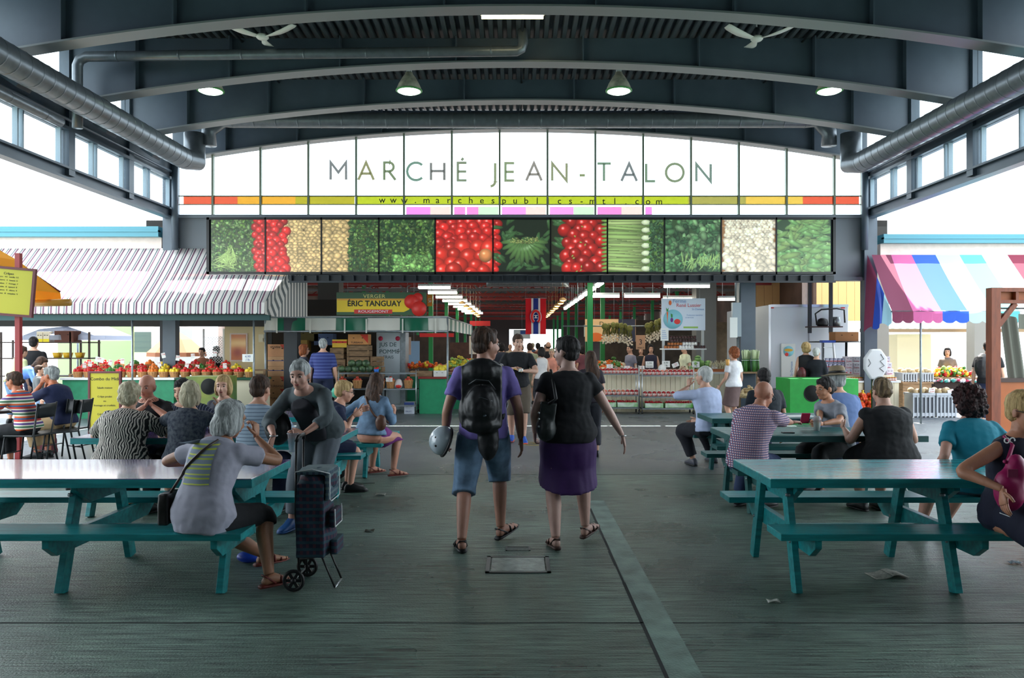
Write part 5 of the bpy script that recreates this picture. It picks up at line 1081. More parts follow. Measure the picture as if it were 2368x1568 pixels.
# bushel basket proto
M_bask = stripes('basket_splint', [(190, 142, 92), (150, 104, 62)], [0, .82], .03, 'X', rough=.8); M_baskr = mat('basket_rim', (206, 160, 106), .8)
def mkbasket(name='bushel_basket', r=.115, h=.13, label='', group='', handle=False):
    def b(t):
        m = MB(); m.lathe([(r*.72, 0), (r*.98, h), (r*.94, h), (r*.68, .01), (0, .01)], n=18); 
        for q in range(12): a = 2*pi*q/12; m.beam((r*.735*math.cos(a), r*.735*math.sin(a), .005), (r*.99*math.cos(a), r*.99*math.sin(a), h-.01), .035*r/.115, .003, up=(math.cos(a), math.sin(a), 0))
        m.obj('splints', mat('basket_wood', (184, 134, 84), .8, var=.2, scale=30), t)
        m = MB(); m.tube([(r*math.cos(2*pi*k/18), r*math.sin(2*pi*k/18), h-.008) for k in range(18)], .008, 6, closed=True); m.obj('rim', M_baskr, t)
        if handle: MB().tube([(r*math.cos(a), 0, h+r*.9*math.sin(a)) for a in [pi*k/10 for k in range(11)]], .005, 6).obj('handle', M_baskr, t)
    return mk(name, label, 'basket', group, b)
lc = tabl('vegetable_counter', PX(140, 17.6), PX(404, 17.6), 17.6, 18.15, .93, 'white topped counter with green front holding the left stall baskets', M_white, M_greenp)
lc2 = tabl('vegetable_counter', PX(408, 17.6), PX(610, 17.6), 17.6, 18.15, .93, 'green topped counter with cream front under the tomato trays beside the cartons', mat('green_baize', (30, 84, 60), .8), M_cr)
for k, (z, y) in enumerate(((1.0, 18.15), (1.09, 18.42))):
    MB_ = MB().bb(PX(150, 18), PX(600, 18), y, y+.26, z-.03, z); o = MB_.obj('display_step', M_wood); tag(o, ['lower', 'upper'][k]+' wooden step carrying a row of vegetable baskets on the left stall', 'shelf')
    MB().bb(PX(150, 18), PX(150, 18)+.05, y, y+.05, 0, z-.03).bb(PX(600, 18)-.05, PX(600, 18), y, y+.05, 0, z-.03).obj('leg', M_wood, o)
B0 = mkbasket(label='bushel basket', group='bushel baskets on the left stall'); first = True
rows = [(17.86, .93, 168, 590, ['redpep', 'redpep', 'tom', 'grn', 'redpep', 'tom', 'redpep', 'ora', 'yel', 'yel', 'redpep', 'redpep', 'tom', 'tom', 'tom', 'redpep', 'yel']),
        (18.28, 1.0, 178, 560, ['tom', 'redpep', 'tom', 'grn', 'redpep', 'redpep', 'ora', 'yel', 'redpep', 'redpep', 'grn', 'tom', 'redpep', 'yel']),
        (18.55, 1.09, 188, 540, ['redpep', 'redpep', 'redpep', 'grn', 'ora', 'yel', 'redpep', 'redpep', 'redpep', 'tom'])]
nm_ = {'redpep': 'red bell peppers', 'tom': 'red tomatoes', 'grn': 'green bell peppers', 'ora': 'orange bell peppers', 'yel': 'yellow bell peppers'}
rn_ = ['front', 'middle', 'back']
rb = random.Random(5)
for ri, (y, z, a, b, seq) in enumerate(rows):
    for k, key in enumerate(seq):
        px = a+(b-a)*(k+.5)/len(seq); xx = PX(px, y); lb = 'bushel basket heaped with %s, %s row of the left stall' % (nm_[key], rn_[ri]); gp = 'baskets of %s, %s row' % (nm_[key], rn_[ri])
        if first: B0.location = (xx, y, z); B0['label'] = lb; B0['group'] = gp; first = False
        else: dup(B0, (xx, y, z), 0, lb, gp)
        for q in range(7):
            an = 2*pi*q/6+k; rr = .065 if q < 6 else 0; putf(key, (xx+rr*math.cos(an), y+rr*math.sin(an), z+.13+(.015 if q < 6 else .06)+rb.uniform(-.006, .006)), rb.uniform(.9, 1.08), rb.uniform(0, 6))
for px, py, lb in ((497, 818, 'beside the far white post'), (195, 845, 'at the left end of the baskets'), (208, 842, 'second from the left end'), (255, 838, 'above the green peppers'), (283, 835, 'left of the thin white post'), (305, 840, 'against the thin white post'), (368, 842, 'above the orange peppers'), (378, 822, 'tilted, in the back row above the yellow peppers'), (411, 828, 'beside the dark column'), (446, 824, 'tall and thin in the back row'), (432, 845, 'in front of the yellow peppers'), (456, 850, 'among the green leaves'), (477, 857, 'low, near the middle of the tomato trays'), (520, 846, 'at the tomato trays'), (230, 832, 'large, on the back row at left')):
    card(px, py, 18.0, .09 if px != 230 else .2, .12, 'white price card '+lb+' on the left stall', tilt=rb.uniform(-.25, .25), lines=1, zb=.95 if True else 0)
cd = card(573, 828, 17.0, .24, .17, 'two part white notice taped to the right post of the left stall', lines=2, col=(60, 90, 150), stem=.0, zb=PZ(828, 17.0))
# bins with a round hole
def binbox(px0, px1, Y, py, hx, hy, hr, depth, label, c1, swirl=None):
    x0, x1 = PX(px0, Y), PX(px1, Y); z = PZ(py, Y); t = thing('waste_bin_box', ((x0+x1)/2, Y, 0), label, 'bin'); w_ = (x1-x0)/2; m = MB()
    hxw, hzw, hrw = PX(hx, Y)-(x0+x1)/2, PZ(hy, Y), hr*Y/F; n = 32
    ring = [(hxw+hrw*math.cos(2*pi*k/n), 0, hzw+hrw*math.sin(2*pi*k/n)) for k in range(n)]; out = []
    for k in range(n):
        a = 2*pi*k/n; ca, sa = math.cos(a), math.sin(a); s1 = min((w_-hxw)/ca if ca > 1e-6 else 9e9, (-w_-hxw)/ca if ca < -1e-6 else 9e9, (z-hzw)/sa if sa > 1e-6 else 9e9, (0-hzw)/sa if sa < -1e-6 else 9e9); out.append((hxw+ca*s1, 0, hzw+sa*s1))
    cs = [(-w_, 0, 0), (w_, 0, 0), (w_, 0, z), (-w_, 0, z)]
    m.add(ring+out, [(k, (k+1) % n, (k+1) % n+n, k+n) for k in range(n)], False)
    for c in cs:
        k = min(range(n), key=lambda q: (out[q][0]-c[0])**2+(out[q][2]-c[2])**2)
        m.add([out[(k-1) % n], out[k], out[(k+1) % n], c], [(0, 1, 3), (1, 2, 3)], False)
    m.add([(-w_, 0, 0), (-w_, depth, 0), (-w_, depth, z), (-w_, 0, z), (w_, 0, 0), (w_, depth, 0), (w_, depth, z), (w_, 0, z)], [(0, 1, 2, 3), (4, 7, 6, 5), (1, 5, 6, 2), (3, 2, 6, 7)], False)
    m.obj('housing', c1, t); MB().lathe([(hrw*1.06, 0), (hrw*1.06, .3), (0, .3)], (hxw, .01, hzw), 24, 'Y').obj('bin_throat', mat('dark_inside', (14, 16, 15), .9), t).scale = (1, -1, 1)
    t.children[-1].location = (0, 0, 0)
    m = MB(); m.tube([(hxw+(hrw+.006)*math.cos(2*pi*k/24), -.004, hzw+(hrw+.006)*math.sin(2*pi*k/24)) for k in range(24)], .007, 6, closed=True); m.obj('hole_rim', M_black, t); return t
binbox(1827, 1985, 16.4, 876, 1878, 910, 18, .9, 'bright green plywood bin box with a round hole, right of the picnic tables', mat('bin_green', (30, 158, 62), .5, var=.06))
binbox(430, 520, 16.3, 871, 483, 894, 17.5, .7, 'yellow and green bin box with a round hole, before the left stall', mat('bin_yellow_green', (158, 158, 62), .55, c2=(60, 110, 62), scale=1.1))
# --- left background
def simple(name, m, mats, label, cat, loc=(0, 0, 0), **k): return tag(m.obj(name, mats, loc=loc, **k), label, cat)
rk = thing('storage_rack', (PX(130, 19.6), 19.6, 0), 'dark metal shelf rack behind the left stall with cartons and yellow baskets', 'rack')
for z in (.9, 1.35, 1.75): MB().bb(-1.4, .85, 0, .5, z-.03, z).obj('shelf', mat('rack_brown', (66, 48, 40), .6), rk)
for x in (-1.4, .35, .82): MB().bb(x-.02, x+.02, 0, .04, 0, 2.0).bb(x-.02, x+.02, .46, .5, 0, 1.8).obj('upright', mat('rack_brown', (66, 48, 40), .6), rk)
def carton(name, x, y, z, w_, d, h, label, c, band=None, txt=None, tc=(60, 50, 46), rz=0, corner=None, group=None, txs=.32, flip=False):
    t = thing(name, (x, y, z), label, 'box', rz, group); b = MB().bb(-w_/2, w_/2, 0, d, 0, h); b.obj('body', mat('carton_%d_%d_%d' % c, c, .8, var=.05), t, bevel=.004)
    if band: MB().bb(-w_/2-.001, w_/2+.001, -.002, .0, h*band[1], h*band[2]).obj('printed_band', mat('print_%d_%d_%d' % band[0], band[0], .7), t)
    if corner: MB().poly([(w_*.1, h-.005), (w_/2-.003, h-.005), (w_/2-.003, h*.12)], -.003, 0).obj('printed_corner', mat('print_%d_%d_%d' % corner, corner, .7), t)
    MB().poly([(-.02, h*.62), (.02, h*.62), (.02, h*.68), (-.02, h*.68)], -.003, .0, off=(-w_*.22, 0, 0)).poly([(-.02, h*.62), (.02, h*.62), (.02, h*.68), (-.02, h*.68)], -.003, 0, off=(w_*.22, 0, 0)).obj('hand_hole_shade', mat('dark_inside', (14, 16, 15)), t)  # flat dark plates: the shade inside the hand holes is put into the colour
    if txt: text('lettering', txt, h*txs, mat('print_%d_%d_%d' % tc, tc, .7), t, (-w_*.05, -.004, h*(.2 if not flip else .78)), ext=.0005, rot=(pi/2, pi if flip else 0, 0))
    return t
for k, px in enumerate((97, 112)): carton('carton', PX(px, 19.7), 19.6, 1.75, .15, .35, .26, ['white and yellow carton on the top rack shelf, left of the pair', 'white and yellow carton on the top rack shelf, right of the pair'][k], (226, 214, 190), ((236, 214, 40), .0, .3))
carton('crate', PX(153, 19.7), 19.6, 1.75, .48, .35, .28, 'dark brown crate on the top shelf of the rack behind the left stall', (92, 52, 40))
yb0 = None
for k, px in enumerate((128, 152, 180)):
    def b(t): MB().lathe([(.09, 0), (.125, .13), (.115, .13), (.08, .01), (0, .01)], n=4).obj('tray', mat('yellow_basket', (226, 178, 36), .6), t, rz=pi/4)
    if yb0 is None: yb0 = mk('fruit_basket', 'yellow cardboard fruit basket standing on the rack behind the peppers', 'basket', 'yellow baskets on the rack', b); yb0.location = (PX(px, 19.7), 19.8, 1.35)
    else: dup(yb0, (PX(px, 19.7), 19.8, 1.35))
m = MB()
for k in range(12): m.box((0, 0, .1+.2*k), (2.3, .03, .205), rx=.05)
simple('shed', m, mat('pale_green_siding', (184, 204, 152), .7), 'pale green clapboard shed beyond the rack on the left', 'shed', (PX(222, 23.5), 23.5, 0)).data.materials
m = MB().bb(-.9, .9, 0, 3, .5, 2.35); tk = thing('delivery_van', (PX(292, 25), 25, 0), 'white delivery van parked far behind the left stall', 'van'); m.obj('body', M_white, tk, bevel=.05)
MB().bb(-.8, .8, -.02, 0, 1.45, 2.1).obj('windscreen', mat('van_glass', (70, 84, 100), .1), tk)
for s in (-1, 1): MB().lathe([(0, 0), (.33, 0), (.33, .2), (0, .2)], (s*.75-.1, .4, .33), 18, 'X').obj('wheel', M_black, tk)
def umbrella(name, x, y, zr, zt, r, c, label, n=8, trans=.35, pole=True, trim=None, ang=.2, drop=.12):
    t = thing(name, (x, y, 0), label, 'umbrella'); m = MB(); vs = [(0, 0, zt)]; P_ = [(r*math.cos(2*pi*k/n+ang), r*math.sin(2*pi*k/n+ang)) for k in range(n)]
    for a, b in P_: vs += [(a*.5, b*.5, zt-(zt-zr)*.42)]
    for a, b in P_: vs += [(a, b, zr)]
    fs = [(0, 1+k, 1+(k+1) % n) for k in range(n)]+[(1+k, 1+n+k, 1+n+(k+1) % n, 1+(k+1) % n) for k in range(n)]; m.add(vs, fs, False)
    m.obj('canopy', cloth_trans(name+'_cloth_%d_%d_%d' % c, c, trans), t, solid=.004)
    m = MB()
    for k in range(n): a, b = P_[k], P_[(k+1) % n]; m.add([(a[0], a[1], zr), (b[0], b[1], zr), (b[0]*1.01, b[1]*1.01, zr-drop), (a[0]*1.01, a[1]*1.01, zr-drop)], [(0, 1, 2, 3)], False)
    m.obj('valance', cloth_trans(name+'_val_%d_%d_%d' % (trim or c), trim or c, trans), t)
    for k in range(n): MB().cyl((0, 0, zt-.03), (P_[k][0]*.98, P_[k][1]*.98, zr-.01), .008, n=5).obj('rib', M_galv, t)
    if pole: MB().cyl((0, 0, 0), (0, 0, zt), .025).obj('pole', M_galv, t); MB().lathe([(.3, 0), (.28, .06), (.05, .1), (0, .1)], n=16).obj('base', M_steel_d, t)
    return t
umbrella('parasol', PX(165, 20.6), 20.9, 1.92, 2.42, 1.35, (206, 212, 226), 'white grey parasol under the left awning', pole=True, trans=.6)
umbrella('parasol', PX(425, 24), 23.5, 1.45, 2.12, .85, (192, 134, 102), 'tan parasol seen low behind the tomato baskets', n=6, trans=.4)
umbrella('yellow_parasol', PX(-60, 12.0), 12.0, 2.5, 3.35, 1.15, (236, 180, 20), 'yellow parasol with burgundy trim at the far left edge', trim=(236, 150, 30), trans=.5, n=6, ang=.5)
m = MB(); 
for k in range(6): a = 2*pi*k/6+.5; m.cyl((PX(-60, 12)+.02*math.cos(a), 12+.02*math.sin(a), 3.37), (PX(-60, 12)+1.15*math.cos(a), 12+1.15*math.sin(a), 2.52), .014, n=6)
o_ = m.obj('edge_piping', mat('burgundy_trim', (104, 30, 46), .6)); pr_ = [o for o in bpy.data.objects if o.name.startswith('yellow_parasol')][0]; o_.parent = pr_; o_.location = (-pr_.location.x, -pr_.location.y, 0)
simple('stall_beam', MB().bb(-4.6, 4.4, 0, .12, 0, .5).bb(-4.4, -4.3, .02, .1, -2.15, 0).bb(4.2, 4.3, .02, .1, -2.15, 0), mat('dark_beam', (44, 44, 42), .7), 'dark beam behind the left awning above the rack', 'beam', (-10.6, 20.0, 2.15))
# lattice, cream wall with poster
m = MB()
for k in range(-8, 16): m.beam((-.25+.09*k, 0, 1.2), (-.25+.09*k+.9, 0, 2.1), .018, .012); m.beam((-.25+.09*k, .012, 2.1), (-.25+.09*k+.9, .012, 1.2), .018, .012)
m2_ = MB(); kk = 0
for i in range(0, len(m.v), 8):
    pass
lt_ = thing('lattice_panel', (PX(490, 20.4), 20.4, 0), 'white diamond lattice panel left of the cream wall', 'lattice')
m = MB()
for k in range(0, 7): 
    x = -.2+.07*k; 
    for q in range(0, 10): z = 1.2+.07*q; m.beam((x, 0, z), (x+.07, 0, z+.07), .014, .01); m.beam((x, .01, z+.07), (x+.07, .01, z), .014, .01)
m.obj('lattice', M_white, lt_); MB().bb(-.24, -.2, -.01, .03, 0, 2.1).bb(.29, .33, -.01, .03, 0, 2.1).obj('frame', M_white, lt_)
cw = thing('cream_partition', (PX(566, 20.2), 20.2, 0), 'cream painted partition wall with a framed picture behind the left stall', 'partition')
MB().bb(-.52, .55, 0, .08, 0, 2.2).obj('panel', mat('cream_wall', (224, 206, 160), .8), cw)
MB().bb(-.38, .08, -.03, 0, 1.25, 1.98).obj('picture_frame', M_cream, cw)
def smear(n=40):
    R = np.random.default_rng(4); I = np.zeros((n, n//2, 3)); yy, xx = np.mgrid[0:n, 0:n//2]; I[:] = (.82, .45, .22); k = np.exp(-((yy-n*.65)/8.)**2); I += k[..., None]*np.array([.15, .35, .3]); k = np.exp(-((yy-n*.3)/7.)**2-((xx-8)/6.)**2); I -= k[..., None]*np.array([.2, .25, .15]); return np.clip(I, 0, 1)
picture('picture', smear(), .38, .66, vcol('print_matt', .35), cw, (-.15, -.035, 1.615))
simple('wall_box', MB().bb(-.07, .07, -.1, 0, 0, .2).bb(-.05, .05, -.13, -.1, .02, .1), M_cr, 'small electrical box on the right edge of the cream partition', 'box', (PX(604, 20.1), 20.2, 1.75))
# menus
M_menu = mat('menu_yellow', (186, 178, 30), .5); M_burg = mat('burgundy_frame', (96, 28, 36), .5)
def menu(name, x, y, z, w_, h, label, lines, rz=0, ry=0, title=None, post=None, legs=False):
    t = thing(name, (x, y, z), label, 'menu board', rz); MB().box((0, 0, h/2), (w_, .03, h)).obj('board', M_menu, t)
    f = MB(); f.bb(-w_/2-.035, -w_/2, -.03, .03, -.035, h+.035); f.bb(w_/2, w_/2+.035, -.03, .03, -.035, h+.035); f.bb(-w_/2, w_/2, -.03, .03, h, h+.035); f.bb(-w_/2, w_/2, -.03, .03, -.035, 0); f.obj('frame', M_burg, t)
    for k, s_ in enumerate(lines):
        if s_: text('menu_line', s_, h*(.075 if k == 0 else .045), M_ink, t, (0, -.018, h*(.9-.075*k)), ext=.0006)
    if legs:
        MB().beam((-w_/2, .25, -.0), (-w_/2, .02, h), .03, .03).beam((w_/2, .25, 0), (w_/2, .02, h), .03, .03).obj('rear_leg', M_burg, t)
    return t
mb_ = menu('menu_sign', PX(243, 14.6), 14.6, .04, .53, 1.1, 'yellow standing menu board with burgundy frame headed Combo du Midi', ['Combo du Midi', '', 'Salade maison', '', 'Crêpe poulet', 'ou', 'fromage et crudités', '', 'Crêpe et café'], rz=.05, legs=True)
m = menu('menu_sign', PX(14, 11.25), 11.25, 2.12, .66, .64, 'yellow hanging menu board on the red post at the far left', ['Crêpes', 'sucre   4.5   nutella  5.5', 'beurre   4   banane  6', 'jambon   7   fromage  7', 'poulet   8   épinard  8', 'saumon   9   chèvre  9', 'maison   8   complète  9'], rz=.1); m.rotation_euler.y = .08
simple('red_post', MB().bb(-.035, .035, -.035, .035, 0, 3.0), mat('post_red', (150, 30, 34), .5), 'red painted post at the far left cafe', 'post', (PX(43, 11.35), 11.35, 0))
# hanging lamps / roll by the parasol
simple('rolled_banner', MB().cyl((0, 0, 0), (.75, .05, .02), .055, n=12), mat('amber_vinyl', (206, 150, 70), .3), 'rolled up amber vinyl blind hanging right of the yellow menu board', 'blind', (PX(48, 12.2), 12.2, PZ(702, 12.2)))
# cafe chairs and table
def cafe_chair(x, y, rz, label):
    t = thing('cafe_chair', (x, y, 0), label, 'chair', math.radians(rz)); m_ = mat('chair_black', (22, 28, 30), .4)
    MB().bb(-.2, .2, -.2, .22, .43, .455).obj('seat', m_, t, bevel=.01)
    m = MB(); m.grid(lambda u, v: (-.19+.38*u, -.235-.04*v-.03*math.cos((u-.5)*pi)*1.0, .68+.19*v), 8, 3); m.obj('backrest', m_, t, solid=.012)
    for sx in (-1, 1):
        MB().cyl((sx*.18, .2, .44), (sx*.2, .26, 0), .012).obj('leg', m_, t); MB().tube([(sx*.19, -.3, 0), (sx*.18, -.2, .45), (sx*.19, -.27, .88)], .013, 8).obj('leg', m_, t)
    MB().cyl((-.19, .23, .2), (.19, .23, .2), .008).cyl((-.19, -.26, .2), (.19, -.26, .2), .008).obj('stretcher', m_, t)
cafe_chair(PX(66, 10.6), 10.6, 86, 'black metal cafe chair under the woman in the rainbow sweater')
cafe_chair(PX(148, 11.4)+.05, 11.4, 80, 'black metal cafe chair under the man in navy T-shirt')
cafe_chair(PX(92, 10.9)+.18, 11.0, 150, 'empty black cafe chair between the rainbow sweater and the navy T-shirt')
ct = thing('cafe_table', (PX(-20, 11.0), 11.0, 0), 'small dark cafe table at the left edge', 'table'); MB().lathe([(0, .71), (.38, .71), (.38, .735), (0, .735)], n=24).obj('tabletop', M_black, ct); MB().cyl((0, 0, .02), (0, 0, .71), .03).lathe([(.24, 0), (.22, .03), (0, .04)], n=18).obj('pedestal', M_black, ct)
# --- crate stall in the middle left
cs = thing('stall_canopy', (0, 18.75, 0), 'green and white striped valance canopy on poles over the apple stall', 'canopy')
x0, x1 = PX(614, 18.75), PX(1035, 18.75)
M_vg = cloth_trans('valance_green', (24, 104, 76), .2, .35); M_vw = cloth_trans('valance_white', (226, 224, 214), .3, .4)
def vpanel(a, b, y0, y1, mm_, nm='valance_panel', zt=2.33, zb=2.03):
    m = MB(); A = Vector((a, y0, 0)); B_ = Vector((b, y1, 0))
    m.grid(lambda u, v: tuple(A.lerp(B_, u)+Vector((.0, -.03*math.sin(u*9+a*3)*v-.02*v, zt+(zb-zt)*v-.015*math.sin(u*pi)*v))), 10, 4); m.obj(nm, mm_, cs)
vp = [(612, 642, 0), (642, 706, 1), (706, 777, 0), (777, 850, 1), (850, 925, 0), (925, 990, 1), (990, 1035, 0)]
for a, b, g_ in vp: vpanel(PX(a, 18.75), PX(b, 18.75), 0, 0, M_vg if g_ else M_vw)
for k in range(14): vpanel(x1+.012*k, x1+.012*(k+1), .55*k, .55*(k+1), M_vg if k % 2 else M_vw)
MB().cyl((x0, 0, 2.34), (x1, 0, 2.34), .02).cyl((x1, 0, 2.34), (x1+.15, 7.5, 2.34), .02).cyl((x0, 0, 2.34), (x0, 1.8, 2.34), .02).cyl((x0-.03, -.02, 2.0), (x1, -.02, 2.0), .025).obj('rail', M_galv, cs)
MB().cyl((x0, 0, 0), (x0, 0, 2.34), .024).obj('post', M_galv, cs); MB().cyl((x1, 0, 0), (x1, 0, 2.34), .024).obj('post', M_galv, cs); MB().cyl((x1+.15, 7.5, 0), (x1+.15, 7.5, 2.34), .024).obj('post', M_galv, cs)
for px in (640, 717, 797, 847, 931, 1007): m = MB().bb(-.018, .018, -.05, -.04, 1.96, 2.3); o = m.obj('strap', M_vw, cs); o.location.x = PX(px, 18.7)
MB().bb(x0, x1, 0, 1.7, 2.36, 2.37).obj('roof_sheet', M_vw, cs)
# hanging orchard sign
def sgn(name, px0, px1, py0, py1, Y, label, m_, th=.03, wires=None, cat='sign'):
    x0, x1, z0, z1 = PX(px0, Y), PX(px1, Y), PZ(py1, Y), PZ(py0, Y); t = thing(name, ((x0+x1)/2, Y, (z0+z1)/2), label, cat); w_, h = (x1-x0)/2, (z1-z0)/2
    MB().bb(-w_, w_, 0, th, -h, h).obj('panel', m_, t)
    if wires: MB().cyl((-w_*.75, th/2, h), (-w_*.75, th/2, wires-t.location.z), .004, n=5).cyl((w_*.75, th/2, h), (w_*.75, th/2, wires-t.location.z), .004, n=5).obj('wire', M_galv, t)
    return t, w_, h
M_sgreen = mat('sign_green', (62, 92, 62), .5); M_syel = mat('sign_yellow', (236, 200, 44), .5); M_sred = mat('sign_red', (206, 52, 44), .5); M_apple = mat('apple_red', (222, 50, 42), .45); M_stan = mat('sign_amber', (222, 160, 62), .5)
t, w_, h = sgn('orchard_sign', 778, 986, 676, 729, 18.6, 'green and yellow hanging sign of the orchard with red apples, reading VERGER ÉRIC TANGUAY', M_sgreen, wires=4.58)
MB().poly([(-w_+.01, h*.42), (w_-.3, h*.42), (w_*.62, .0), (w_*.62, -h*.5), (w_*.5, -h*.72), (-w_+.01, -h*.72)], -.004, 0).obj('yellow_field', M_syel, t); MB().bb(-w_+.01, w_-.35, -.005, 0, h*.3, h*.45).obj('amber_edge', M_stan, t)
text('lettering', 'VERGER', .125, mat('letter_pale_gold', (214, 210, 130), .6), t, (-.17, -.006, h*.64), ext=.001, spacing=1.05, sx=1.15)
text('lettering', 'ÉRIC TANGUAY', .185, M_ink, t, (-.17, -.008, -.0), ext=.001, off=.004, sx=.98)
MB().bb(-.65, .26, -.008, 0, -h*.86, -h*.5).obj('red_plate', M_sred, t); text('lettering', 'ROUGEMONT', .085, M_white, t, (-.19, -.010, -h*.68), ext=.001, sx=1.35)
for (ax, az, ar_) in ((.72, .05, .17), (.87, .14, .12), (.9, -.12, .18)): MB().lathe([(0, 0), (ar_, 0), (ar_, .004), (0, .004)], (ax, -.012-ar_*.03, az), 24, 'Y').obj('painted_apple', M_apple, t)
t, w_, h = sgn('small_sign', 988, 999, 682, 708, 18.9, 'narrow orange hanging sign right of the orchard sign', mat('sign_orange', (222, 130, 40), .5), wires=4.58)
text('lettering', 'LR', .1, M_white, t, (0, -.006, 0), rot=(pi/2, pi/2, 0))
# cartons
zc = 0
for k, (c, tx, cn, fl_) in enumerate((((206, 156, 110), 'TURBANA', (200, 70, 50), False), ((206, 156, 110), 'TURBANA', (200, 70, 50), False), ((206, 156, 110), 'TURBANA', (200, 70, 50), False), ((204, 160, 118), None, None, False), ((204, 160, 118), None, None, False), ((204, 150, 108), 'TURBANA', (200, 70, 50), True))):
    lbs = ['banana carton at the bottom of the tall stack beside the left canopy post', 'banana carton second from the bottom of the tall stack', 'banana carton third from the bottom, with a red corner', 'tan carton with a thin blue band, fourth in the tall stack', 'tan carton fifth in the tall stack, with a blue line', 'banana carton upside down on top of the tall stack']
    carton('carton', PX(641, 19.0), 19.05, zc, .5, .4, .3 if k not in (3, 4) else .24, lbs[k], c, ((70, 84, 140), .55, .62) if k in (3, 4) else None, tx, corner=cn, txs=.24, flip=fl_); zc += .302 if k not in (3, 4) else .242
for k, (px, py, w_, h, Y, c, lb, tx) in enumerate(((688, 800, .5, .3, 20.2, (150, 120, 60), 'olive brown carton on the pile behind the woman with sunglasses', None), (712, 775, .55, .32, 20.4, (96, 84, 44), 'dark carton printed with a yellow fruit, high in the back pile', None), (748, 785, .5, .3, 20.4, (90, 110, 150), 'blue and white fruit carton at the back of the crate stall', 'SUNKIST'[:0] or 'Dole'[:0] or None), (670, 840, .45, .3, 20.2, (120, 84, 56), 'brown carton low in the back pile', None), (720, 835, .5, .3, 20.4, (60, 44, 34), 'dark brown carton below the yellow fruit carton', None), (762, 835, .4, .5, 20.4, (110, 112, 116), 'grey steel cabinet front behind the man in the blue polo', None))):
    carton('carton', PX(px, Y), Y, PZ(py, Y)-h/2, w_, .4, h, lb, c)
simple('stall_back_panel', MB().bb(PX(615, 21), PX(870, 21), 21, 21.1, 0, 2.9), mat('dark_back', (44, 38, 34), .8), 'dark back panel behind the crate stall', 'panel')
def crate(x, y, z, w_, d, h, label, rz=0, n=3):
    t = thing('wooden_crate', (x, y, z), label, 'crate', rz); sh = h/n
    for k in range(n): MB().bb(-w_/2, w_/2, 0, .012, k*sh+.008, (k+1)*sh-.008).bb(-w_/2, w_/2, d-.012, d, k*sh+.008, (k+1)*sh-.008).bb(-w_/2, -w_/2+.012, .012, d-.012, k*sh+.008, (k+1)*sh-.008).bb(w_/2-.012, w_/2, .012, d-.012, k*sh+.008, (k+1)*sh-.008).obj('slat', M_wood, t)
    for sx in (-1, 1): MB().bb(sx*(w_/2-.03)-.02, sx*(w_/2-.03)+.02, -.012, 0, 0, h).obj('corner_post', M_wood, t)
    MB().bb(-w_/2+.01, w_/2-.01, .01, d-.01, 0, .012).obj('base', M_wood, t); return t
sp_ = thing('crate_stand', (PX(828, 19.3), 19.3, 0), 'low grey table under the wooden crate stack', 'table'); MB().bb(-.75, .62, 0, .7, .84, .88).obj('tabletop', M_steel_d, sp_)
for sx in (-.7, .57): MB().bb(sx-.02, sx+.02, .05, .09, 0, .84).bb(sx-.02, sx+.02, .6, .64, 0, .84).obj('leg', M_steel_d, sp_)
for k, (px, py, w_, h, n, lb) in enumerate(((829, 855, .56, .2, 1, 'wooden crate at the bottom of the middle stack'), (829, 834, .56, .29, 1, 'weathered wooden crate in the middle of the middle stack'), (829, 806, .56, .28, 2, 'slatted wooden crate on top of the middle stack, under the banana carton'), (782, 855, .36, .16, 1, 'wooden crate at the bottom of the short left stack'), (782, 835, .38, .27, 2, 'wooden crate with a white tag in the short left stack'), (780, 809, .34, .27, 2, 'upended wooden crate on the short left stack'), (872, 836, .28, .25, 2, 'dark wooden crate at the bottom of the stack by the juice sign'), (870, 812, .28, .25, 2, 'dark wooden crate on top of the stack by the juice sign'))):
    crate(PX(px, 19.4), 19.35, .88+(0, .205, .5, 0, .165, .44, .0, .255)[k] if False else {0: .88, 1: 1.09, 2: 1.39, 3: .88, 4: 1.05, 5: 1.33, 6: .88, 7: 1.14}[k], w_, .4, h, lb, n=n)
carton('carton', PX(829, 19.4), 19.35, 1.68, .5, .4, .26, 'banana carton lying on the middle crate stack', (214, 150, 92), None, 'TURBANA', corner=(206, 60, 44), txs=.26)
carton('carton', PX(786, 19.4), 19.35, 1.61, .36, .4, .2, 'yellow carton with a red heart band left of the banana carton', (232, 190, 70), ((206, 50, 46), .55, .8))
fr_ = thing('juice_fridge', (PX(900, 20), 20, 0), 'white fridge panel hand lettered JUS DE POMME FRAIS with two red apples', 'fridge')
MB().bb(-.33, .3, 0, .6, 0, 2.0).obj('body', mat('fridge_white', (196, 208, 216), .4), fr_, bevel=.02); MB().bb(.3, .42, -.02, .6, 0, 2.0).obj('door_edge', M_galv, fr_)
for q, (s_, x, z) in enumerate((('JUS DE', -.03, 1.68), ('POMME', -.0, 1.5), ('FRAIS', -.02, 1.36))): text('lettering', s_, .15 if q < 2 else .11, mat('ink_teal', (24, 70, 74), .7), fr_, (x, -.003, z), ext=.0008)
text('lettering', '↓', .14, M_ink, fr_, (.24, -.003, 1.52), ext=.0008)
for x in (-.22, .22): MB().lathe([(0, 0), (.06, 0), (.06, .003), (0, .003)], (x, -.004, 1.84), 18, 'Y').obj('painted_apple', mat('apple_pink', (206, 48, 84), .5), fr_)
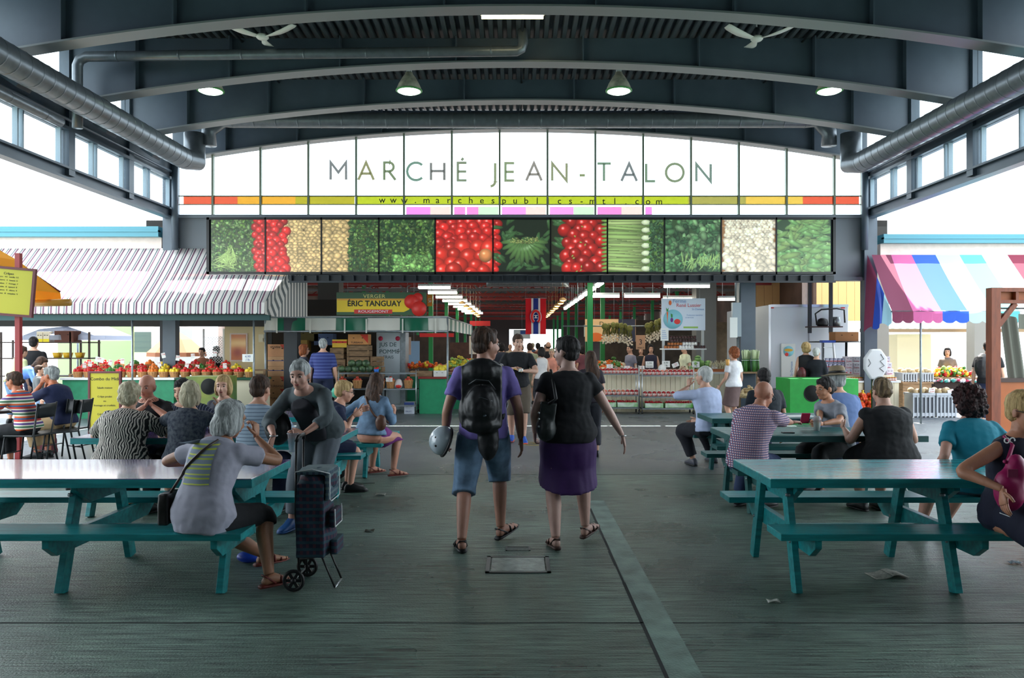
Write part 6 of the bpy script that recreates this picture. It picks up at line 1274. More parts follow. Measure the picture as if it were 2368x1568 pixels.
# wheeled racks
def rack(px0, px1, Y, zs, label, py_top, depth=.42):
    x0, x1 = PX(px0, Y), PX(px1, Y); t = thing('wheeled_rack', ((x0+x1)/2, Y, 0), label, 'rack'); w_ = (x1-x0)/2; zt = PZ(py_top, Y)
    for z in zs:
        m = MB(); m.bb(-w_, w_, 0, .015, z-.03, z); m.bb(-w_, w_, depth-.015, depth, z-.03, z); m.bb(-w_, -w_+.012, 0, depth, z-.03, z); m.bb(w_-.012, w_, 0, depth, z-.03, z)
        for q in range(int(depth/.03)): m.bb(-w_, w_, .03*q+.012, .03*q+.017, z-.008, z-.002)
        m.obj('wire_shelf', M_galv, t)
    for sx in (-1, 1):
        for y in (.01, depth-.01):
            MB().cyl((sx*w_, y, .1), (sx*w_, y, zt), .013).obj('post', M_alu, t); MB().lathe([(0, -.015), (.045, -.015), (.045, .015), (0, .015)], (sx*w_, y, .046), 14, 'X').obj('caster', M_black, t)
    return t
rack(783, 962, 18.72, (.22, .62, 1.0), 'galvanised wheeled rack with squash on top and apple baskets below', 855, .45)
def squash(t): MB().ell((0, 0, 0), (.1, .1, .085), 14, 9).obj('flesh', mat('squash_green', (36, 62, 44), .4, c2=(96, 124, 84), scale=9), t); MB().cyl((0, 0, .08), (.01, 0, .115), .012).obj('stem', M_wood, t)
q0 = mk('squash', 'dark green round squash piled on the top shelf of the wheeled rack', 'squash', 'squashes on the wheeled rack', squash)
for k in range(9): (setattr(q0, 'location', (PX(790, 18.9), 18.9, 1.09)) if k == 0 else dup(q0, (PX(790, 18.9)+(.17*(k % 6) if k < 6 else .25+.17*(k-6)), 18.9+.02*(k % 2), 1.09 if k < 6 else 1.23), k))
B1 = mkbasket('apple_basket', .115, .2, 'splint basket of apples, on the lower shelf of the wheeled rack', 'apple baskets on the wheeled rack')
fproto('apple', 'apple', 'red and yellow apple in the splint baskets of the wheeled rack', 'apple', 'apples in the splint baskets', (206, 74, 56), .04, 'tomato')
for k, px in enumerate((791, 826, 880, 903, 944)):
    loc = (PX(px, 18.85), 18.88, .62); (setattr(B1, 'location', loc) if k == 0 else dup(B1, loc))
    for q in range(6): a = q*1.05; putf('apple', (loc[0]+(.06 if q < 5 else 0)*math.cos(a*1.2), loc[1]+(.06 if q < 5 else 0)*math.sin(a*1.2), .83+(.05 if q == 5 else 0)), 1, a)
ab = thing('apple_bag', (PX(922, 18.85), 18.86, .62), 'white and red plastic bag of apples between two splint baskets', 'bag'); MB().ell((0, 0, .11), (.1, .08, .12), 14, 9).obj('bag', mat('bag_white', (224, 216, 214), .4), ab); MB().ell((0, -.03, .06), (.075, .06, .055), 12, 8).obj('print', M_apple, ab)
bt = thing('blue_punnet', (PX(870, 18.8), 18.85, 1.0), 'bright blue punnet of red fruit alone on the rack shelf', 'punnet'); MB().lathe([(.06, 0), (.085, .09), (.078, .09), (.055, .008), (0, .008)], n=4).obj('tray', mat('bright_blue', (40, 120, 220), .4), bt, rz=pi/4)
for q in range(5): MB().ell((.03*math.cos(q*1.26), .03*math.sin(q*1.26), .1+(.02 if q == 0 else 0)), (.03, .03, .028), 10, 7).obj('fruit', M_apple, bt)
card(900, 878, 18.7, .16, .1, 'white price card hanging above the apple baskets', zb=.9)
carton('carton', PX(946, 18.9), 18.9, .0, .24, .3, .28, 'small white and blue carton on the floor under the wheeled rack', (196, 204, 216), ((44, 66, 130), .7, 1), 'FRUIT', (44, 66, 130), txs=.2)
carton('carton', PX(787, 19.0), 19.0, .25, .3, .3, .3, 'grey brown carton on the lowest shelf of the wheeled rack', (120, 104, 90))
gc = tabl('green_counter', PX(967, 18.9), PX(1033, 18.9), 18.9, 19.6, .9, 'green panelled counter at the right end of the apple stall', M_red, mat('counter_green', (28, 142, 96), .6, var=.06))
crate(PX(975, 19.1), 19.0, .9, .55, .4, .14, 'shallow wooden fruit crate on the green counter', n=1)
wb = carton('carton', PX(1017, 19.0), 18.95, .9, .3, .35, .15, 'white fruit carton with round holes holding yellow melons', (222, 222, 216))
fproto('lemon', 'melon', 'yellow melon in the white carton on the green counter', 'melon', 'yellow melons in the white carton', (232, 208, 60), .075, 'round')
for q in range(4): putf('lemon', (PX(1010+q*6, 19.1), 19.05+.12*(q % 2), 1.09+.03*(q % 2)), 1, q)
# --- clusters of produce nobody could count
def mound(name, px0, px1, py, Y, cols, label, cat='produce', r=.04, n=120, depth=.4, hgt=.16, base=None, seed=1):
    R = random.Random(seed); x0, x1 = PX(px0, Y), PX(px1, Y); z0 = PZ(py, Y); m = MB()
    for k in range(n):
        u, v = R.random(), R.random(); h = hgt*(1-abs(u-.5)**2*2.2)*(.3+.7*R.random()); rr = r*R.uniform(.7, 1.25); m.cur = R.randrange(len(cols)); m.ell((x0+(x1-x0)*u, Y+depth*v, z0+h*R.random()+rr*.6), (rr*R.uniform(.8, 1.4), rr, rr*R.uniform(.7, 1.1)), 8, 5)
    o = m.obj(name, [mat('produce_%d_%d_%d' % c, c, .45, var=.15, scale=20) for c in cols]); return tag(o, label, cat, kind='stuff')
OR, YL, RD, GR, DG, LG, CW, BR = (236, 112, 26), (232, 204, 52), (198, 34, 34), (70, 128, 52), (38, 78, 40), (150, 186, 92), (226, 222, 196), (132, 88, 52)
bk = tabl('produce_table', PX(935, 20.3), PX(1105, 20.3), 20.3, 21.1, .95, 'long produce table behind the green counter', M_wood, M_greenp)
mound('orange_peppers', 938, 1035, 852, 20.4, [OR, OR, YL, RD], 'heap of small orange and yellow peppers behind the green counter', n=150, seed=2)
mound('bananas', 1035, 1095, 850, 20.2, [YL, (186, 170, 50), LG], 'heap of bananas and yellow peppers left of the purple shirt', n=110, hgt=.3, seed=3)
for k, (pa, pb, Y, cols, cl_, lb) in enumerate(((1040, 1110, 25, [RD, OR, GR], (150, 40, 36), 'left aisle table heaped with red and orange produce'), (1080, 1140, 31, [GR, LG, RD], (40, 110, 70), 'farther left aisle table heaped with greens'), (1375, 1470, 25, [OR, GR, CW], (150, 104, 60), 'right aisle table heaped with squash and greens'), (1320, 1390, 31, [OR, RD, GR], (160, 60, 40), 'farther right aisle table heaped with red and orange produce'), (1110, 1150, 38, [RD, OR, YL], (150, 40, 36), 'left aisle table near the far end'), (1290, 1350, 38, [OR, RD, YL], (160, 60, 40), 'right aisle table near the far end'))):
    tabl('produce_table', PX(pa, Y), PX(pb, Y), Y, Y+2.2, .9, lb, M_wood, mat('front_%d' % k, cl_, .7))
    mound('produce_heap', pa+2, pb-2, PZ and (CY+(H-.9)*F/Y), Y, cols, 'uncounted heap on the '+lb.replace('heaped with', 'of'), n=150, depth=2.0, hgt=.3, r=.055, seed=10+k)
# stall backs and hanging goods down the aisle
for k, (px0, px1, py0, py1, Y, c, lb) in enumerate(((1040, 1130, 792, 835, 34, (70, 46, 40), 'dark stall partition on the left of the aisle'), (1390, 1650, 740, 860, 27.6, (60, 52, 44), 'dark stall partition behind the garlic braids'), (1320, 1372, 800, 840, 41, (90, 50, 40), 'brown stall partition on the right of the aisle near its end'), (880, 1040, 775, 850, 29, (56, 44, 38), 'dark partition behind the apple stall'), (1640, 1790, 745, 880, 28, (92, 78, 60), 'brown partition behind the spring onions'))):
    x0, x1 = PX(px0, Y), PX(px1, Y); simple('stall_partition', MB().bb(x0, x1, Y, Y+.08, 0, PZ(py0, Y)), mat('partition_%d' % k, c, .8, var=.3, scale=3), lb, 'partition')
for k, (px, py, Y, w_, h, c, lb) in enumerate(((1207, 773, 42, .9, .5, (206, 214, 214), 'small white hanging notice left of the hockey banner'), (957, 815, 24, .35, .7, (130, 160, 190), 'pale blue poster in the apple stall'), (942, 800, 22, .2, .5, (216, 180, 160), 'pink poster on the green post of the apple stall'), (1100, 798, 30, .5, .7, (222, 216, 206), 'white poster left of the aisle'), (1375, 765, 33, .9, .5, (196, 206, 200), 'white hanging aisle sign behind the walking woman'), (1110, 748, 34, .9, .22, (196, 40, 44), 'red hanging aisle sign'), (1420, 775, 29, 1.4, .3, (40, 150, 90), 'green stall sign band right of the aisle'), (1010, 775, 25, 1.1, .12, (200, 40, 40), 'red and white sign strip in the apple stall'))):
    t = thing('hanging_sign', (PX(px, Y), Y, PZ(py, Y)), lb, 'sign'); MB().bb(-w_/2, w_/2, 0, .03, -h/2, h/2).obj('panel', mat('hang_%d' % k, c, .6), t); MB().cyl((0, .015, h/2), (0, .015, 4.4-t.location.z), .006, n=5).obj('wire', M_galv, t)
    if k in (0, 4): MB().bb(-w_*.1, w_*.4, -.004, 0, 0, h*.4).obj('blue_field', mat('sign_blue', (50, 84, 150), .6), t)
# hockey banner
YF = 26; t = thing('banner', (PX(1239, YF), YF, PZ(690, YF)), 'red hanging banner with blue and white centre stripe and horseshoe emblem', 'banner'); bw, bh = .34, 1.2
def cloth_strip(a, b, m_, nm, dy=0):
    m = MB(); m.grid(lambda u, v: (a+(b-a)*u, .03*math.sin(v*5+(a+(b-a)*u)*6)+dy, -bh*v), 4, 12); m.obj(nm, m_, t)
cloth_strip(-bw, -.15, cloth_trans('flag_red', (204, 26, 40), .2), 'red_field'); cloth_strip(.15, bw, cloth_trans('flag_red', (204, 26, 40), .2), 'red_field')
cloth_strip(-.15, -.085, cloth_trans('flag_white', (226, 226, 230), .2), 'white_stripe'); cloth_strip(.085, .15, cloth_trans('flag_white', (226, 226, 230), .2), 'white_stripe'); cloth_strip(-.085, .085, cloth_trans('flag_blue', (30, 54, 140), .2), 'blue_stripe')
def horseshoe(r0, m_, y): 
    m = MB(); pts = []
    for k in range(21): a = math.radians(-62+304*k/20); pts.append((.135*math.cos(a), y, -.62+.2*math.sin(a)))
    m.tube(pts, r0, 8); m.v = [(v[0], y+(v[1]-y)*.1, v[2]) for v in m.v]; m.obj('emblem', m_, t)
horseshoe(.062, mat('flag_bluep', (30, 54, 140), .7), -.045); horseshoe(.052, M_white, -.055); horseshoe(.038, mat('flag_redp', (204, 26, 40), .7), -.065)
MB().bb(-.06, .06, -.06, -.055, -.585, -.565).bb(-.06, .06, -.06, -.055, -.665, -.645).bb(-.015, .015, -.06, -.055, -.65, -.58).obj('emblem_letter', M_white, t)
MB().cyl((-bw-.03, 0, .01), (bw+.03, 0, .01), .012).cyl((-bw, 0, .01), (-bw, 0, 4.58-t.location.z), .004, n=5).cyl((bw, 0, .01), (bw, 0, 4.58-t.location.z), .004, n=5).obj('hanging_rod', M_galv, t)
# --- farm stall on the right
t, w_, h = sgn('farm_sign', 1530, 1631, 690, 764, 19.3, 'white farm sign reading Ferme René Lussier with carrot, beet and tomato pictures', mat('sign_white', (214, 224, 238), .5), wires=4.58)
text('lettering', 'Ferme', .13, mat('txt_blue', (110, 150, 200), .6), t, (-.1, -.004, h*.82), ext=.001); text('lettering', 'René Lussier', .125, mat('txt_red', (206, 70, 70), .6), t, (.13, -.004, h*.56), ext=.001, sx=.95); text('lettering', 'St-Damase', .07, mat('txt_blue', (110, 150, 200), .6), t, (.36, -.004, h*.32), ext=.001)
text('lettering', 'Producteur maraîcher', .045, mat('txt_blue', (110, 150, 200), .6), t, (.28, -.004, -h*.05), ext=.0005); text('lettering', 'et serricole', .045, mat('txt_blue', (110, 150, 200), .6), t, (.15, -.004, -h*.2), ext=.0005)
MB().lathe([(0, 0), (.24, 0), (.24, .003), (0, .003)], (-.26, -.004, -.12), 28, 'Y').obj('blue_disc', mat('disc_blue', (140, 206, 220), .6), t)
MB().poly([(-.02, .14), (.02, .14), (0, -.16)], -.01, -.007, off=(-.4, 0, -.08)).obj('carrot_picture', mat('carrot', (232, 110, 50), .6), t); MB().ell((-.29, -.006, -.14), (.04, .003, .06), 12, 8).obj('beet_picture', mat('beet', (110, 40, 130), .6), t)
MB().ell((-.155, -.006, -.18), (.085, .003, .07), 16, 8).obj('tomato_picture', M_apple, t); MB().poly([(-.02, .0), (.02, .0), (.03, .1), (0, .05), (-.03, .1)], -.01, -.007, off=(-.4, 0, .07)).poly([(-.02, .0), (.02, .0), (.02, .08), (-.03, .1)], -.01, -.007, off=(-.29, 0, -.08)).obj('leaf_picture', mat('leafp', (60, 140, 70), .6), t)
MB().bb(0, .36, -.005, 0, -h*.87, -h*.76).obj('green_bar', mat('bar_green', (150, 190, 90), .6), t); MB().ell((-.33, -.006, h*.72), (.035, .003, .06), 12, 8).obj('logo_carrot', mat('carrot', (232, 110, 50), .6), t)
t, w_, h = sgn('price_list', 1528, 1546, 759, 788, 19.2, 'small white price list hanging at the lower left corner of the farm sign', M_paper); 
for q in range(5): MB().bb(-w_*.7, w_*(.2+.12*q), -.003, 0, h*(.6-.3*q)-.006, h*(.6-.3*q)+.006).obj('text_line', mat('txt_blue', (110, 150, 200)), t)
js = thing('jar_shelf', (PX(1584, 19.7), 19.7, 0), 'white metal stand under the pyramid of dark jars', 'shelf'); zj = PZ(806, 19.7); wj = 50*19.7/F
MB().bb(-wj, wj, 0, .5, zj-.03, zj).obj('shelf', M_white, js)
for sx in (-.92, .92): MB().bb(sx*wj-.03, sx*wj+.03, .2, .26, .9, 2.4).obj('upright', mat('upright_grey', (176, 182, 184), .5), js)
MB().bb(-wj, wj, .3, .34, zj+.5, 2.45).obj('back_rail', mat('upright_grey', (176, 182, 184), .5), js)
def jar(cbody, clid):
    def b(t): MB().lathe([(0, 0), (.034, 0), (.036, .01), (.036, .055), (.03, .064), (0, .064)], n=12).obj('glass', mat('jar_%d_%d_%d' % cbody, cbody, .15), t); MB().lathe([(.033, .064), (.033, .08), (0, .08)], n=12).obj('lid', mat('lid_%d_%d_%d' % clid, clid, .4), t); (MB().lathe([(.0368, .02), (.0368, .046)], n=12).obj('label', M_paper, t) if cbody[0] > 180 else None)
    return b
J = {k: mk('preserve_jar', lb, 'jar', gp, jar(c, l_)) for k, lb, gp, c, l_ in (('d', 'dark jam jar with dark lid in the pyramid under the farm sign', 'dark jars under the farm sign', (54, 20, 22), (30, 22, 22)), ('a', 'amber preserve jar with brown lid in the pyramid under the farm sign', 'amber jars under the farm sign', (160, 90, 34), (70, 50, 40)), ('w', 'white labelled jar in the middle of the pyramid under the farm sign', 'white labelled jars under the farm sign', (220, 220, 222), (196, 200, 206)))}
ju = {k: 0 for k in J}
def jput(k, loc):
    if ju[k] == 0: J[k].location = loc; ju[k] = 1
    else: dup(J[k], loc)
for r_, (n, xo, pat) in enumerate(((14, -.48, 'aaaaawwwwwdddd'), (11, -.38, 'aaaaawwwwwd'), (9, -.30, 'ddddddddd'), (9, -.30, 'ddddddddd'))):
    for q in range(n): jput(pat[q], (js.location.x+xo+q*.076, 19.78+r_*.06, zj+r_*.083))
for r_ in range(1, 4): simple('riser', MB().bb(-.45, .42 if r_ < 2 else .4, 0, .07, 0, .003+.083*r_), M_white, 'white step number %s under the jar pyramid' % ['', 'one, lowest', 'two', 'three, highest'][r_] if False else ['', 'lowest', 'middle', 'highest'][r_]+' white step raising the jars of the pyramid', 'step', (js.location.x, 19.745+r_*.06, zj)) if False else None
fc_ = tabl('farm_counter', PX(1378, 19.45), PX(1700, 19.45), 19.45, 20.3, 1.0, 'white ledge counter with cream board front under the farm vegetables', M_white, M_cr, boards=True)
simple('wood_rail', MB().bb(PX(1392, 19.5), PX(1690, 19.5), 19.5, 19.53, 1.0, 1.07), mat('orange_wood', (168, 92, 48), .6), 'orange brown wooden rail along the front of the farm vegetables', 'rail')
rack(1384, 1477, 18.85, (.16, .46, .98), 'left wheeled rack of berry punnets in front of the farm counter', 845)
rack(1485, 1604, 18.85, (.14, .42, .94), 'right wheeled rack of berry punnets in front of the farm counter', 848)
def punnet(c):
    def b(t):
        MB().lathe([(.05, 0), (.07, .07), (.064, .07), (.046, .006), (0, .006)], n=8).obj('tub', mat('tub_white', (222, 222, 216), .5, c2=(196, 80, 70), scale=14), t)
        m = MB(); R = random.Random(3)
        for q in range(11): a = q*2.4; rr = .045*(q/11)**.5; m.ell((rr*math.cos(a), rr*math.sin(a), .082+.03*(1-q/11)), (.018, .018, .016), 7, 5)
        o = m.obj('berries', mat('berry_%d_%d_%d' % c, c, .35), t); o['kind'] = 'stuff'
        MB().tube([(.068*math.cos(a), 0, .065+.075*math.sin(a)) for a in [pi*k/10 for k in range(11)]], .004, 6).obj('handle', M_white, t)
    return b
PN = mk('berry_punnet', 'x', 'punnet', 'x', punnet((176, 20, 34))); PP = mk('berry_punnet', 'x', 'punnet', 'x', punnet((214, 120, 96))); used_ = {}
def pput(p, loc, lb, gp):
    if p.name not in used_: used_[p.name] = 1; p.location = loc; p['label'] = lb; p['group'] = gp
    else: dup(p, loc, 0, lb, gp)
for a, b, n, z, lab in ((1390, 1472, 11, .98, 'top shelf of the left berry rack'), (1492, 1600, 12, .94, 'top shelf of the right berry rack'), (1400, 1472, 8, .46, 'middle shelf of the left berry rack'), (1492, 1600, 11, .42, 'middle shelf of the right berry rack')):
    for q in range(n):
        pc = (q % 11 in (4, 5) and z > .9) or (q < 5 and z == .46)
        pput(PP if pc else PN, (PX(a+(b-a)*q/(n-1), 18.95), 18.96, z), 'handled punnet of %s, %s' % ('peach coloured berries' if pc else 'red berries', lab), ('peach punnets ' if pc else 'red punnets ')+lab)
for k, (pa, pb, lb) in enumerate(((1386, 1424, 'first'), (1426, 1474, 'second'), (1490, 1532, 'third'), (1536, 1602, 'fourth'))):
    z = .16 if k < 2 else .14; x0, x1 = PX(pa, 19), PX(pb, 19); lb2 = ['at the left end of the left rack', 'at the right end of the left rack', 'at the left end of the right rack', 'at the right end of the right rack'][k]
    t = thing('berry_flat', ((x0+x1)/2, 18.87, z), 'cardboard flat of cherries '+lb2+', bottom shelf', 'box'); w_ = (x1-x0)/2-.005; MB().bb(-w_, w_, 0, .01, 0, .12).bb(-w_, w_, .36, .37, 0, .12).bb(-w_, -w_+.01, .01, .36, 0, .12).bb(w_-.01, w_, .01, .36, 0, .12).bb(-w_, w_, 0, .37, 0, .01).obj('tray', mat('flat_white', (206, 216, 204), .6, c2=(90, 170, 70), scale=5), t)
    R = random.Random(k); m = MB()
    for q in range(130): m.ell((R.uniform(-w_+.02, w_-.02), R.uniform(.03, .34), .11+R.uniform(0, .04)), (.016, .016, .015), 6, 4)
    o = m.obj('cherries', mat('berry_176_20_34', (176, 20, 34)), t); o['kind'] = 'stuff'
for k, (px, py, w_, lb) in enumerate(((1424, 914, .16, 'hanging between the shelves of the left berry rack'), (1548, 927, .15, 'on the cherry flats of the right berry rack'), (1410, 847, .16, 'over the leafy greens at the left of the farm counter'), (1484, 850, .14, 'pink lettered, at the gap between the racks'), (1502, 843, .2, 'large white, in front of the dark haired stall keeper'), (1540, 842, .2, 'large white, beside the round paper plate'), (1562, 844, .17, 'tilted pink one in front of the cream T-shirt'), (1609, 843, .19, 'white one above the cabbages'), (1653, 848, .16, 'blue and pink on a stick above the parsnips'), (1661, 886, .13, 'pink one pinned to the counter edge'), (1450, 850, .14, 'pale blue, left of the orange bag'))):
    card(px, py, 19.2 if py > 900 else 19.55, w_, w_*.62 if k not in (4, 5, 7) else w_*.8, 'white price card '+lb, tilt=-.4 if k == 6 else 0, col=(206, 70, 90) if k not in (4, 5, 7) else (70, 90, 80), zb=None if py > 900 else 1.02, stem=.02)
mound('lettuce_heap', 1380, 1405, 872, 19.6, [LG, (210, 214, 150)], 'pale lettuce heads at the left end of the farm counter', n=26, r=.07, seed=21)
mound('herb_heap', 1405, 1450, 872, 19.6, [GR, DG, GR], 'bunches of dark leafy greens on the farm counter', n=90, r=.045, seed=22)
mound('carrot_bag', 1452, 1474, 874, 19.6, [(226, 120, 84), (232, 140, 100)], 'clear bag of orange carrots on the farm counter', n=60, r=.035, hgt=.24, seed=23)
mound('yellow_peppers', 1482, 1505, 876, 19.6, [YL, (240, 180, 30)], 'yellow peppers heaped right of the rack gap', n=30, r=.045, hgt=.12, seed=24)
mound('green_peppers', 1505, 1530, 874, 19.6, [DG, GR], 'dark green peppers heaped on the farm counter', n=34, r=.05, seed=25)
mound('chili_heap', 1536, 1566, 876, 19.6, [RD, YL, OR], 'red and yellow peppers heaped beside the paper plate', n=50, r=.035, seed=26)
mound('garlic_heap', 1566, 1596, 872, 19.6, [(206, 176, 150), (180, 150, 126)], 'heap of loose garlic beside the cabbages', n=60, r=.035, hgt=.3, seed=27)
def cabb(t): MB().ell((0, 0, 0), (.085, .085, .08), 14, 9).obj('head', mat('cabbage', (150, 186, 110), .5, c2=(112, 156, 84), scale=9, bump=.5, bscale=16), t); MB().grid(lambda u, v: (.09*math.cos(2+2.4*u)*(.6+.5*v), .09*math.sin(2+2.4*u)*(.6+.5*v), -.05+.1*v), 8, 3).obj('leaf', mat('cab_leaf', (96, 142, 76), .5), t)
c0 = mk('cabbage', 'round pale green cabbage in the pile on the farm counter', 'cabbage', 'cabbages on the farm counter', cabb)
for k, (dx, dz) in enumerate(((0, 0), (.17, 0), (.34, 0), (.5, .0), (.08, .13), (.25, .13), (.42, .13), (.17, .25))): loc = (PX(1600, 19.6)+dx, 19.62+.05*(k % 2), 1.08+dz); (setattr(c0, 'location', loc) if k == 0 else dup(c0, loc, k))
mound('broccoli_heap', 1628, 1660, 860, 19.7, [DG, (54, 84, 50)], 'dark broccoli heap behind the cabbages', n=70, r=.05, hgt=.22, seed=29)
m = MB(); R = random.Random(8)
for q in range(70): x = R.uniform(-.25, .25); m.cyl((x, R.uniform(0, .2), 0), (x+R.uniform(-.12, .12), -.05, .24+R.uniform(-.05, .05)), .012, .004, 6)
tag(m.obj('parsnips', mat('parsnip', (222, 212, 176), .6), loc=(PX(1668, 19.5), 19.55, 1.0)), 'fan of pale parsnips at the right end of the farm counter', 'vegetables', kind='stuff')
simple('paper_plate', MB().lathe([(0, 0), (.09, 0), (.1, .01), (0, .004)], (0, 0, 0), 24, 'Y'), M_paper, 'round white paper plate standing among the price cards', 'plate', (PX(1531, 19.5), 19.5, PZ(852, 19.5)))
# garlic braids
hp0 = thing('garlic_rail', (PX(1440, 20.8), 20.8, 2.18), 'long grey pipe rail from which the garlic hangs', 'rail'); MB().cyl((-1.6, 0, 0), (1.5, 0, 0), .018).obj('rail', M_galv, hp0); MB().cyl((-1.2, 0, 0), (-1.2, 0, 2.3), .012).cyl((1.2, 0, 0), (1.2, 0, 2.3), .012).cyl((0, 0, 0), (0, 0, 2.3), .012).obj('hanger', M_galv, hp0)
M_gb = mat('garlic_skin', (222, 208, 186), .6); M_gs = mat('garlic_stem', (124, 116, 54), .8, c2=(88, 92, 40), scale=20)
def braid(t):
    m = MB(); R = random.Random(2)
    for q in range(34): a = R.uniform(0, 6.28); rr = R.uniform(.02, .08); m.cyl((.02*math.cos(a), .02*math.sin(a), 0), (rr*math.cos(a), rr*math.sin(a), -.22-R.uniform(0, .08)), .006, .004, 5)
    m.ell((0, 0, -.02), (.09, .06, .09), 10, 7); m.obj('stems', M_gs, t)
    for q in range(15): a = q*2.4; rr = .03+.06*((q % 5)/5); MB().ell((rr*math.cos(a), rr*math.sin(a), -.24-.016*q), (.027, .027, .025), 8, 6).obj('bulb', M_gb, t)
gb = mk('garlic_braid', 'hanging bunch of white garlic under brown stems in the wide left cluster', 'garlic', 'garlic bunches in the left cluster', braid)
for k in range(7): loc = (PX(1398+9.5*k, 20.8), 20.72+.08*(k % 2), 2.19-.01*k+(.05 if 1 < k < 6 else 0)); (setattr(gb, 'location', loc) if k == 0 else dup(gb, loc, k))
for k in range(4): dup(gb, (PX(1497+9.5*k, 20.8), 20.72+.08*(k % 2), 2.2+.04*k), k+3, 'hanging bunch of garlic in the right cluster beside the farm sign', 'garlic bunches in the right cluster')
t, w_, h = sgn('cardboard_price', 1471, 1492, 775, 808, 20.6, 'brown cardboard price sign reading 3 between the garlic clusters', mat('card_brown', (176, 134, 104), .8)); text('lettering', '3', .2, M_ink, t, (0, -.004, 0), ext=.001); text('lettering', 'pour 5', .06, M_ink, t, (0, -.004, -h*.75), ext=.001)
t, w_, h = sgn('berry_farm_sign', 1353, 1470, 738, 790, 24.2, 'cream and navy hanging sign reading Demers behind the garlic', mat('cream_orange', (240, 196, 140), .5), wires=4.58); MB().bb(.25, w_-.01, -.006, 0, -h, h).obj('navy_field', mat('navy_panel', (36, 40, 64), .5), t); text('lettering', 'Demers', .2, mat('olive_ink', (84, 84, 50), .6), t, (-.02, -.01, h*.55), ext=.001); MB().ell((-.45, -.006, -h*.6), (.22, .004, .14), 16, 8).obj('pumpkin_picture', mat('pumpkin', (232, 112, 40), .6), t)
# spring onions on a stand
so_ = thing('onion_stand', (PX(1738, 18.3), 18.3, 0), 'stand piled with spring onions and dried bulbs beside the steel column', 'stand'); MB().bb(-.3, .3, 0, .5, 1.0, 1.04).obj('shelf', M_wood, so_); MB().bb(-.28, -.24, .05, .09, 0, 1.0).bb(.24, .28, .05, .09, 0, 1.0).bb(-.28, -.24, .4, .44, 0, 1.0).bb(.24, .28, .4, .44, 0, 1.0).obj('leg', M_wood, so_)
def onion(t):
    R = random.Random(6); g_, w__ = MB(), MB()
    for q in range(26): a = R.uniform(0, 6.28); r1 = R.uniform(0, .055); x, y = r1*math.cos(a), r1*math.sin(a); g_.cyl((x*1.5, y, 0), (x, y, .3), .009, .008, 6); w__.cyl((x, y, .3), (x*1.5, y, .5+R.uniform(-.02, .02)), .008, .01, 6)
    g_.obj('green_leaves', mat('leek_green', (70, 128, 56), .5), t); w__.obj('white_stalks', mat('leek_white', (206, 220, 176), .5), t); MB().tube([(.07*math.cos(a), .06*math.sin(a), .27) for a in [2*pi*k/12 for k in range(12)]], .006, 6, closed=True).obj('band', M_white, t)
n0 = mk('spring_onion_bunch', 'bundle of spring onions standing upright beside the steel column', 'spring onions', 'spring onion bundles', onion)
for k in range(4): loc = (PX(1722+10*k, 18.4), 18.4+.1*(k % 2), 1.04); (setattr(n0, 'location', loc) if k == 0 else dup(n0, loc, k))
mound('dried_bulbs', 1718, 1752, 922, 18.1, [(206, 182, 138), (186, 160, 116)], 'pile of dried straw coloured bulbs below the spring onions', n=90, r=.04, hgt=.3, depth=.2, seed=31)
el = thing('electric_panel', (PX(1703, 18.7), 18.7, PZ(740, 18.7)), 'tall grey electric panel with a small vegetable poster left of the steel column', 'electric panel'); MB().bb(-.09, .12, 0, .12, -.4, .42).obj('cabinet', mat('panel_grey', (150, 164, 172), .4), el); MB().bb(-.16, .02, -.02, -.005, -.42, .06).obj('poster', M_paper, el); MB().cyl((-.0, .06, .42), (-.0, .06, 1.6), .02).cyl((.1, .06, .42), (.1, .06, 1.6), .02).cyl((.05, .06, -.4), (.05, .06, -2.2), .03).obj('conduit', M_galv, el)
# truck box with fittings
tb = thing('box_truck', (PX(1868, 21), 21, 0), 'white box truck body parked behind the maple syrup counter', 'truck')
x0, x1 = PX(1778, 21)-tb.location.x, PX(1962, 21)-tb.location.x; MB().bb(x0, x1, 0, 4.2, .5, 2.76).obj('box_body', mat('truck_white', (206, 212, 220), .35), tb, bevel=.02)
MB().bb(x0-.01, x0+.05, -.015, 0, .5, 2.76).bb(x0+.05, x1, -.015, 0, 2.7, 2.77).bb(1.0*(x1-x0)*.5+x0, (x1-x0)*.5+x0+.02, -.012, 0, .5, 2.7).obj('edge_trim', M_alu, tb); MB().bb(x0+.06, x0+.13, -.02, 0, 2.66, 2.69).bb(x1-.2, x1-.1, -.02, 0, 2.66, 2.69).obj('marker_light', M_sred, tb)
for sx in (x0+.4, x1-.4): MB().lathe([(0, -.12), (.42, -.12), (.42, .12), (0, .12)], (sx, .8, .42), 20, 'X').obj('wheel', M_black, tb)
t, w_, h = sgn('truck_poster', 1808, 1839, 795, 872, 20.9, 'tall poster with corn and tomato pictures on the white truck', M_paper, th=.06); MB().lathe([(0, 0), (.14, 0), (.14, .003), (0, .003)], (0, -.004, h*.55), 24, 'Y').obj('blue_disc', mat('disc_blue', (140, 206, 220), .6), t); MB().ell((0, -.008, h*.62), (.12, .003, .04), 12, 6).obj('corn_picture', mat('corn', (236, 180, 50), .6), t); MB().ell((-.05, -.008, h*.36), (.05, .003, .05), 12, 8).obj('tomato_picture', M_apple, t); text('lettering', 'St-Damase', .09, mat('txt_blue', (110, 150, 200), .6), t, (.08, -.004, -h*.5), rot=(pi/2, -pi/2, 0), ext=.0005)
sh = thing('hanging_shelf', (PX(1910, 20.5), 20.5, PZ(757, 20.5)), 'dark metal bracket shelf with a black compressor hanging over the truck', 'shelf'); MB().bb(-.42, .45, 0, .35, 0, .03).obj('shelf', mat('rust_dark', (62, 40, 38), .6), sh)
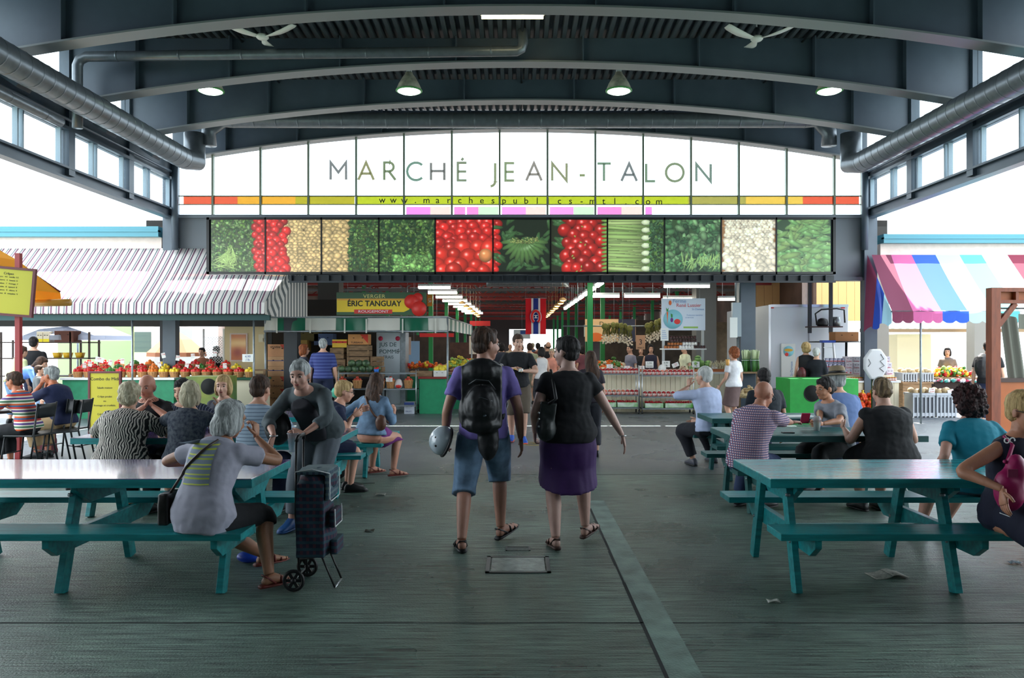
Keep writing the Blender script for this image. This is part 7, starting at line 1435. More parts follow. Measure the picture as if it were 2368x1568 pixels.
for x in (-.36, .2): MB().bb(x-.04, x+.04, .14, .22, -.15, 2.3).obj('upright', M_black, sh)
MB().lathe([(0, 0), (.13, 0), (.15, .06), (.12, .18), (.05, .22), (0, .22)], (-.02, .18, .03), 16).tube([(-.22, .05, .06), (-.26, .05, .36), (-.1, .05, .47), (.3, .05, .5), (.5, .05, .46), (.52, .05, .12)], .022, 8).obj('compressor', M_blackp, sh); MB().lathe([(0, 0), (.1, 0), (.1, .25), (0, .25)], (.36, .2, .03), 14).obj('grey_canister', M_galv, sh)
tb2 = thing('cable_reel_table', (PX(1930, 20.0), 20.0, 0), 'round dark folding table edge behind the syrup cans', 'table'); MB().lathe([(0, 0), (.62, 0), (.62, .03), (0, .03)], (0, 0, PZ(792, 20)), 30).obj('tabletop', M_blackp, tb2); MB().cyl((-.3, 0, 0), (-.3, 0, PZ(792, 20)), .03).cyl((.3, 0, 0), (.3, 0, PZ(792, 20)), .03).obj('leg', M_black, tb2)
carton('open_carton', PX(1953, 20), 19.85, PZ(792, 20)+.03, .6, .4, .24, 'open brown cardboard box with a raised flap on the dark round table', (170, 118, 72))
la = thing('step_ladder', (PX(1922, 19.3), 19.3, 0), 'small white and blue step ladder behind the syrup cans', 'ladder')
for s in (-1, 1): MB().beam((s*.2, 0, 0), (s*.13, .2, 1.75), .03, .05).obj('rail', M_alu, la)
for q in range(6): z = .25+.27*q; MB().bb(-.19+.01*q, .19-.01*q, .02+.03*q, .08+.03*q, z, z+.02).obj('step', M_alu, la)
MB().bb(-.17, .17, .12, .3, 1.73, 1.79).obj('top_cap', mat('ladder_blue', (36, 76, 170), .5), la)
syc = tabl('syrup_counter', PX(1838, 18.4), PX(2082, 18.4), 18.4, 19.1, .83, 'white topped counter with cream board front carrying syrup cans and honey jars', M_white, M_cr, boards=True)
syc2 = simple('syrup_step', MB().bb(PX(1895, 18.7), PX(2062, 18.7), 18.72, 19.1, .83, .95), M_cr, 'cream step behind the honey jars', 'step')
def can(t): MB().lathe([(0, 0), (.045, 0), (.045, .13), (0, .13)], n=14).obj('can', mat('can_print', (206, 206, 220), .3, c2=(96, 104, 150), scale=16), t); MB().lathe([(.0455, .05), (.0455, .07)], n=14).obj('red_band', M_sred, t)
k0 = mk('syrup_can', 'printed maple syrup can in the stacked rows left of the white cartons', 'can', 'syrup cans on the counter', can); f_ = 1
for r_ in range(3):
    for q in range(7-r_ if r_ < 2 else 6): loc = (PX(1908, 18.85)+.1*q+.03*r_, 18.84+.03*r_, .95+.135*r_); (setattr(k0, 'location', loc) if f_ else dup(k0, loc)); f_ = 0
for px in (1863-25, 1912, 1938): pass
for r_ in range(3):
    for q in range(3):
        carton('syrup_carton', PX(1962+17.5*q, 18.85), 18.8, .95+.15*r_, .17, .2, .145, 'white syrup carton with red script, %s row, %s' % (['bottom', 'middle', 'top'][r_], ['left column', 'middle column', 'right column'][q]), (222, 216, 224), None, 'Érable', (196, 60, 80), txs=.34)
for r_ in range(3): carton('syrup_carton', PX(2056-4*r_, 18.85), 18.8, .95+.15*r_, .17, .2, .145, 'white syrup carton right of the white sack, %s of three' % ['bottom', 'middle', 'top'][r_], (222, 216, 224), None, 'Érable', (196, 60, 80), txs=.34)
hj = mk('honey_jar', 'amber honey jar in the front row of the syrup counter', 'jar', 'honey jars on the syrup counter', jar((190, 84, 24), (200, 160, 90)))
for q in range(26): loc = (PX(1922+5.9*q, 18.5), 18.5, .83); (setattr(hj, 'location', loc) if q == 0 else dup(hj, loc)); 
for r_ in range(4): 
    for q in range(4): dup(J['w'], (PX(1845+6.5*q, 18.9), 18.95, .95+.1*r_) if r_ == 0 else (PX(1845+6.5*q, 18.9), 18.95, .95+.082*r_), 0, 'white labelled jar stacked left of the couple at the syrup counter', 'white labelled jars left of the couple')
simple('syrup_step', MB().bb(PX(1840, 18.9), PX(1872, 18.9), 18.85, 19.1, .83, .95), M_cr, 'cream box under the white labelled jars left of the couple', 'step')
# net bags of oranges
def onet(t):
    m = MB()
    for q in range(18): a = q*2.4; rr = .11*(q/18)**.5; m.ell((rr*math.cos(a), rr*math.sin(a)*.7, .06+.05*(q % 3)), (.042, .042, .04), 8, 6)
    m.obj('oranges', mat('orange_skin', (226, 84, 40), .5), t)['kind'] = 'stuff'; MB().lathe([(.06, .18), (.02, .22), (.035, .26), (0, .25)], n=10).obj('net_top', mat('net_yellow', (226, 190, 40), .6), t)
o0 = mk('orange_net_bag', 'net bag of oranges with a yellow top piled under the syrup counter', 'bag', 'net bags of oranges', onet)
f_ = 1
for r_ in range(3):
    for q in range(4 if r_ < 2 else 3): loc = (PX(1966, 18.1)+.2*q+.05*r_, 18.12, .0+.18*r_); (setattr(o0, 'location', loc) if f_ else dup(o0, loc, q)); f_ = 0
# white sack on a dark post
sk_ = thing('signpost', (PX(2020, 15.6), 15.6, 0), 'thin black post right of the green bin box, white sack tied on', 'post'); MB().bb(-.035, .035, -.03, .03, 0, PZ(806, 15.6)).obj('post', M_black, sk_)
t = thing('white_sack', (PX(2020, 15.55), 15.5, PZ(842, 15.5)), 'translucent white plastic sack with black scribble on the post', 'sack'); MB().poly([(-.1, .3), (.1, .3), (.23, .12), (.23, -.1), (.1, -.3), (-.1, -.3), (-.23, -.1), (-.23, .12)], -.08, .02).obj('sack', cloth_trans('white_plastic', (232, 234, 236), .4, .3), t, bevel=.03)
MB().tube([(.08, -.09, .2), (.14, -.09, .1), (.07, -.09, .06), (.15, -.09, -.03), (.06, -.09, -.08), (.14, -.09, -.15)], .006, 6).obj('scribble', M_ink, t); MB().tube([(-.16, -.09, .1), (-.12, -.09, .02), (-.17, -.09, -.05)], .005, 6).obj('scribble', M_ink, t)
# melon crates
def pcrate(x, y, z, w_, d, h, label, n=5):
    t = thing('plastic_crate', (x, y, z), label, 'crate'); m_ = mat('grey_plastic', (178, 184, 190), .5); m = MB(); m.bb(-w_/2, w_/2, 0, .02, 0, h*.18).bb(-w_/2, w_/2, 0, .02, h*.82, h).bb(-w_/2, w_/2, d-.02, d, 0, h).bb(-w_/2, -w_/2+.02, .02, d-.02, 0, h).bb(w_/2-.02, w_/2, .02, d-.02, 0, h).bb(-w_/2, w_/2, 0, d, 0, .02)
    for q in range(n+1): xx = -w_/2+(w_-.03)*q/n; m.bb(xx, xx+.03, -.008, .02, 0, h)
    m.obj('shell', m_, t); MB().bb(-w_/2-.012, w_/2+.012, -.02, 0, h*.9, h).bb(-w_/2-.012, w_/2+.012, d, d+.02, h*.9, h).obj('rim', m_, t); MB().bb(-w_/2+.03, w_/2-.03, .021, .03, h*.18, h*.82).obj('dark_grille', mat('crate_dark', (96, 100, 106), .6), t); return t
def melon(t): MB().ell((0, 0, 0), (.075, .075, .07), 14, 9).obj('rind', mat('melon_rind', (196, 170, 128), .7, c2=(170, 150, 110), scale=60, bump=.6, bscale=60), t); MB().cyl((0, 0, .065), (0, 0, .075), .012).obj('stem_scar', M_wood, t)
ml = mk('cantaloupe', 'x', 'melon', 'x', melon); f_ = 1
mt = tabl('melon_table', PX(2086, 18.9), PX(2158, 18.9), 18.9, 19.4, .78, 'brown table under the two upper melon crates', M_wood, M_wood)
for k, (px, Y, z, w_, h, lb) in enumerate(((2104, 18.9, .78, .36, .22, 'grey plastic crate of melons, left one on the table'), (2143, 18.9, .78, .34, .22, 'grey plastic crate of melons, right one on the table beside the thin post'), (2136, 18.0, 0, .5, .56, 'tall grey plastic crate of melons on the floor, left of two'), (2189, 18.0, 0, .46, .56, 'tall grey plastic crate of melons on the floor, right of two'))):
    pcrate(PX(px, Y), Y, z, w_, .4, h, lb)
    for q in range(6): loc = (PX(px, Y)-w_/2+.09+(w_-.17)*(q % 3)/2, Y+.1+.17*(q//3), z+h+.02+.03*(q % 2)); gl = 'cantaloupe melon heaped in the '+lb.replace('grey plastic crate of melons', 'crate'); (ml.__setattr__('location', loc) or ml.__setitem__('label', gl) or ml.__setitem__('group', gl)) if f_ else dup(ml, loc, q, gl, gl); f_ = 0
card(2155, 903, 18.0, .14, .11, 'white price card between the two tall melon crates', tilt=.15, zb=.6); card(2200, 905, 18.0, .17, .09, 'white price card leaning on the right tall melon crate', tilt=-.25, zb=.6)
ft = tabl('flower_table', PX(2160, 19.6), PX(2330, 19.6), 19.6, 20.1, .86, 'brown table heaped with peppers behind the melon crates', M_wood, mat('dark_under', (50, 34, 28), .8))
mound('pepper_heap', 2162, 2250, 872, 19.65, [YL, RD, OR, GR, LG, YL], 'mixed heap of yellow, red and green peppers in punnets on the brown table', n=220, r=.045, hgt=.26, seed=41)
mound('punnet_row', 2165, 2262, 884, 19.5, [(190, 60, 90), (60, 150, 140), (200, 200, 206)], 'row of coloured wrapped punnets along the brown table edge', n=60, r=.04, hgt=.05, depth=.1, seed=42)
# background right: cream hut, teal striped awning, column, white truck
simple('cream_hut', MB().bb(-.5, .5, 0, 1.5, 0, 2.0), mat('hut_cream', (226, 214, 176), .7), 'cream hut wall behind the melon table', 'hut', (PX(2114, 23), 23, 0))
m = MB(); m.add([(-.7, 0, 2.05), (.8, 0, 2.05), (.2, 1.2, 2.7), (-.7, 1.2, 2.7)], [(0, 1, 2, 3)], False); simple('small_awning', m, stripes('teal_stripe', [(222, 236, 236), (96, 170, 176)], [0, .6], .22, 'X', trans=.2), 'small white and teal striped awning seen under the pink awning', 'awning', (PX(2110, 22.8), 22.8, 0)).modifiers.new('s', 'SOLIDIFY').thickness = .01
simple('beam_rail', MB().bb(-2.6, 2.6, 0, .12, 0, .1), mat('rail_brown', (150, 124, 92), .7), 'long brown rail behind the melon stall', 'rail', (PX(2200, 22.5), 22.5, 2.05))
for px, lb in ((2262, 'grey stone column at the back of the right stall'), (2030, 'brown timber column beside the end column of the hall')): simple('column', MB().bb(-.22, .22, -.2, .2, 0, 4.0), mat('stone_grey', (150, 146, 138), .8), lb, 'column', (PX(px, 22), 22, 0))
tw = thing('parked_truck', (PX(2168, 27), 27, 0), 'white truck parked in the sun far beyond the right stall', 'truck'); MB().bb(-.9, .8, 0, 3, .4, 1.9).obj('body', M_white, tw, bevel=.03); 
for s in (-.6, .5): MB().lathe([(0, -.1), (.35, -.1), (.35, .1), (0, .1)], (s, .5, .35), 16, 'X').obj('wheel', M_black, tw)
# yellowish wood slat shutter behind the truck
m = MB()
for k in range(16): m.bb(-2.2+.28*k, -2.2+.28*k+.27, 0, .03, .9, 2.9)
tag(m.obj('slat_wall', mat('yellow_slats', (196, 158, 104), .8), loc=(PX(1860, 26.5), 26.5, 1.6)), 'yellowish vertical board wall high behind the white truck', 'wall panel')
MB().bb(-2.1, -2.0, 0, .1, -1.6, .9).obj('post', M_wood, bpy.data.objects['slat_wall']); MB().bb(2.0, 2.1, 0, .1, -1.6, .9).obj('post', M_wood, bpy.data.objects['slat_wall'])
# --- wooden kiosk at the right edge
YK = 11.4; kx = PX(2297, YK); M_kw = mat('stained_wood', (132, 62, 32), .5, var=.2, scale=4, stretch=(6, 6, 1)); M_kp = mat('orange_panel', (176, 92, 36), .5, var=.1, scale=3)
kk = thing('wooden_kiosk', (kx, YK, 0), 'stained wooden kiosk frame with grey curtain and panelled wall at the right edge', 'kiosk')
MB().bb(-.07, .07, -.07, .07, 0, 2.5).obj('post', M_kw, kk, bevel=.005); MB().bb(2.4, 2.54, -.07, .07, 0, 2.5).obj('post', M_kw, kk, bevel=.005)
MB().bb(.07, 2.4, -.06, .06, 2.44, 2.5).bb(.07, 2.4, -.06, .06, 2.27, 2.32).bb(.3, .34, -.05, .05, 2.32, 2.44).bb(.7, .74, -.05, .05, 2.32, 2.44).bb(1.2, 1.24, -.05, .05, 2.32, 2.44).obj('top_beam', M_kw, kk); MB().bb(.07, 2.4, .03, .05, 2.32, 2.44).obj('beam_back', M_kp, kk)
MB().beam((.07, 0, 1.95), (.32, 0, 2.27), .06, .07).obj('brace', M_kw, kk)
MB().bb(.07, 2.4, .0, .05, 0, 1.12).obj('lower_wall', M_kp, kk); m = MB(); m.bb(.07, 2.4, -.03, .05, 1.12, 1.18); 
for a in (.3, 1.0): m.bb(a, a+.03, -.015, 0, .2, .95); m.bb(a+.55, a+.58, -.015, 0, .2, .95); m.bb(a, a+.58, -.015, 0, .92, .95); m.bb(a, a+.58, -.015, 0, .2, .23)
m.obj('moulding', mat('dark_moulding', (62, 32, 24), .5), kk)
m = MB(); m.grid(lambda u, v: (.1+.28*u+(.12*v), .02+.03*math.sin(u*14), 2.15-.97*v-.1*u*(1-v)), 14, 8); m.grid(lambda u, v: (.38+1.9*u, .02+.03*math.sin(u*30), 2.12-.22*v-.04*u), 24, 3); m.obj('curtain', cloth_trans('grey_curtain', (122, 122, 112), .25), kk)
m = MB(); m.bb(.5, 2.3, .06, .065, 1.2, 1.92); m.obj('vinyl_window', film('vinyl', (196, 206, 226), .45, .25), kk)
MB().cyl((.08, 0, 2.2), (2.4, 0, 2.2), .012).obj('curtain_rail', M_galv, kk)
simple('low_trolley', MB().tube([(0, 0, 0), (0, 0, .55), (.06, 0, .62), (.36, 0, .62), (.42, 0, .55), (.42, 0, 0)], .014, 8).tube([(0, .4, 0), (0, .4, .5), (.42, .4, .5), (.42, .4, 0)], .014, 8).bb(0, .42, 0, .4, .2, .22), M_galv, 'small tubular metal trolley beside the wooden kiosk', 'trolley', (PX(2268, 14.6), 14.6, 0))
# ================================================================= things carried, worn, lying about
def soft(name, build, m, label, cat, voxel=.012, disp=None, loc=None):
    """a soft top-level thing: an Empty with a remeshed body built by build(mb) around loc"""
    t = thing(name, loc or (0, 0, 0), label, cat); mb = MB(); build(mb); put(remeshed(mb, voxel, 2, disp or (lambda v: .005*mn.noise(v*22))), 'bag_body', m, t); return t
def WL(i, v): return i['M'] @ Vector(v)
# backpack of the walking man
sp_, fr__ = i1['spine'], i1['frame']; R_, U_ = fr__(.25)
c = WL(i1, sp_(.27)-U_*.21); B_ = Euler((0, 0, math.radians(4))).to_matrix()
def bp(mb): mb.box((-.02, .03, 0), (.32, .16, .5)); mb.ell((-.02, .0, .2), (.165, .12, .11)); mb.ell((-.02, -.07, -.08), (.135, .08, .17)); mb.ell((-.02, -.02, -.22), (.155, .11, .08)); mb.ell((.03, .02, -.34), (.09, .06, .18)); mb.ell((-.16, 0, -.12), (.05, .07, .12))
bpk = soft('backpack', bp, M_bag, 'large black backpack worn by the man in the purple T-shirt', 'backpack', loc=c)
m = MB()
for s in (-1, 1):
    sh_ = WL(i1, i1['sh'][s]*1.0)-c; m.tube([(s*.09, .06, .2), (s*.11, .1, .25), (sh_.x*.72, sh_.y+.02, sh_.z+.075), (sh_.x*.8, sh_.y+.14, sh_.z-.02), (s*.17, sh_.y+.13, -.1), (s*.14, .1, -.18)], .018, 8)
m.obj('shoulder_strap', M_bag, bpk); MB().tube([(-.05, .04, .24), (-.05, .0, .29), (.03, .0, .29), (.03, .04, .24)], .008, 6).obj('grab_loop', M_bag, bpk)
m = MB(); m.tube([(-.12, -.085, .1), (-.06, -.13, .14), (.04, -.13, .13), (.09, -.09, .06)], .004, 6); m.tube([(-.1, -.1, -.02), (-.02, -.145, 0), (.07, -.12, -.03)], .004, 6); m.obj('zip', mat('zip_grey', (60, 64, 70), .4), bpk)
MB().ell((.0, -.135, -.14), (.022, .006, .011), 12, 6).obj('badge', mat('badge_grey', (70, 80, 90), .4), bpk)
# helmet
hc = Vector((PX(1024, 6.35), 6.33, PZ(1018, 6.35))); he_ = thing('helmet', hc, 'silver white round helmet hanging from the left hand of the man in purple', 'helmet')
m = MB(); n = 24
def hf(u, v): a = 2*pi*u; ph = -.35+(pi/2+.35)*v; return (-.105*math.sin(ph)*1.0, .118*math.cos(ph)*math.cos(a), .118*math.cos(ph)*math.sin(a))
m.grid(hf, 28, 12); o = m.obj('shell', mat('helmet_silver', (176, 188, 196), .2, coat=.6), he_, solid=.008); o.rotation_euler = (0, .35, .3)
m = MB(); m.tube([(-.02, .116*math.cos(a), .116*math.sin(a)) for a in [2*pi*k/24 for k in range(24)]], .012, 8, closed=True); o2 = m.obj('padding', M_blackp, he_); o2.rotation_euler = (0, .35, .3); o2.location = (.05, 0, -.02)
for y, z in ((-.09, .035), (-.1, -.03)): MB().ell((-.045, y, z), (.011, .012, .011), 10, 6).obj('vent', M_black, he_)
lh = WL(i1, i1['arms'][-1][2]); MB().tube([(.02, -.03, .09), tuple(lh-hc+Vector((0, 0, -.09))), (.03, .05, .08)], .006, 6).obj('chin_strap', M_blackp, he_)
# woman's shoulder bag
bc = Vector((PX(1262, 6.4), 6.32, PZ(965, 6.4)))
sb_ = soft('shoulder_bag', lambda mb: (mb.ell((0, 0, -.08), (.085, .11, .11)), mb.box((.01, .0, .03), (.13, .13, .2), ry=.12)), mat('bag_dark_green', (18, 26, 26), .55, bump=.3, bscale=20), 'dark handbag hanging at the left side of the woman in the purple skirt', 'bag', loc=bc)
s0 = WL(i2, i2['sh'][-1])-bc; MB().tube([(.02, -.06, .12), (s0.x+.07, -.1, s0.z*.55), (s0.x+.05, s0.y-.06, s0.z+.03), (s0.x+.04, s0.y+.03, s0.z+.085), (s0.x+.04, s0.y+.12, s0.z-.02), (.02, .07, .13)], .014, 8).obj('strap', M_bag, sb_)
for z in (.05, -.0, -.06): MB().ell((-.06, -.075, z), (.009, .009, .009), 8, 6).obj('stud', M_alu, sb_)
wc = WL(i2, i2['arms'][1][2]); simple('bracelet', MB().tube([(.031*math.cos(a), .031*math.sin(a), .0) for a in [2*pi*k/16 for k in range(16)]], .004, 6, closed=True), M_alu, 'thin silver bracelet on the right wrist of the woman in the purple skirt', 'bracelet', wc)
# crossbody bag of the seated woman
def lp4(v): return WL(i4, v)
bc = lp4((-.24, -.02, .60)); xb = soft('crossbody_bag', lambda mb: mb.box((0, 0, 0), (.07, .2, .2)), mat('brown_black_leather', (30, 24, 24), .4), 'small dark leather bag hanging at the left hip of the grey haired woman in front', 'bag', loc=bc)
g4 = child(p4, 'tunic'); bv = BVHTree.FromPolygons([v.co for v in g4.data.vertices], [list(p.vertices) for p in g4.data.polygons])
A, Z_ = Vector((-.22, -.5, .72)), Vector((.13, -.5, 1.10)); pts = []
for k in range(13):
    q = A.lerp(Z_, k/12); hit = bv.ray_cast(Vector((q.x, -1.5, q.z)), Vector((0, 1, 0)))[0]
    if hit: pts.append(lp4(hit-Vector((0, .012, 0)))-bc)
MB().tube([Vector((0, 0, .08))]+pts, .009, 6).obj('strap', mat('brown_strap', (62, 48, 42), .5), xb)
MB().lathe([(0, -.004), (.018, -.004), (.018, .004), (0, .004)], (-.04, 0, .07), 12, 'X').obj('buckle', M_alu, xb)
# shopping cart
M_plaid = checks('navy_plaid', (34, 38, 60), (74, 44, 60), (38, 66, 78), .045)
cx_, cy_ = PX(682, 5.25), 5.32; ca = thing('shopping_cart', (cx_, cy_, 0), 'navy plaid two wheeled shopping trolley bag beside the grey haired woman', 'shopping cart')
mb = MB(); mb.box((.10, .07, .47), (.19, .30, .50)); mb.ell((.12, .07, .72), (.13, .16, .09)); mb.ell((.19, .07, .33), (.06, .13, .1)); put(remeshed(mb, .013, 2, lambda v: .010*mn.noise(v*11)), 'bag_body', M_plaid, ca)
mb = MB(); mb.box((.12, .07, .795), (.22, .30, .03)); mb.box((.215, .07, .70), (.03, .29, .2)); put(remeshed(mb, .011, 2, lambda v: .007*mn.noise(v*13)), 'flap', checks('teal_plaid', (66, 88, 100), (44, 56, 74), (90, 108, 112), .04), ca)
mb = MB(); mb.box((.24, .07, .47), (.04, .2, .12)); mb.box((.25, .07, .28), (.05, .2, .1)); put(remeshed(mb, .011, 2), 'pocket', M_plaid, ca)
m = MB(); m.tube([(.235, -.07, .79), (.236, -.075, .62), (.24, -.05, .6), (.24, .19, .6), (.236, .215, .62), (.235, .21, .79)], .004, 6); m.tube([(.26, -.03, .54), (.262, -.03, .42), (.262, .17, .42), (.26, .17, .54)], .004, 6); m.tube([(.0, -.08, .8), (.12, -.085, .82), (.235, -.075, .79)], .004, 6); m.obj('piping', M_white, ca)
for y in (-.02, .16): MB().tube([(.02, y, .05), (-.01, y, .5), (-.005, y, 1.0)], .008, 8).obj('handle_rod', M_black, ca)
MB().tube([(-.005, -.02, 1.0), (.0, .0, 1.03), (.0, .14, 1.03), (-.005, .16, 1.0)], .014, 8).obj('handle', M_blackp, ca)
for y in (-.1, .24):
    w_ = MB(); w_.tube([(.063*math.cos(a), y, .076+.063*math.sin(a)) for a in [2*pi*k/24 for k in range(24)]], .013, 8, closed=True); wo = w_.obj('wheel', M_blackp, ca)
    sp2 = MB(); 
    for q in range(6): a = q*pi/3; sp2.beam((0, y, .076), (.06*math.cos(a), y, .076+.06*math.sin(a)), .02, .012, up=(0, 1, 0))
    sp2.cyl((0, y-.015, .076), (0, y+.015, .076), .018); sp2.obj('spokes', mat('wheel_hub', (32, 33, 36), .4), wo)
MB().cyl((0, -.1, .076), (0, .24, .076), .006).obj('axle', M_alu, ca)
for y in (-.03, .17): MB().tube([(.02, y, .2), (.17, y, .22), (.26, y, .01)], .007, 6).obj('stand_leg', M_black, ca)
MB().cyl((.26, -.03, .008), (.26, .17, .008), .007).obj('stand_foot', M_alu, ca)
# plastic cup held by the cardigan woman
cw_ = WL(i5, i5['arms'][-1][2]); cc = Vector((cw_.x-.07, cw_.y-.07, cw_.z-.14)); cu = thing('plastic_cup', cc, 'tall clear plastic cup held by the woman in the grey cardigan', 'cup')
M_cup = film('clear_plastic', (210, 216, 226), .45, .15); MB().lathe([(.03, 0), (.046, .15), (.048, .15)], n=20).obj('wall', M_cup, cu); MB().lathe([(.03, 0), (0, 0)], n=20).obj('base', M_cup, cu); MB().tube([(.047*math.cos(a), .047*math.sin(a), .15) for a in [2*pi*k/20 for k in range(20)]], .003, 6, closed=True).obj('rim', M_cup, cu)
bc = WL(i5, i5['sh'][1])+Vector((-.10, .02, -.28)); sb2 = soft('shoulder_bag', lambda mb: mb.ell((0, 0, 0), (.12, .1, .16)), M_bag, 'black shoulder bag at the side of the woman in the grey cardigan', 'bag', loc=bc)
MB().tube([(.0, -.03, .12), (.07, -.06, .24), (.12, -.02, .33), (.12, .06, .32), (.03, .05, .14)], .014, 8).obj('strap', M_bag, sb2)
wp = WL(i5, i5['arms'][1][2]); simple('wrist_watch', MB().tube([(.03*math.cos(a), .03*math.sin(a), 0) for a in [2*pi*k/16 for k in range(16)]], .006, 6, closed=True), M_alu, 'silver watch on the wrist of the woman in the grey cardigan', 'watch', wp)
# magenta bag at right edge
bc = Vector((PX(2342, 4.75), 4.78, .82)); mg = soft('handbag', lambda mb: (mb.ell((0, 0, -.05), (.10, .07, .14)), mb.ell((.04, .0, .04), (.07, .06, .13))), mat('magenta_leather', (150, 24, 84), .4, bump=.3, bscale=12), 'magenta leather handbag on the shoulder of the woman at the right edge', 'bag', loc=bc)
sR = WL(i25, i25['sh'][1])-bc; MB().tube([(-.03, 0, .12), (sR.x*.6, sR.y*.6-.05, sR.z*.6), (sR.x+.06, sR.y-.06, sR.z+.03), (sR.x+.06, sR.y+.02, sR.z+.075), (sR.x+.07, sR.y+.08, sR.z-.02)], .012, 8).obj('strap', mat('magenta_leather', (150, 24, 84)), mg)
MB().box((-.03, -.075, .06), (.06, .012, .05)).obj('buckle_patch', mat('magenta_dark', (118, 16, 64), .4), mg)
bow = MB(); b0_ = WL(i25, i25['sh'][1])+Vector((.05, -.06, .06))
for s in (-1, 1): bow.tube([(s*(.022+.02*math.cos(a)), -.01, .016*math.sin(a)) for a in [2*pi*k/12 for k in range(12)]], .004, 6, closed=True)
bo = bow.obj('shoulder_bow', M_white, p25); bo.location = (p25.matrix_world.inverted() if False else Matrix(i25['M']).inverted()) @ b0_
rg = WL(i25, i25['arms'][1][2]); 
# iced drink, phone, small items on the green table
dx = thing('iced_drink', (PX(1889, 8.15), 8.15, .762), 'clear domed plastic cup of iced drink with a straw on the green table', 'cup')
MB().lathe([(0, 0), (.03, 0), (.042, .11), (.044, .11)], n=20).obj('wall', M_cup, dx); MB().lathe([(0, .004), (.028, .004), (.037, .085), (0, .085)], n=16).obj('drink', mat('pale_drink', (196, 200, 176), .4), dx); MB().lathe([(.046, .11), (.044, .125), (.032, .15), (.012, .158)], n=20).obj('dome_lid', M_cup, dx); MB().cyl((0, 0, .05), (.012, 0, .22), .004).obj('straw', mat('straw', (200, 206, 150), .5), dx)
simple('phone', MB().bb(-.06, .06, -.035, .035, 0, .009), M_blackp, 'black phone lying on the green table by the bald man', 'phone', (PX(1822, 7.95), 7.95, .761), bevel=.003)
simple('wallet', MB().box((0, 0, .0), (.09, .012, .12), rx=.5), mat('red_case', (170, 34, 70), .5), 'red wallet held up by the woman with black hair', 'wallet', (PX(1862, 8.3), 8.3, .88))
simple('paper_sheet', MB().box((0, 0, .001), (.4, .28, .002), rz=.2), M_paper, 'white paper sheet lying on the farthest right picnic table', 'paper', (PX(1845, 9.85), 9.85, .762))
tray = simple('food_tray', MB().bb(-.12, .12, -.08, .08, 0, .02), M_paper, 'small paper tray of food on the far left table by the girl', 'tray', (PX(845, 9.9), 9.95, .762))
# man with the fork
lw, rw = WL(i3, i3['arms'][-1][2]), WL(i3, i3['arms'][1][2])
fk = simple('fork', MB().cyl((0, 0, 0), (.13, -.04, -.06), .006, n=6), mat('yellow_plastic', (236, 176, 30), .4), 'yellow plastic fork in the hand of the man in the black T-shirt', 'fork', (rw.x+.02, rw.y-.04, rw.z))
simple('food_cup', MB().lathe([(0, 0), (.035, 0), (.045, .05), (.04, .05), (.03, .005)], n=14), M_paper, 'small white food cup held by the man in the black T-shirt', 'cup', (lw.x-.05, lw.y-.07, lw.z-.01))
# drink of the auburn haired woman
q_ = WL(i26, i26['arms'][-1][2]); simple('drink_cup', MB().lathe([(0, 0), (.03, 0), (.042, .12), (0, .12)], n=16), mat('orange_drink', (226, 170, 90), .3), 'cup of orange drink held by the woman with curly auburn hair', 'cup', (PX(1681, 15.5), 15.45, PZ(845, 15.5)))
b = soft('shoulder_strap_bag', lambda mb: mb.ell((0, 0, 0), (.07, .05, .1)), mat('brown_leather', (92, 60, 44), .5), 'brown bag of the girl in the denim jacket', 'bag', loc=WL(i13, (.2, -.06, .72)))
g13 = child(p13, 'jacket'); bv = BVHTree.FromPolygons([v.co for v in g13.data.vertices], [list(p.vertices) for p in g13.data.polygons]); pts = []
for k in range(11):
    q = Vector((-.06, 0, 1.05)).lerp(Vector((.19, 0, .70)), k/10); hit = bv.ray_cast(Vector((q.x, -1.5, q.z)), Vector((0, 1, 0)))[0]
    if hit: pts.append(WL(i13, hit-Vector((0, .01, 0)))-b.location)
if len(pts) > 1: MB().tube(pts, .012, 6).obj('strap', mat('brown_leather', (92, 60, 44)), b)
soft('shoulder_bag', lambda mb: mb.ell((0, 0, 0), (.09, .13, .15)), mat('burgundy_bag', (96, 44, 44), .5), 'burgundy handbag of the woman in the black tank top', 'bag', loc=(PX(1853, 17.75), 17.72, 1.02))
# backpack person by the kiosk
pk, ik_ = person(PX(2285, 15.8), 15.8, -30, 'person mostly hidden behind the kiosk post wearing a black backpack', 1.72, 1.1, 'm', SK3, ('t_shirt', M_blackc, 1.3, -.05, .014), ('trousers', M_navy, 'legs', 3.6, .02), ('short', H_dark), ('shoe', M_blackp), lod=2)
soft('backpack', lambda mb: (mb.ell((0, 0, 0), (.17, .13, .26))), M_bag, 'black backpack sticking out left of the wooden kiosk post', 'backpack', loc=(PX(2266, 15.7), 15.6, 1.25), voxel=.02)
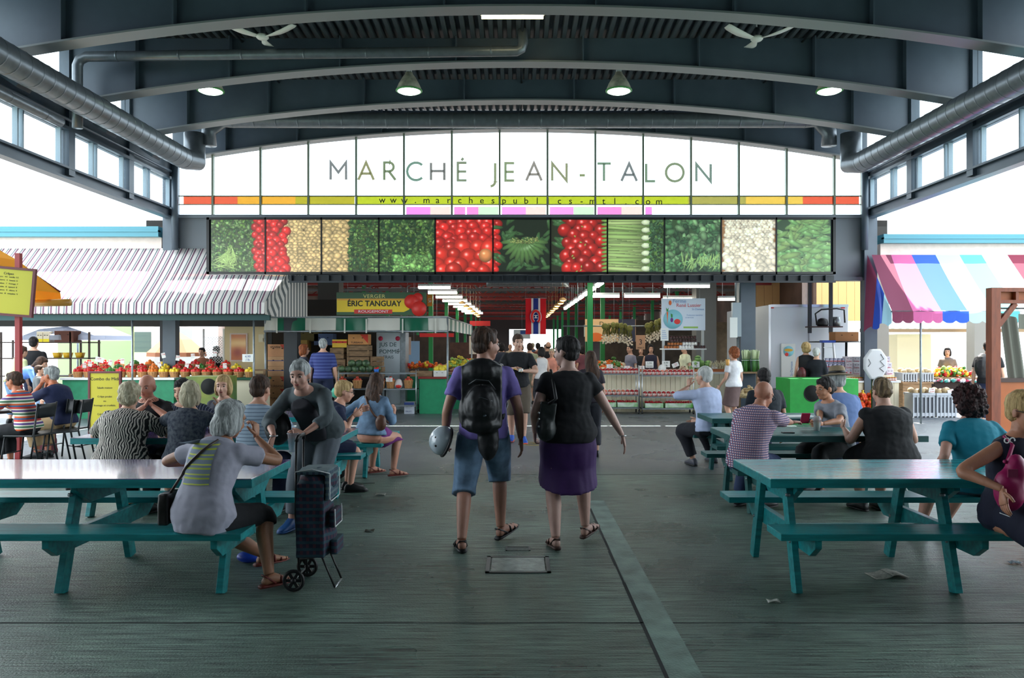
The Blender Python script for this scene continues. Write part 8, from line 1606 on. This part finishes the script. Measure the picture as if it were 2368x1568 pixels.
# on the floor
npz = thing('newspaper', (PX(2056, 5.55), 5.58, 0), 'folded newspaper lying on the floor under the right front table', 'newspaper', .1)
M_news = mat('newsprint', (176, 176, 164), .8, c2=(140, 140, 132), scale=60)
m = MB(); m.grid(lambda u, v: (-.125+.125*u, -.08+.16*v, .004+.02*u**3), 8, 2); m.obj('page', M_news, npz, solid=.003); m = MB(); m.grid(lambda u, v: (.125*u, -.08+.16*v+.01*u, .024-.018*u+.02*math.sin(u*3)*(1-u)), 8, 2); m.obj('page', M_news, npz, solid=.003)
def scrap(name, px, py, sz, c, label, n=3):
    Y = H*F/(py-CY); m = MB(); m.grid(lambda u, v: (sz*(u-.5)*1.6, sz*(v-.5), .004+.012*abs(math.sin(u*n+v*2))), 6, 4); simple(name, m, mat('scrap_%d_%d_%d' % c, c, .8), label, 'litter', (PX(px, Y), Y, 0), solid=.002)
scrap('leaf', 855, 1229, .05, (60, 56, 40), 'dried leaf on the floor left of the walking man'); scrap('paper_scrap', 1788, 1393, .05, (186, 188, 180), 'curl of white paper on the floor in front of the right table'); scrap('crumpled_wrapper', 2346, 1303, .06, (170, 180, 190), 'crumpled wrapper on the floor near the right edge', 5)
scrap('leaf', 772, 1266, .06, (150, 110, 70), 'orange brown leaf on the floor beside the shopping trolley', 4); scrap('paper_strip', 880, 1145, .07, (150, 150, 140), 'thin pale strip on the floor near the girl in the denim jacket')
soft('shopping_bag', lambda mb: mb.box((0, 0, .17), (.32, .16, .34), taper=.85), mat('burgundy_cloth', (84, 24, 38), .7), 'burgundy cloth bag standing on the ground below the cafe chairs', 'bag', loc=(PX(104, 12.0), 12.0, 0))
soft('handbag', lambda mb: (mb.ell((0, 0, .1), (.16, .1, .1)), mb.box((0, 0, .06), (.3, .16, .1))), M_bag, 'black handbag at the left end of the second violet table', 'bag', loc=(PX(190, 8.9), 8.9, 0))
simple('trailing_cord', MB().tube([(-.12, 0, .006), (0, .06, .006), (.14, .02, .006), (.2, -.05, .006), (.36, -.02, .006)], .004, 6), M_blackp, 'black cord of a bag trailing on the floor under the far left table', 'cord', (PX(800, 9.4), 9.35, 0))
soft('backpack', lambda mb: mb.ell((0, 0, .17), (.17, .13, .19)), M_bag, 'dark backpack on the floor under the far left table', 'backpack', loc=(PX(772, 9.6), 9.7, 0))
simple('blue_bag', MB().ell((0, 0, .04), (.1, .07, .045), 12, 8), mat('blue_plastic', (24, 70, 190), .4), 'blue plastic bag on the floor below the left front table', 'bag', (PX(572, 5.9), 5.95, 0))
soft('carrier_bag', lambda mb: mb.ell((0, 0, 0), (.09, .07, .12)), mat('green_blue_bag', (70, 170, 140), .4), 'green and blue plastic bag carried by the man in the blue polo', 'bag', loc=(PX(776, 17.2), 17.15, .62), voxel=.015)
